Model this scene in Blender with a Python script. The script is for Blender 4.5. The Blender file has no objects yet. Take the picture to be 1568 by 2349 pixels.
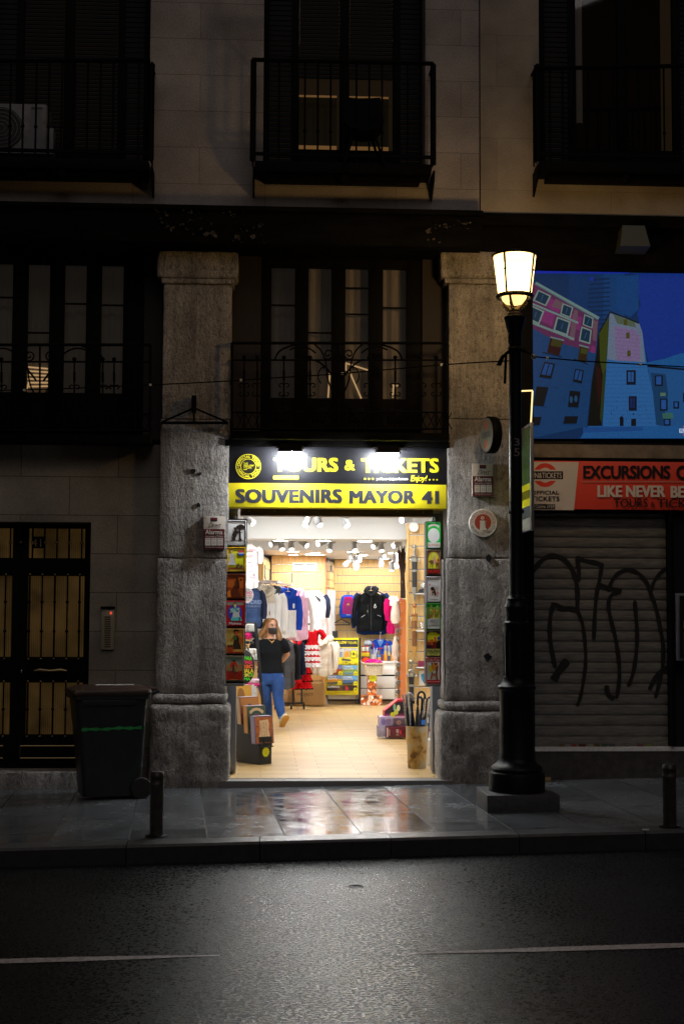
import bpy, bmesh, math, random
from mathutils import Vector, Matrix, noise as mnoise
random.seed(7)
C = bpy.context.scene.collection
sc = bpy.context.scene
PI = math.pi
# ------------------------------------------------------------------ camera
F_PX = 3263.0                       # 50 mm lens, in units of the 1568 px wide measuring grid
CAM = Vector((0.0, -14.4, 1.69))
YAW, PITCH, ROLL = math.radians(3.2), math.atan(225.5 / F_PX), 0.004
_f = Vector((math.sin(YAW) * math.cos(PITCH), math.cos(YAW) * math.cos(PITCH), math.sin(PITCH)))
_r0 = Vector((math.cos(YAW), -math.sin(YAW), 0)); _u0 = _r0.cross(_f)
_r = (_r0 + ROLL * _u0).normalized(); _u = _r.cross(_f)
cam_d = bpy.data.cameras.new('camera'); cam = bpy.data.objects.new('camera', cam_d); C.objects.link(cam)
cam_d.sensor_fit = 'VERTICAL'; cam_d.sensor_height = 36.0; cam_d.lens = 36.0 * F_PX / 2349.0
cam_d.clip_start = 0.05; cam_d.clip_end = 300.0
mm = Matrix((( _r.x, _u.x, -_f.x, CAM.x), (_r.y, _u.y, -_f.y, CAM.y), (_r.z, _u.z, -_f.z, CAM.z), (0, 0, 0, 1)))
cam.matrix_world = mm
sc.camera = cam
def ray(x, y): return _f + _r * ((x - 784.0) / F_PX) - _u * ((y - 1174.5) / F_PX)
def P(x, y, Y):                     # measured direction -> point on the vertical plane at depth Y
    d = ray(x, y); return CAM + d * ((Y - CAM.y) / d.y)
def PZ(x, y, z):                    # ... -> point on the level z
    d = ray(x, y); return CAM + d * ((z - CAM.z) / d.z)
GS = 0.013                          # the street falls a little towards the left
def gz(X): return -0.05 + GS * (X - 1.2)
def PG(x, y, off=0.0):              # ... -> point on the pavement
    d = ray(x, y)
    t = (-0.05 + off - GS * 1.2 + GS * CAM.x - CAM.z) / (d.z - GS * d.x)
    return CAM + d * t
def SC(Y): return F_PX / (Y - CAM.y) # grid units per metre at depth Y
# ------------------------------------------------------------------ world, exposure
w = bpy.data.worlds.new('World'); sc.world = w; w.use_nodes = True
nt = w.node_tree; bg = nt.nodes['Background']
sky = nt.nodes.new('ShaderNodeTexSky'); sky.sky_type = 'NISHITA'; sky.sun_disc = False
sky.sun_elevation = math.radians(3.0); sky.sun_rotation = math.radians(200)
mixn = nt.nodes.new('ShaderNodeMix'); mixn.data_type = 'RGBA'; mixn.inputs[0].default_value = 0.96
nt.links.new(sky.outputs[0], mixn.inputs[6]); mixn.inputs[7].default_value = (1.0, 0.58, 0.26, 1)   # town glow under cloud
nt.links.new(mixn.outputs[2], bg.inputs[0]); bg.inputs[1].default_value = 0.012
sc.view_settings.view_transform = 'Standard'; sc.view_settings.look = 'None'
sc.view_settings.exposure = 0.0; sc.view_settings.gamma = 1.0
sc.cycles.use_denoising = True
try:
    sc.cycles.max_bounces = 8; sc.cycles.diffuse_bounces = 4; sc.cycles.glossy_bounces = 4
    sc.cycles.transparent_max_bounces = 12; sc.cycles.caustics_reflective = False; sc.cycles.caustics_refractive = False
    sc.cycles.sample_clamp_indirect = 6.0
except Exception: pass
# the faint even glow of the town on the housefronts, from above and behind the viewer
sun_d = bpy.data.lights.new('sky_glow', 'SUN'); sun_d.energy = 0.25; sun_d.angle = math.radians(44); sun_d.color = (1.0, 0.92, 0.90)
sun = bpy.data.objects.new('sky_glow', sun_d); C.objects.link(sun); sun.location = (0, -8, 14)
sun.rotation_euler = (math.radians(46), 0, math.radians(4))
# ------------------------------------------------------------------ materials
def lin(h):
    h = h.lstrip('#'); o = []
    for i in (0, 2, 4):
        c = int(h[i:i + 2], 16) / 255.0
        o.append(c / 12.92 if c <= 0.04045 else ((c + 0.055) / 1.055) ** 2.4)
    return tuple(o)
_mats = {}
def mat(name, col, rough=0.6, metal=0.0, bump=None, var=None, spec=0.5, stretch=(1, 1, 1), emit=None, coat=0.0, sheen=0.0, alpha=1.0):
    if name in _mats: return _mats[name]
    if isinstance(col, str): col = lin(col)
    m = bpy.data.materials.new(name); m.use_nodes = True; n = m.node_tree; b = n.nodes['Principled BSDF']
    b.inputs['Base Color'].default_value = (*col, 1); b.inputs['Roughness'].default_value = rough
    b.inputs['Metallic'].default_value = metal; b.inputs['Specular IOR Level'].default_value = spec
    b.inputs['Coat Weight'].default_value = coat; b.inputs['Sheen Weight'].default_value = sheen
    b.inputs['Alpha'].default_value = alpha
    if bump or var:
        tc = n.nodes.new('ShaderNodeTexCoord'); mp = n.nodes.new('ShaderNodeMapping'); mp.inputs['Scale'].default_value = stretch
        n.links.new(tc.outputs['Object'], mp.inputs[0])
    if var:
        nz = n.nodes.new('ShaderNodeTexNoise'); nz.inputs['Scale'].default_value = var[0]; nz.inputs['Detail'].default_value = 6
        nz.inputs['Roughness'].default_value = 0.65; n.links.new(mp.outputs[0], nz.inputs['Vector'])
        rp = n.nodes.new('ShaderNodeMapRange'); rp.inputs[1].default_value = 0.3; rp.inputs[2].default_value = 0.7
        n.links.new(nz.outputs['Fac'], rp.inputs[0])
        mx = n.nodes.new('ShaderNodeMix'); mx.data_type = 'RGBA'; a = var[1]
        c2 = lin(var[2]) if len(var) > 2 else tuple(min(1, c * (1 + a)) for c in col)
        mx.inputs[6].default_value = (*[c * (1 - a) for c in col], 1); mx.inputs[7].default_value = (*c2, 1)
        n.links.new(rp.outputs[0], mx.inputs[0]); n.links.new(mx.outputs[2], b.inputs['Base Color'])
    if bump:
        nb = n.nodes.new('ShaderNodeTexNoise'); nb.inputs['Scale'].default_value = bump[0]; nb.inputs['Detail'].default_value = 8
        nb.inputs['Roughness'].default_value = 0.6; n.links.new(mp.outputs[0], nb.inputs['Vector'])
        bp = n.nodes.new('ShaderNodeBump'); bp.inputs['Strength'].default_value = bump[1]
        bp.inputs['Distance'].default_value = bump[2] if len(bump) > 2 else 0.02
        n.links.new(nb.outputs['Fac'], bp.inputs['Height']); n.links.new(bp.outputs[0], b.inputs['Normal'])
    if emit:
        b.inputs['Emission Color'].default_value = (*(lin(emit[0]) if isinstance(emit[0], str) else emit[0]), 1)
        b.inputs['Emission Strength'].default_value = emit[1]
    _mats[name] = m; return m
def hexm(h, rough=0.5, pre='ink'): return mat('%s_%s_%d' % (pre, h.lstrip('#'), int(rough * 100)), h, rough)
def screenm(h, k=1.0):
    nm = 'screen_%s_%d' % (h.lstrip('#'), int(k * 100))
    if nm in _mats: return _mats[nm]
    m = mat(nm, (0.01, 0.01, 0.012), 0.3, emit=(h, k)); n = m.node_tree; L = n.links.new      # unevenly bright light-emitting dots
    tc = n.nodes.new('ShaderNodeNewGeometry'); nz = n.nodes.new('ShaderNodeTexNoise'); nz.inputs['Scale'].default_value = 110; nz.inputs['Detail'].default_value = 3; nz.inputs['Roughness'].default_value = .8; L(tc.outputs['Position'], nz.inputs['Vector'])
    r = n.nodes.new('ShaderNodeMapRange'); r.inputs[1].default_value = .3; r.inputs[2].default_value = .7; r.inputs[3].default_value = k * .62; r.inputs[4].default_value = k * 1.3; L(nz.outputs['Fac'], r.inputs[0]); L(r.outputs[0], n.nodes['Principled BSDF'].inputs['Emission Strength'])
    return m
def blockwall(name, col, bw, bh, mort=0.006, bumpn=(60, 0.25, 0.01), rough=0.85, offx=0.0, offz=0.0, dark=0.55, var=0.3):
    """ashlar: brick texture on X/Z for the joints, noise for stains and grain"""
    if name in _mats: return _mats[name]
    m = bpy.data.materials.new(name); m.use_nodes = True; n = m.node_tree; b = n.nodes['Principled BSDF']
    L = n.links.new; tc = n.nodes.new('ShaderNodeNewGeometry'); sp = n.nodes.new('ShaderNodeSeparateXYZ'); L(tc.outputs['Position'], sp.inputs[0])
    cb = n.nodes.new('ShaderNodeCombineXYZ')
    ax = n.nodes.new('ShaderNodeMath'); ax.inputs[1].default_value = offx; L(sp.outputs[0], ax.inputs[0])
    az = n.nodes.new('ShaderNodeMath'); az.inputs[1].default_value = offz; L(sp.outputs[2], az.inputs[0])
    L(ax.outputs[0], cb.inputs[0]); L(az.outputs[0], cb.inputs[1])
    br = n.nodes.new('ShaderNodeTexBrick'); br.inputs['Scale'].default_value = 1; br.inputs['Brick Width'].default_value = bw
    br.inputs['Row Height'].default_value = bh; br.inputs['Mortar Size'].default_value = mort; br.inputs['Mortar Smooth'].default_value = 0.3
    c = col if not isinstance(col, str) else lin(col)
    br.inputs['Color1'].default_value = (*[x * 0.92 for x in c], 1); br.inputs['Color2'].default_value = (*[x * 1.08 for x in c], 1)
    br.inputs['Mortar'].default_value = (*[x * dark for x in c], 1); L(cb.outputs[0], br.inputs['Vector'])
    nz = n.nodes.new('ShaderNodeTexNoise'); nz.inputs['Scale'].default_value = 1.6; nz.inputs['Detail'].default_value = 8; L(tc.outputs['Position'], nz.inputs['Vector'])
    rp = n.nodes.new('ShaderNodeMapRange'); rp.inputs[1].default_value = 0.3; rp.inputs[2].default_value = 0.7
    rp.inputs[3].default_value = 1 - var; rp.inputs[4].default_value = 1 + var; L(nz.outputs['Fac'], rp.inputs[0])
    gr = n.nodes.new('ShaderNodeTexNoise'); gr.inputs['Scale'].default_value = bumpn[0]; gr.inputs['Detail'].default_value = 6; L(tc.outputs['Position'], gr.inputs['Vector'])
    r2 = n.nodes.new('ShaderNodeMapRange'); r2.inputs[1].default_value = 0.25; r2.inputs[2].default_value = 0.75
    r2.inputs[3].default_value = 0.75; r2.inputs[4].default_value = 1.25; L(gr.outputs['Fac'], r2.inputs[0])
    mu = n.nodes.new('ShaderNodeMath'); mu.operation = 'MULTIPLY'; L(rp.outputs[0], mu.inputs[0]); L(r2.outputs[0], mu.inputs[1])
    vm = n.nodes.new('ShaderNodeVectorMath'); vm.operation = 'SCALE'; L(br.outputs['Color'], vm.inputs[0]); L(mu.outputs[0], vm.inputs['Scale'])
    L(vm.outputs[0], b.inputs['Base Color']); b.inputs['Roughness'].default_value = rough; b.inputs['Specular IOR Level'].default_value = 0.2
    hm = n.nodes.new('ShaderNodeMath'); hm.operation = 'MULTIPLY_ADD'; hm.inputs[1].default_value = -1.0; L(br.outputs['Fac'], hm.inputs[0]); L(gr.outputs['Fac'], hm.inputs[2])
    bp = n.nodes.new('ShaderNodeBump'); bp.inputs['Strength'].default_value = bumpn[1]; bp.inputs['Distance'].default_value = bumpn[2]
    L(hm.outputs[0], bp.inputs['Height']); L(bp.outputs[0], b.inputs['Normal'])
    _mats[name] = m; return m
def glassm(name, tint=(1, 1, 1), gloss=0.12, rough=0.02):
    if name in _mats: return _mats[name]
    m = bpy.data.materials.new(name); m.use_nodes = True; n = m.node_tree; n.nodes.remove(n.nodes['Principled BSDF'])
    out = n.nodes['Material Output']; tr = n.nodes.new('ShaderNodeBsdfTransparent'); tr.inputs[0].default_value = (*tint, 1)
    gl = n.nodes.new('ShaderNodeBsdfGlossy'); gl.inputs['Roughness'].default_value = rough
    fr = n.nodes.new('ShaderNodeFresnel'); fr.inputs[0].default_value = 1.5
    mu = n.nodes.new('ShaderNodeMath'); mu.operation = 'MULTIPLY_ADD'; mu.inputs[1].default_value = 1.0; mu.inputs[2].default_value = gloss - 0.04; mu.use_clamp = True
    n.links.new(fr.outputs[0], mu.inputs[0])
    mx = n.nodes.new('ShaderNodeMixShader'); n.links.new(mu.outputs[0], mx.inputs[0]); n.links.new(tr.outputs[0], mx.inputs[1]); n.links.new(gl.outputs[0], mx.inputs[2])
    n.links.new(mx.outputs[0], out.inputs[0]); _mats[name] = m; return m
# ------------------------------------------------------------------ things, parts, mesh building
_wl = {}
def thing(name, label, cat, loc, group=None):
    o = bpy.data.objects.new(name, None); C.objects.link(o); o.location = loc; o.empty_display_size = 0.1
    o['label'] = label; o['category'] = cat
    if group: o['group'] = group
    _wl[o.name] = Vector(loc); return o
def tag(o, label=None, cat=None, group=None, kind=None):
    if label: o['label'] = label
    if cat: o['category'] = cat
    if group: o['group'] = group
    if kind: o['kind'] = kind
    return o
def kids(o): return [c for c in C.objects if c.parent == o]
def dup(o, loc, label, rotz=None):      # a copy of a thing with copies of its parts and sub-parts
    def cp(a, par):
        c = a.copy(); C.objects.link(c)
        if par: c.parent = par
        for k in kids(a): cp(k, c)
        return c
    r = cp(o, None); r.location = loc; r['label'] = label; _wl[r.name] = Vector(loc)
    if rotz is not None: r.rotation_euler = (0, 0, rotz)
    return r
_txt = {}
def text_mesh(s, bold=0.0, spacing=1.0):
    k = (s, bold, spacing)
    if k in _txt: return _txt[k]
    cu = bpy.data.curves.new('t', 'FONT'); cu.body = s; cu.size = 1.0; cu.offset = bold; cu.resolution_u = 3; cu.space_character = spacing
    cu.fill_mode = 'FRONT'
    o = bpy.data.objects.new('t', cu); C.objects.link(o); dg = bpy.context.evaluated_depsgraph_get(); dg.update()
    me = o.evaluated_get(dg).to_mesh()
    vs = [(v.co.x, v.co.y) for v in me.vertices]; fs = [tuple(p.vertices) for p in me.polygons]
    o.evaluated_get(dg).to_mesh_clear(); bpy.data.objects.remove(o); bpy.data.curves.remove(cu)
    if not vs: vs = [(0, 0), (1, 0), (1, 1)]; fs = [(0, 1, 2)]
    x0 = min(v[0] for v in vs); x1 = max(v[0] for v in vs); y0 = min(v[1] for v in vs); y1 = max(v[1] for v in vs)
    vs = [((x - x0) / max(1e-6, x1 - x0), (y - y0) / max(1e-6, y1 - y0)) for x, y in vs]
    _txt[k] = (vs, fs, (x1 - x0) / max(1e-6, y1 - y0)); return _txt[k]
class MB:
    def __init__(s, M=None): s.v = []; s.f = []; s.fm = []; s.mats = []; s.M = M or Matrix(); s.smooth = []; s.cur = 0
    def mi(s, m):
        if m not in s.mats: s.mats.append(m)
        s.cur = s.mats.index(m); return s
    def add(s, vs, fs, m=None, smooth=False):
        if m is not None: s.mi(m)
        b = len(s.v); s.v += [s.M @ Vector(v) for v in vs]
        for f in fs: s.f.append(tuple(b + i for i in f)); s.fm.append(s.cur); s.smooth.append(smooth)
        return s
    def box(s, a, b, m=None, bev=0.0, seg=2):
        x0, x1 = sorted((a[0], b[0])); y0, y1 = sorted((a[1], b[1])); z0, z1 = sorted((a[2], b[2]))
        if bev <= 0:
            return s.add([(x0, y0, z0), (x1, y0, z0), (x1, y1, z0), (x0, y1, z0), (x0, y0, z1), (x1, y0, z1), (x1, y1, z1), (x0, y1, z1)],
                  [(0, 3, 2, 1), (4, 5, 6, 7), (0, 1, 5, 4), (1, 2, 6, 5), (2, 3, 7, 6), (3, 0, 4, 7)], m)
        bm = bmesh.new(); bmesh.ops.create_cube(bm, size=1.0)
        for v in bm.verts: v.co = Vector(((x0 + x1) / 2 + v.co.x * (x1 - x0), (y0 + y1) / 2 + v.co.y * (y1 - y0), (z0 + z1) / 2 + v.co.z * (z1 - z0)))
        bmesh.ops.bevel(bm, geom=bm.edges[:], offset=min(bev, 0.49 * min(x1 - x0, y1 - y0, z1 - z0)), segments=seg, affect='EDGES', profile=0.6)
        bm.verts.index_update(); vs = [v.co.copy() for v in bm.verts]; fs = [[v.index for v in f.verts] for f in bm.faces]; bm.free()
        return s.add(vs, fs, m, seg > 1)
    def tube(s, pts, r, m=None, n=8, caps=True, ry=None):
        pts = [Vector(p) for p in pts]; k = len(pts); rs = r if isinstance(r, (list, tuple)) else [r] * k
        rings = []; up = None
        for i, p in enumerate(pts):
            t = (pts[min(i + 1, k - 1)] - pts[max(i - 1, 0)])
            if t.length < 1e-9: t = Vector((0, 0, 1))
            t.normalize()
            if up is None: up = Vector((0, 0, 1)) if abs(t.z) < 0.9 else Vector((0, 1, 0))
            a = t.cross(up)
            if a.length < 1e-6: a = t.orthogonal()
            a.normalize(); bb = a.cross(t).normalized(); up = bb
            rr = rs[i]; q = (ry[i] if isinstance(ry, (list, tuple)) else ry) if ry else rr
            rings.append([p + a * (rr * math.cos(2 * PI * j / n)) + bb * (q * math.sin(2 * PI * j / n)) for j in range(n)])
        vs = [v for rg in rings for v in rg]; fs = []
        for i in range(k - 1):
            for j in range(n): fs.append((i * n + j, i * n + (j + 1) % n, (i + 1) * n + (j + 1) % n, (i + 1) * n + j))
        if caps: fs.append(tuple(range(n - 1, -1, -1))); fs.append(tuple((k - 1) * n + j for j in range(n)))
        return s.add(vs, fs, m, True)
    def lathe(s, prof, c=(0, 0, 0), n=24, m=None, a0=0.0, caps=True, flute=None):
        c = Vector(c); vs = []; fs = []
        for r, z in prof:
            for j in range(n):
                a = a0 + 2 * PI * j / n; q = r * (1 + (flute if (flute and j % 2) else 0))
                vs.append(c + Vector((q * math.cos(a), q * math.sin(a), z)))
        for i in range(len(prof) - 1):
            for j in range(n): fs.append((i * n + j, i * n + (j + 1) % n, (i + 1) * n + (j + 1) % n, (i + 1) * n + j))
        if caps: fs.append(tuple(range(n - 1, -1, -1))); fs.append(tuple((len(prof) - 1) * n + j for j in range(n)))
        return s.add(vs, fs, m, True)
    def loft(s, rings, m=None, caps=True, smooth=True):
        n = len(rings[0]); vs = [v for r in rings for v in r]; fs = []
        for i in range(len(rings) - 1):
            for j in range(n): fs.append((i * n + j, i * n + (j + 1) % n, (i + 1) * n + (j + 1) % n, (i + 1) * n + j))
        if caps: fs.append(tuple(range(n - 1, -1, -1))); fs.append(tuple((len(rings) - 1) * n + j for j in range(n)))
        return s.add(vs, fs, m, smooth)
    def prism(s, pts, d, m=None):           # polygon of 3-D points extruded by vector d
        n = len(pts); pts = [Vector(p) for p in pts]; d = Vector(d)
        fs = [tuple(range(n)), tuple(range(2 * n - 1, n - 1, -1))] + [(i, n + i, n + (i + 1) % n, (i + 1) % n) for i in range(n)]
        return s.add(pts + [p + d for p in pts], fs, m)
    def sphere(s, c, r, m=None, n=12, k=8, rx=1, ry=1, rz=1):
        c = Vector(c); prof = []; vs = []; fs = []
        for i in range(1, k):
            a = PI * i / k
            for j in range(n): vs.append(c + Vector((r * rx * math.sin(a) * math.cos(2 * PI * j / n), r * ry * math.sin(a) * math.sin(2 * PI * j / n), r * rz * math.cos(a))))
        for i in range(k - 2):
            for j in range(n): fs.append((i * n + j, (i + 1) * n + j, (i + 1) * n + (j + 1) % n, i * n + (j + 1) % n))
        t = len(vs); vs += [c + Vector((0, 0, r * rz)), c - Vector((0, 0, r * rz))]
        for j in range(n): fs.append((t, j, (j + 1) % n)); fs.append((t + 1, (k - 2) * n + (j + 1) % n, (k - 2) * n + j))
        return s.add(vs, fs, m, True)
    def build(s, name, parent=None, label=None, cat=None, group=None, kind=None, norm=True):
        if not s.v: return None
        lo = [min(v[i] for v in s.v) for i in range(3)]; hi = [max(v[i] for v in s.v) for i in range(3)]
        base = Vector(((lo[0] + hi[0]) / 2, (lo[1] + hi[1]) / 2, lo[2]))
        me = bpy.data.meshes.new(name); me.from_pydata([v - base for v in s.v], [], s.f)
        for m in s.mats: me.materials.append(m)
        for p, k, sm in zip(me.polygons, s.fm, s.smooth): p.material_index = k; p.use_smooth = sm
        if norm:
            bm = bmesh.new(); bm.from_mesh(me); bmesh.ops.recalc_face_normals(bm, faces=bm.faces); bm.to_mesh(me); bm.free()
        if any(s.smooth):
            try: me.set_sharp_from_angle(angle=math.radians(38))
            except Exception: pass
        me.update(); o = bpy.data.objects.new(name, me); C.objects.link(o); _wl[o.name] = base
        if parent: o.parent = parent; o.location = base - _wl[parent.name]
        else: o.location = base
        return tag(o, label, cat, group, kind)
class Canvas:
    """flat drawing: fn(u, v) gives the point on the object's own surface, nrm points outwards; every mark lies 0.5 mm above the last"""
    def __init__(s, fn, nrm, mb=None, mk=None, step=0.0005): s.fn = fn; s.n = Vector(nrm); s.mb = mb or MB(); s.k = 1; s.mk = mk or (lambda h: hexm(h)); s.step = step
    def poly(s, h, pts, same=False):
        if not same: s.k += 1
        s.mb.add([s.fn(u, v) + s.n * (s.k * s.step) for u, v in pts], [tuple(range(len(pts)))], s.mk(h)); return s
    def rect(s, h, x0, y0, x1, y1, same=False): return s.poly(h, [(x0, y0), (x1, y0), (x1, y1), (x0, y1)], same)
    def ell(s, h, cx, cy, rx, ry=None, n=20, same=False, a0=0, a1=2 * PI):
        ry = ry or rx; return s.poly(h, [(cx + rx * math.cos(a0 + (a1 - a0) * i / n), cy + ry * math.sin(a0 + (a1 - a0) * i / n)) for i in range(n + (a1 - a0 < 6.28))], same)
    def ring(s, h, cx, cy, r0, r1, n=32, ratio=1.0):
        s.k += 1; vs = []; fs = []
        for i in range(n):
            a = 2 * PI * i / n
            for r in (r0, r1): vs.append(s.fn(cx + r * math.cos(a), cy + r * ratio * math.sin(a)) + s.n * (s.k * s.step))
        for i in range(n): j = (i + 1) % n; fs.append((2 * i, 2 * i + 1, 2 * j + 1, 2 * j))
        s.mb.add(vs, fs, s.mk(h)); return s
    def line(s, h, pts, w, same=False):
        if not same: s.k += 1
        for (x0, y0), (x1, y1) in zip(pts[:-1], pts[1:]):
            dx, dy = x1 - x0, y1 - y0; l = math.hypot(dx, dy) or 1; nx, ny = -dy / l * w / 2, dx / l * w / 2
            s.poly(h, [(x0 + nx, y0 + ny), (x1 + nx, y1 + ny), (x1 - nx, y1 - ny), (x0 - nx, y0 - ny)], True)
        return s
    def text(s, h, t, x0, y0, x1, y1, bold=0.02, spacing=1.0, shear=0.0):
        # weight is added by overprinting the word a little to each side
        vs, fs, asp = text_mesh(t, 0.0, spacing); ex = max(0, bold - .012) * 1.1 / max(.5, asp); wd = x1 - x0
        ey = ex * .5 * wd * (1 if y1 > y0 else -1)
        for sh, sv in (((0, 0),) if ex <= 0 else ((-ex, -ey), (ex, -ey), (0, 0), (-ex, ey), (ex, ey))):
            s.k += 1
            s.mb.add([s.fn(x0 + ex * wd + wd * (1 - 2 * ex) * (a + shear * b) + sh * wd, y1 + (y0 - y1) * b + sv) + s.n * (s.k * s.step) for a, b in vs], fs, s.mk(h))
        return s
    def arc_text(s, h, t, cx, cy, r, hgt, a0, a1, bold=0.02, flip=False):
        s.k += 1; vs, fs, _ = text_mesh(t, bold, 1.05); pts = []
        for a, b in vs:
            if not flip: an = a0 + (a1 - a0) * a; rr = r + hgt * b
            else: an = a0 + (a1 - a0) * a; rr = r + hgt * (1 - b)
            pts.append(s.fn(cx + rr * math.cos(an), cy + rr * math.sin(an)) + s.n * (s.k * s.step))
        s.mb.add(pts, fs, s.mk(h)); return s
def faceY(Y): return lambda x, y: P(x, y, Y)
def XR(x0, x1, y, Y): return P(x0, y, Y).x, P(x1, y, Y).x
def ZR(y0, y1, x, Y): return P(x, y1, Y).z, P(x, y0, Y).z
def RB(x0, y0, x1, y1, Y):           # measured rectangle -> X0, Z0, X1, Z1 on the plane Y
    ym, xm = (y0 + y1) / 2, (x0 + x1) / 2
    return P(x0, ym, Y).x, P(xm, y1, Y).z, P(x1, ym, Y).x, P(xm, y0, Y).z
def slab(mb, x0, y0, x1, y1, Y0, Y1, m=None, bev=0.0, seg=2):
    a = RB(x0, y0, x1, y1, Y0); return mb.box((a[0], Y0, a[1]), (a[2], Y1, a[3]), m, bev, seg)
def roughen(mb, amp, sc_, start=0, vert=1.0):
    for i in range(start, len(mb.v)):
        v = mb.v[i]; d = mnoise.noise_vector(Vector((v.x * sc_, v.y * sc_, v.z * sc_ * vert))) + 0.5 * mnoise.noise_vector(v * sc_ * 2.7)
        mb.v[i] = v + d * amp
def stone_block(mb, x0, z0, x1, z1, y0, y1, m, bev=0.03, cell=0.05, amp=0.008):
    bm = bmesh.new(); bmesh.ops.create_cube(bm, size=1.0)
    for v in bm.verts: v.co = Vector(((x0 + x1) / 2 + v.co.x * (x1 - x0), (y0 + y1) / 2 + v.co.y * (y1 - y0), (z0 + z1) / 2 + v.co.z * (z1 - z0)))
    bmesh.ops.bevel(bm, geom=bm.edges[:], offset=bev, segments=3, affect='EDGES', profile=0.5)
    for _ in range(7):
        es = [e for e in bm.edges if e.calc_length() > cell * 1.6]
        if not es: break
        bmesh.ops.subdivide_edges(bm, edges=es, cuts=1, use_grid_fill=True)
    bmesh.ops.triangulate(bm, faces=[f for f in bm.faces if len(f.verts) > 4])
    bm.verts.index_update(); st = len(mb.v)
    mb.add([v.co.copy() for v in bm.verts], [[v.index for v in f.verts] for f in bm.faces], m, True); bm.free()
    roughen(mb, amp, 7.0, st)
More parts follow.
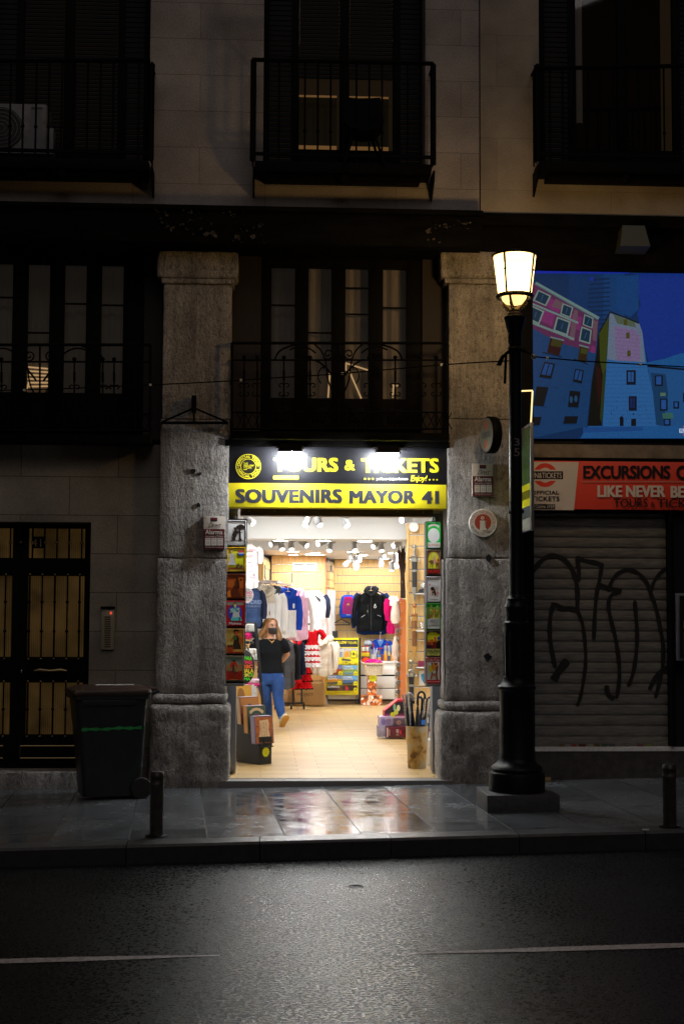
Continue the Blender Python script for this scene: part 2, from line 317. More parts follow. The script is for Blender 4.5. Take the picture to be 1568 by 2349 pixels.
# ------------------------------------------------------------------ ground
def groundmat(name, kind):
    m = bpy.data.materials.new(name); m.use_nodes = True; n = m.node_tree; b = n.nodes['Principled BSDF']; L = n.links.new
    tc = n.nodes.new('ShaderNodeNewGeometry'); pos = tc.outputs['Position']
    def noise(scale, det=6, rough=0.6):
        z = n.nodes.new('ShaderNodeTexNoise'); z.inputs['Scale'].default_value = scale; z.inputs['Detail'].default_value = det; z.inputs['Roughness'].default_value = rough
        L(pos, z.inputs['Vector']); return z.outputs['Fac']
    def rng(s, a, b_, c, d):
        r = n.nodes.new('ShaderNodeMapRange'); r.inputs[1].default_value = a; r.inputs[2].default_value = b_; r.inputs[3].default_value = c; r.inputs[4].default_value = d; L(s, r.inputs[0]); return r.outputs[0]
    def mth(op, x, y):
        q = n.nodes.new('ShaderNodeMath'); q.operation = op
        for i, t in enumerate((x, y)):
            if isinstance(t, (int, float)): q.inputs[i].default_value = t
            else: L(t, q.inputs[i])
        return q.outputs[0]
    def colr(fac, a, c):
        x = n.nodes.new('ShaderNodeMix'); x.data_type = 'RGBA'; x.inputs[6].default_value = (*a, 1); x.inputs[7].default_value = (*c, 1); L(fac, x.inputs[0]); return x.outputs[2]
    bp = n.nodes.new('ShaderNodeBump')
    if kind == 'road':
        g = noise(85, 2, 0.5); g2 = noise(0.7, 4); g3 = noise(46, 2, .5); chip = noise(130, 1)
        c1 = colr(rng(g, 0.35, 0.7, 0, 1), (0.004, 0.0045, 0.005), (0.013, 0.0145, 0.016)); cx = n.nodes.new('ShaderNodeMix'); cx.data_type = 'RGBA'
        L(rng(chip, .62, .70, 0, 1), cx.inputs[0]); L(c1, cx.inputs[6]); cx.inputs[7].default_value = (.11, .12, .125, 1); L(cx.outputs[2], b.inputs['Base Color'])
        L(mth('ADD', rng(g2, 0.35, 0.65, 0.22, 0.32), rng(g3, .36, .64, -.08, .16)), b.inputs['Roughness']); b.inputs['Specular IOR Level'].default_value = 0.13
        bp.inputs['Strength'].default_value = 0.8; bp.inputs['Distance'].default_value = 0.0045; L(g, bp.inputs['Height'])
    else:
        # slabs in strips that run from the wall to the kerb
        mp = n.nodes.new('ShaderNodeMapping'); mp.inputs['Rotation'].default_value = (0, 0, math.radians(86.5)); L(pos, mp.inputs[0])
        br = n.nodes.new('ShaderNodeTexBrick'); br.inputs['Scale'].default_value = 1; br.inputs['Brick Width'].default_value = 1.02; br.inputs['Row Height'].default_value = 0.60
        br.inputs['Mortar Size'].default_value = 0.006; br.inputs['Mortar Smooth'].default_value = 0.2; br.offset = 0.37; br.inputs['Bias'].default_value = 0
        br.inputs['Color1'].default_value = (0, 0, 0, 1); br.inputs['Color2'].default_value = (1, 1, 1, 1); br.inputs['Mortar'].default_value = (0.5, 0.5, 0.5, 1)
        L(mp.outputs[0], br.inputs['Vector'])
        sx = n.nodes.new('ShaderNodeSeparateColor'); L(br.outputs['Color'], sx.inputs[0]); slabv = sx.outputs[0]
        big = noise(2.2, 6); fine = noise(120, 4); mid = noise(9, 6)
        base = mth('MULTIPLY', rng(slabv, 0, 1, 0.8, 1.25), rng(big, 0.3, 0.7, 0.75, 1.25))
        base = mth('MULTIPLY', base, rng(fine, 0.3, 0.7, 0.75, 1.25))
        vm = n.nodes.new('ShaderNodeVectorMath'); vm.operation = 'SCALE'; vm.inputs[0].default_value = (0.105, 0.113, 0.122); L(base, vm.inputs['Scale'])
        mx = n.nodes.new('ShaderNodeMix'); mx.data_type = 'RGBA'; L(br.outputs['Fac'], mx.inputs[0]); L(vm.outputs[0], mx.inputs[6]); mx.inputs[7].default_value = (0.03, 0.03, 0.032, 1)
        L(mx.outputs[2], b.inputs['Base Color'])
        wet = mth('ADD', rng(mid, 0.40, 0.62, 0.0, 0.12), rng(slabv, 0, 1, 0.06, 0.15)); wet = mth('ADD', wet, rng(big, 0.35, 0.65, -0.02, 0.06))
        rgh = n.nodes.new('ShaderNodeMix'); rgh.data_type = 'FLOAT'; L(br.outputs['Fac'], rgh.inputs[0]); L(wet, rgh.inputs[2]); rgh.inputs[3].default_value = 0.7
        L(rgh.outputs[0], b.inputs['Roughness']); b.inputs['Specular IOR Level'].default_value = 0.55
        h = mth('SUBTRACT', mth('ADD', mth('MULTIPLY', fine, 0.10), mth('MULTIPLY', mid, 0.45)), mth('MULTIPLY', br.outputs['Fac'], 1.2))
        bp.inputs['Strength'].default_value = 0.16; bp.inputs['Distance'].default_value = 0.006; L(h, bp.inputs['Height'])
    L(bp.outputs[0], b.inputs['Normal']); _mats[name] = m; return m
m_road = groundmat('wet_asphalt', 'road'); m_slab = groundmat('wet_granite_slabs', 'slab')
m_kerb = mat('kerb_granite', (0.09, 0.093, 0.097), 0.30, bump=(90, 0.3, 0.004), var=(14, 0.3))
def sheet(name, pts, m, kind='structure'):
    b = MB(); b.add(pts, [tuple(range(len(pts)))], m); return b.build(name, kind=kind, norm=False)
ROADZ = -0.135
sheet('ground', [(-90, -60, gz(-90) + ROADZ - 0.02), (90, -60, gz(90) + ROADZ - 0.02), (90, 60, gz(90) + ROADZ - 0.02), (-90, 60, gz(-90) + ROADZ - 0.02)], mat('earth', (0.05, 0.045, 0.04), 0.9))
K0, K1 = PG(0, 1948), PG(1568, 1906)
def kerb(X, o=0.0): t = (X - K0.x) / (K1.x - K0.x); return K0.y + (K1.y - K0.y) * t + o
sheet('road', [(-60, -14.0, gz(-60) + ROADZ), (60, -14.0, gz(60) + ROADZ), (60, kerb(60, 0.1), gz(60) + ROADZ), (-60, kerb(-60, 0.1), gz(-60) + ROADZ)], m_road)
sheet('pavement', [(-60, kerb(-60, 0.26), gz(-60)), (60, kerb(60, 0.26), gz(60)), (60, 0.5, gz(60)), (-60, 0.5, gz(-60))], m_slab)
kb = MB(); xx = -12.0
while xx < 14:
    a, b2 = xx + 0.004, xx + 0.996
    kb.add([(a, kerb(a), gz(a) - 0.2), (b2, kerb(b2), gz(b2) - 0.2), (b2, kerb(b2, 0.256), gz(b2) - 0.2), (a, kerb(a, 0.256), gz(a) - 0.2),
            (a, kerb(a, 0.02), gz(a) + 0.003), (b2, kerb(b2, 0.02), gz(b2) + 0.003), (b2, kerb(b2, 0.256), gz(b2) + 0.003), (a, kerb(a, 0.256), gz(a) + 0.003),
            (a, kerb(a), gz(a) - 0.015), (b2, kerb(b2), gz(b2) - 0.015)],
           [(8, 9, 5, 4), (4, 5, 6, 7), (3, 7, 6, 2), (0, 8, 4, 7, 3), (1, 2, 6, 5, 9)], m_kerb); kb.add([(a, kerb(a), gz(a) - .2), (b2, kerb(b2), gz(b2) - .2), (b2, kerb(b2), gz(b2) - .015), (a, kerb(a), gz(a) - .015)], [(0, 1, 2, 3)], mat('kerb_face_shade', (.018, .018, .019), .6, var=(14, .4)))  # front face: wet stone with its shade painted in as near-black
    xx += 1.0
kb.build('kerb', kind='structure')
m_line = mat('lane_paint', (0.42, 0.36, 0.36), 0.55, var=(40, 0.55), bump=(120, 0.5, 0.004))
lb = MB()
for pa, pb, wa in (((-260, 2212), (505, 2191), 11), ((938, 2187), (1830, 2160), 11)):
    n = 16; vs = []
    for i in range(n + 1):
        t = i / n; x = pa[0] + (pb[0] - pa[0]) * t; y = pa[1] + (pb[1] - pa[1]) * t
        worn = min(1, 0.12 + 2.2 * (1 - t if pa[0] < 0 else t)) * wa / 2 * (0.9 + 0.2 * random.random())
        vs += [PG(x, y - worn, ROADZ + 0.004), PG(x, y + worn, ROADZ + 0.004)]
    lb.add(vs, [(2 * i, 2 * i + 1, 2 * i + 3, 2 * i + 2) for i in range(n)], m_line)
lb.build('road_markings', kind='structure', norm=False)
# ------------------------------------------------------------------ building no. 41
m_up = blockwall('upper_wall_limestone', (0.40, 0.36, 0.34), 1.35, 0.382, 0.004, offz=0.06, dark=0.55)
m_up2 = blockwall('neighbour_render', (0.38, 0.33, 0.27), 2.4, 0.55, 0.003, dark=0.7, bumpn=(90, 0.15, 0.004))
m_low = blockwall('lower_wall_ashlar', (0.27, 0.24, 0.20), 0.98, 0.392, 0.005, offz=0.10, dark=0.4, bumpn=(110, 0.4, 0.006))
def granite(name, col):
    m = bpy.data.materials.new(name); m.use_nodes = True; n = m.node_tree; b = n.nodes['Principled BSDF']; L = n.links.new
    pos = n.nodes.new('ShaderNodeNewGeometry').outputs['Position']
    def nz(scale, st=(1, 1, 1), det=6):
        mp = n.nodes.new('ShaderNodeMapping'); mp.inputs['Scale'].default_value = st; L(pos, mp.inputs[0]); z = n.nodes.new('ShaderNodeTexNoise'); z.inputs['Scale'].default_value = scale; z.inputs['Detail'].default_value = det; z.inputs['Roughness'].default_value = .65; L(mp.outputs[0], z.inputs['Vector']); return z.outputs['Fac']
    def rng(s_, a, c, d, e):
        r = n.nodes.new('ShaderNodeMapRange'); r.inputs[1].default_value = a; r.inputs[2].default_value = c; r.inputs[3].default_value = d; r.inputs[4].default_value = e; L(s_, r.inputs[0]); return r.outputs[0]
    def mu(x, y, op='MULTIPLY'):
        q = n.nodes.new('ShaderNodeMath'); q.operation = op
        for k, t in enumerate((x, y)):
            if isinstance(t, float): q.inputs[k].default_value = t
            else: L(t, q.inputs[k])
        return q.outputs[0]
    grime = rng(nz(2.2), .35, .65, .62, 1.18); drip = rng(nz(5.0, (1.6, 1.6, .16)), .40, .62, .70, 1.1); fleck = rng(nz(95.0, det=3), .32, .68, .55, 1.5); pit = nz(20.0, (1.5, 1.5, .75), 8); chis = nz(48.0, (1.6, 1.6, .5), 5)
    k = mu(mu(grime, drip), mu(fleck, rng(pit, .34, .5, .55, 1.08)))
    vm = n.nodes.new('ShaderNodeVectorMath'); vm.operation = 'SCALE'; vm.inputs[0].default_value = col; L(k, vm.inputs['Scale']); L(vm.outputs[0], b.inputs['Base Color']); b.inputs['Roughness'].default_value = .8; b.inputs['Specular IOR Level'].default_value = .3
    bp = n.nodes.new('ShaderNodeBump'); bp.inputs['Strength'].default_value = 1.0; bp.inputs['Distance'].default_value = .05; L(mu(pit, mu(chis, .55), 'ADD'), bp.inputs['Height']); L(bp.outputs[0], b.inputs['Normal']); _mats[name] = m; return m
m_gran = granite('rough_granite', (.47, .435, .405))
m_beam = mat('old_dark_timber', (0.006, 0.0055, 0.005), 0.85, spec=.05, bump=(30, 0.5, 0.02), var=(9, 0.5), stretch=(0.3, 1, 1))
m_iron = mat('black_iron', (0.004, 0.004, 0.0045), 0.6, metal=0.0, spec=0.06)
m_frame = mat('dark_painted_wood', (0.005, 0.0045, 0.004), 0.6, spec=0.06)
m_shut = mat('dark_blind_slats', (0.009, 0.009, 0.010), 0.6, spec=.2)
m_pane = glassm('window_glass', (0.92, 0.92, 0.92), 0.05)
m_curt = mat('net_curtain', (0.34, 0.30, 0.26), 0.9, var=(5, 0.2), stretch=(14, 1, 0.4), emit=((1, .85, .70), .0075))  # weak emission puts the dim room light into the cloth
m_plaster = mat('broken_plaster', (0.085, 0.075, 0.066), 0.9, bump=(24, 0.8, 0.03), var=(12, 0.6))
m_dark = mat('dark_void', (0.006, 0.006, 0.007), 0.9)
bld = thing('apartment_building', 'old stone apartment block numbered 41 with granite pillars, housing the lit souvenir shop', 'building', (0.2, 0.3, 0))
TOPY = -900
up = MB(m_up and Matrix())
def wall(mb, x0, y0, x1, y1, Y0, Y1, m): slab(mb, x0, y0, x1, y1, Y0, Y1, m)
# one upright run per pier and a strip under / over each opening, butted in X
XB = [P(x, 240, 0).x for x in (-700, -330, -29, 343, 604, 975, 1098)]
zt, zb = P(700, TOPY, 0).z, P(700, 475, -.26).z + .002
zo1, zo0 = P(700, -170, 0).z, P(700, 405, 0).z      # head and foot of the balcony openings
for i, (a, b2) in enumerate(zip(XB[:-1], XB[1:])):
    if i % 2 == 1 and i > 0 or i == 0: pass
    op = i in (2, 4) or i == 0
    if op:
        up.box((a, 0, zb), (b2, 0.45, zo0), m_up); up.box((a, 0, zo1), (b2, 0.45, zt), m_up)
    else: up.box((a, 0, zb), (b2, 0.45, zt), m_up)
up.build('upper_wall', bld)
# timber lintel band over the mid floor, its plaster fallen off above the pillars
bm_ = MB(); z1 = P(700, 475, -.26).z; z0 = P(700, 560, -.26).z; zq = P(700, 576, 0).z
bm_.box((XB[0], -0.24, z0), (XB[-1], 0.40, z1 - .052), m_beam, 0.02); bm_.box((XB[0], 0.03, zq), (XB[-1], 0.40, z0 - .002), m_beam, 0.01)
bm_.box((XB[0], -0.28, z1 - 0.05), (XB[-1], 0.40, z1), m_beam, 0.015)  # band projects further than needed, shaped to shade the pillar heads
bm_.build('lintel_beam', bld)
pf = MB(); random.seed(3)
for cx, cy, rx, ry, n in ((470, 512, 95, 28, 44), (400, 500, 50, 20, 16), (1000, 535, 26, 22, 14), (1045, 517, 34, 12, 16), (572, 535, 40, 25, 18)):
    for _ in range(n):
        x, y = cx + rx * random.uniform(-1, 1), cy + ry * random.uniform(-1, 1); s = random.choice((.006, .008, .012, .016, .022, .034))
        p = P(x, y, -0.25); e = random.uniform(0.25, 1.0); a = random.uniform(-0.7, 0.7)
        pts = []
        for k in range(6):
            t = 2 * PI * k / 6 + random.uniform(-.4, .4); q = s * random.uniform(0.5, 1.3)
            u, v = q * math.cos(t), q * e * math.sin(t); pts.append(p + Vector((u * math.cos(a) - v * math.sin(a), random.uniform(-.03, .02), u * math.sin(a) + v * math.cos(a))))
        pf.prism(pts, (0, 0.02, 0), m_plaster)
tag(pf.build('broken_plaster', bld), kind='stuff')
# granite pillars
def pillar(cap, neck, sh, base, joints, cx):
    b = MB(); Y1 = 0.62
    a = RB(*cap, -0.04); b1 = RB(*neck, -0.03)
    xs = sh
    zc1, zc0 = P(cx, cap[1], 0).z, P(cx, cap[3], 0).z
    stone_block(b, a[0], zc0 + 0.003, a[2], zc1, -0.028, Y1, m_gran, 0.03, 0.09, 0.006)
    stone_block(b, b1[0], P(cx, neck[3], 0).z + 0.003, b1[2], zc0, -0.022, Y1, m_gran, 0.012, 0.09, 0.003)
    top = P(cx, neck[3], 0).z
    for yj, x0, x1 in joints:
        bot = P(cx, yj, 0).z; X0 = P(x0, yj - 120, 0).x; X1 = P(x1, yj - 120, 0).x
        stone_block(b, X0, bot + 0.003, X1, top, 0.0, Y1, m_gran, 0.013, 0.055, 0.0045); top = bot
    a = RB(*base, -0.09); zm = P(cx, base[1] + 26, 0).z
    stone_block(b, a[0] + 0.03, zm + 0.004, a[2] - 0.03, top, -0.05, Y1, m_gran, 0.04, 0.05, 0.009)
    stone_block(b, a[0], gz(a[0]) - 0.06, a[2], zm, -0.09, Y1 + 0.01, m_gran, 0.05, 0.05, 0.013)
    return b
pl = pillar((360, 577, 546, 640), (370, 640, 537, 652), None, (341, 1590, 526, 1795), [(962, 373, 530), (1281, 366, 524), (1592, 358, 519)], 448)
pl.build('pillar', bld)
pr = pillar((1010, 577, 1206, 640), (1020, 640, 1198, 652), None, (1010, 1606, 1194, 1785), [(962, 1029, 1190), (1281, 1026, 1190), (1608, 1021, 1190)], 1100)
hl = MB()
pr.build('pillar', bld)
# drilled holes and scars in the stone
for x, y, r in ((443, 1080, 6), (458, 1087, 4), (455, 1158, 5), (1120, 1280, 8), (1118, 1507, 9), (1107, 1184, 2.5), (1109, 1198, 2.5)):
    p = P(x, y, -0.012); q = r / SC(0); pts = [p + Vector((q * random.uniform(.6, 1.2) * math.cos(2 * PI * k / 9), 0, q * random.uniform(.6, 1.2) * math.sin(2 * PI * k / 9))) for k in range(9)]
    hl = MB(); hl.prism(pts, (0, 0.01, 0), m_dark); hl.build('stone_hole', bld)
# lower wall left of the shop with the street door
lw = MB(); YW = 0.16
zl1 = P(180, 1018, YW).z; zd = P(100, 1197, YW).z
XL = [P(-700, 1500, YW).x, P(-126, 1500, YW).x, P(204.5, 1500, YW).x, P(366, 1500, YW).x]
lw.box((XL[0], YW, gz(XL[0]) - .1), (XL[1], 0.6, zl1), m_low); lw.box((XL[1], YW, zd), (XL[2], 0.6, zl1), m_low)
lw.box((XL[2], YW, gz(XL[2]) - .1), (XL[3] + 0.02, 0.6, zl1), m_low)
lw.build('lower_wall', bld)
st = MB(); st.box((XL[1] - .05, 0.02, gz(XL[1]) - .1), (XL[2] + .06, 0.55, P(100, 1772, 0.02).z), m_gran, 0.02); st.build('door_step', bld)
# street door: two leaves, grilles over lit ribbed glass
YD = 0.40
def amberglass():
    m = bpy.data.materials.new('ribbed_amber_glass'); m.use_nodes = True; n = m.node_tree; b = n.nodes['Principled BSDF']; L = n.links.new
    tc = n.nodes.new('ShaderNodeNewGeometry'); mp = n.nodes.new('ShaderNodeMapping'); L(tc.outputs['Position'], mp.inputs[0])
    nz = n.nodes.new('ShaderNodeTexNoise'); nz.inputs['Scale'].default_value = 2.3; nz.inputs['Detail'].default_value = 3; L(mp.outputs[0], nz.inputs['Vector'])
    wv = n.nodes.new('ShaderNodeTexWave'); wv.inputs['Scale'].default_value = 16; wv.inputs['Distortion'].default_value = 0.6; L(mp.outputs[0], wv.inputs['Vector'])
    mu = n.nodes.new('ShaderNodeMath'); mu.operation = 'MULTIPLY'; L(nz.outputs['Fac'], mu.inputs[0])
    rg = n.nodes.new('ShaderNodeMapRange'); rg.inputs[3].default_value = 0.65; L(wv.outputs['Fac'], rg.inputs[0]); L(rg.outputs[0], mu.inputs[1])
    r2 = n.nodes.new('ShaderNodeMapRange'); r2.inputs[1].default_value = 0.2; r2.inputs[2].default_value = 0.65; r2.inputs[3].default_value = 0.05; r2.inputs[4].default_value = 1.15; L(mu.outputs[0], r2.inputs[0])
    b.inputs['Base Color'].default_value = (0.03, 0.022, 0.012, 1); b.inputs['Roughness'].default_value = 0.35
    b.inputs['Emission Color'].default_value = (0.042, 0.023, 0.006, 1); L(r2.outputs[0], b.inputs['Emission Strength']); _mats['ribbed_amber_glass'] = m; return m
m_amber = amberglass()
m_brass = mat('worn_brass', (0.30, 0.22, 0.11), 0.4, metal=0.8)
def dZ(y): return P(100, y, YD).z
def dX(x): return P(x, 1500, YD).x
door = MB(); zbot = P(100, 1764, YD).z
for x0, x1 in ((-128, -117), (25, 43), (43, 61), (191, 209)): door.box((dX(x0) + .001, YD, zbot), (dX(x1) - .001, YD + .07, dZ(1197)), m_frame, 0.004)
for xs in ((-117, 25), (61, 191)):
    for y0, y1 in ((1198, 1212), (1280, 1321), (1507, 1566), (1685, 1763)):
        door.box((dX(xs[0]), YD + .004, dZ(y1)), (dX(xs[1]), YD + .066, dZ(y0)), m_frame, 0.004)
dr = door.build('street_door', bld)
gl = MB()
for xs in ((-117, 25), (61, 191)):
    for y0, y1 in ((1212, 1280), (1321, 1507), (1566, 1685)): gl.box((dX(xs[0]), YD + .045, dZ(y1)), (dX(xs[1]), YD + .055, dZ(y0)), m_amber)
gl.build('door_glass', dr)
gr = MB()
for x in (20, 44, 71, 99, 127, 155, 184): gr.tube([(dX(x), YD - .012, dZ(1283)), (dX(x), YD - .012, dZ(1207))], .009, m_iron, 6); gr.sphere((dX(x), YD - .014, dZ(1245)), .017, m_brass, 8, 6)
for y0, y1, kn in ((1318, 1511, (1381, 1448)), (1563, 1689, (1627,))):
    for x in (-105, -76, -47, -18, 11, 66, 95, 124, 153, 181):
        gr.tube([(dX(x), YD - .012, dZ(y1)), (dX(x), YD - .012, dZ(y0))], .009, m_iron, 6)
        for k in (y0, y1): gr.sphere((dX(x), YD - .012, dZ(k)), .013, m_brass, 8, 6)
        for k in kn: gr.sphere((dX(x), YD - .012, dZ(k)), .017, m_iron, 8, 6)
gr.build('door_grille', dr)
nb = MB(); nb.box((dX(72), YD - .03, dZ(1258)), (dX(98), YD - .016, dZ(1231)), m_iron, 0.003)
cv = Canvas(lambda x, y: P(x, y, YD - .031), (0, -1, 0), nb); cv.text('#8b7a55', '41', 73.5, 1236, 95, 1254, 0.0)
nb.build('number_plate', dr)
hd = MB(); hd.tube([(dX(81), YD - .05, dZ(1538)), (dX(95), YD - .05, dZ(1536)), (dX(118), YD - .055, dZ(1538)), (dX(142), YD - .05, dZ(1536)), (dX(156), YD - .05, dZ(1538))], [.008, .016, .011, .016, .008], m_brass, 8)
for x in (88, 149): hd.tube([(dX(x), YD - .05, dZ(1537)), (dX(x), YD + .01, dZ(1537))], .008, m_brass, 6)
hd.sphere((dX(51), YD - .012, dZ(1540)), .014, mat('steel_key_plate', (.5, .5, .52), .3, metal=.9), 8, 6, 0.6, .5, 1.3); hd.build('door_handle', dr)
ml = MB(); q = lambda x, y: Vector((dX(x), YD - .004, dZ(y)))
for x0, x1 in ((51, 179), (-107, 12)): ml.tube([q(x0, 1711), q(x1, 1711), q(x1, 1739), q(x0, 1739), q(x0, 1711)], .008, m_brass, 6)
ml.build('door_moulding', dr)
# ---- windows
def curtain(mb, X0, X1, Z0, Z1, Y, m, amp=.018, per=.11):
    n = max(6, int((X1 - X0) / .022)); vs = []; fs = []; ph = random.uniform(0, 6)
    for i in range(n + 1):
        x = X0 + (X1 - X0) * i / n; y = Y + amp * math.sin(2 * PI * x / per + ph) + amp * .5 * math.sin(2 * PI * x / per * .37 + 1)
        vs += [(x, y, Z0), (x, y, Z1)]
    mb.add(vs, [(2 * i, 2 * i + 2, 2 * i + 3, 2 * i + 1) for i in range(n)], m, True)
def midwindow(name, panes, muntins, x0, x1, ytop, ybot, Y, yhead, ysill):
    """French windows: stiles and rails butted round each pane"""
    xs = [x0] + [v for p in panes for v in p] + [x1]; ym = 760
    fx = lambda x: P(x, ym, Y).x; fz = lambda y: P((x0 + x1) / 2, y, Y).z
    b = MB()
    for i in range(0, len(xs), 2): b.box((fx(xs[i]), Y, fz(ysill)), (fx(xs[i + 1]), Y + .08, fz(yhead)), m_frame, .004)
    for a, c in panes:
        b.box((fx(a), Y + .005, fz(ysill)), (fx(c), Y + .075, fz(ybot)), m_frame); b.box((fx(a), Y + .005, fz(ytop)), (fx(c), Y + .075, fz(yhead)), m_frame)
        b.box((fx(a) + .05, Y - .012, fz(ysill) + .08), (fx(c) - .05, Y + .003, fz(ybot) - .1), m_frame, .006)
    for k, ys in muntins:
        for y in ys: b.box((fx(panes[k][0]), Y + .02, fz(y) - .007), (fx(panes[k][1]), Y + .05, fz(y) + .007), m_frame)
    fo = b.build(name, bld)
    for a, c in panes:
        g = MB(); g.box((fx(a), Y + .04, fz(ybot)), (fx(c), Y + .044, fz(ytop)), m_pane); g.build('pane', fo)
        cu = MB(); curtain(cu, fx(a) - .04, fx(c) + .04, fz(ybot) - .1, fz(ytop) + .1, Y + .17, m_curt); cu.build('curtain', fo, norm=False)
    return fo
midwindow('french_window', [(622, 676), (707, 760), (792, 845), (878, 932)], [(0, (701,)), (1, (763,)), (2, (659, 719)), (3, (703,))], 598, 968, 614, 914, .30, 585, 985)
midwindow('french_window', [(-105, -53), (-22, 28), (62, 113), (146, 197), (231, 282)], [(1, (682,)), (2, (762,)), (3, (694,)), (4, (696,))], -160, 330, 604, 900, .30, 585, 985)
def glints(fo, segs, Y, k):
    b = MB(); m = mat('orange_glint_glow', (.1, .06, .02), .5, emit=((1, .62, .28), k))  # added glowing tubes imitate orange glints in the panes
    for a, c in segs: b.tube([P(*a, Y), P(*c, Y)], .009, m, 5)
    b.build('pane_glints', fo)
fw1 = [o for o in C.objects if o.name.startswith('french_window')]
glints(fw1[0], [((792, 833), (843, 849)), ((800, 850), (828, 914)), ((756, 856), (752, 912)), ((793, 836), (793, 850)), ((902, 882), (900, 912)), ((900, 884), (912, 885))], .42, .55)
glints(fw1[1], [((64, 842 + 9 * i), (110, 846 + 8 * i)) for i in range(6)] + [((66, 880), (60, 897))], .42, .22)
# reddish timber reveals beside the windows, back wall of the rooms
m_rev = mat('brown_reveal_boards', (0.016, 0.009, 0.007), 0.7, var=(12, 0.4), stretch=(6, 6, .4))
for x0, x1 in ((531, 598), (968, 1026), (330, 372), (-420, -160)): rv = MB(); slab(rv, x0, 576, x1, 1010, .26, .40, m_rev); rv.build('window_reveal', bld)
bk = MB(); X0, X1 = XB[0], XB[-1]
bk.box((X0, 1.5, P(700, 1015, 0).z), (X1, 1.55, P(700, 576, 0).z), m_dark); bk.build('room_wall', bld)
# ---- balconies
def spiral(cx, cy, r0, r1, a0, turns, n=22): return [(cx + (r0 + (r1 - r0) * i / n) * math.cos(a0 + turns * 2 * PI * i / n), cy + (r0 + (r1 - r0) * i / n) * math.sin(a0 + turns * 2 * PI * i / n)) for i in range(n + 1)]
def bez(p0, p1, p2, p3, n=12): return [tuple((1 - t) ** 3 * a + 3 * (1 - t) ** 2 * t * b + 3 * (1 - t) * t * t * c + t ** 3 * d for a, b, c, d in zip(p0, p1, p2, p3)) for t in [i / n for i in range(n + 1)]]
def midbalcony(x0, x1, centres, pick, Yf, dy=0):
    g = lambda x, y: P(x, y + dy, Yf)
    b = MB()
    sl = MB(); a = RB(x0 - 2, 992 + dy, x1 + 3, 1003 + dy, Yf); sl.box((a[0], Yf - .05, a[1] - .03), (a[2], .25, a[3]), m_beam, .01)
    so = sl.build('balcony', bld)
    for y, r in ((787, .016), (826, .010), (946, .010), (984, .012)): b.tube([g(x0, y), g(x1, y)], r, m_iron, 6)
    for x in (x0, x1): b.tube([g(x, 787), g(x, 995)], .014, m_iron, 6); b.tube([g(x, 787), P(x, 787 + dy, .2)], .012, m_iron, 6)
    for x in pick:
        b.tube([g(x, 826), g(x, 984)], .0085, m_iron, 6); b.sphere(g(x, 820), .022, m_iron, 8, 6); b.tube([g(x, 850), g(x, 872)], .013, m_iron, 6)
        for sx in (-1, 1):
            for sy in (-1, 1): b.tube([g(*p) for p in [(x, 894 + sy * 3)] + spiral(x + sx * 7, 894 + sy * 9, 7, 2.5, (PI if sx > 0 else 0), -sx * sy * .8, 12)], .0065, m_iron, 5)
    for c in centres:
        for s in (-1, 1):
            b.tube([g(c + s * x, y) for x, y in [(2, 912)] + bez((2, 912), (44, 870), (10, 820), (55, 790), 14)], .008, m_iron, 6)
            b.tube([g(c + s * x, y) for x, y in bez((55, 826), (40, 830), (25, 845), (8, 870), 10)], .011, m_iron, 6)
            b.tube([g(c + s * x, y) for x, y in spiral(24, 812, 13, 3, PI * .2, 1.4, 26)], .008, m_iron, 6)
            b.tube([g(c + s * x, y) for x, y in bez((40, 880), (60, 858), (30, 830), (34, 848), 12)], .007, m_iron, 6)
            b.tube([g(c + s * x, y) for x, y in bez((52, 810), (75, 790), (95, 792), (112, 803), 10)], .009, m_iron, 6)
            b.tube([g(c + s * x, y) for x, y in bez((96, 790), (135, 800), (140, 806), (146, 826), 10)], .010, m_iron, 6)
        b.tube([g(c, 787), g(c, 984)], .010, m_iron, 6)
    x = x0 + 10
    while x < x1 - 6:                   # small lozenges along the foot rail
        b.tube([g(x, 946), g(x + 9, 965), g(x, 984)], .005, m_iron, 4); b.tube([g(x + 18, 946), g(x + 9, 965), g(x + 18, 984)], .005, m_iron, 4); x += 19
    b.build('railing', so)
midbalcony(532, 1026, (776,), (560, 590, 651, 711, 846, 906, 965, 1000), -.10)
midbalcony(-170, 345, (92,), (-120, -60, 4, 171, 236, 262, 310), -.10, 4)
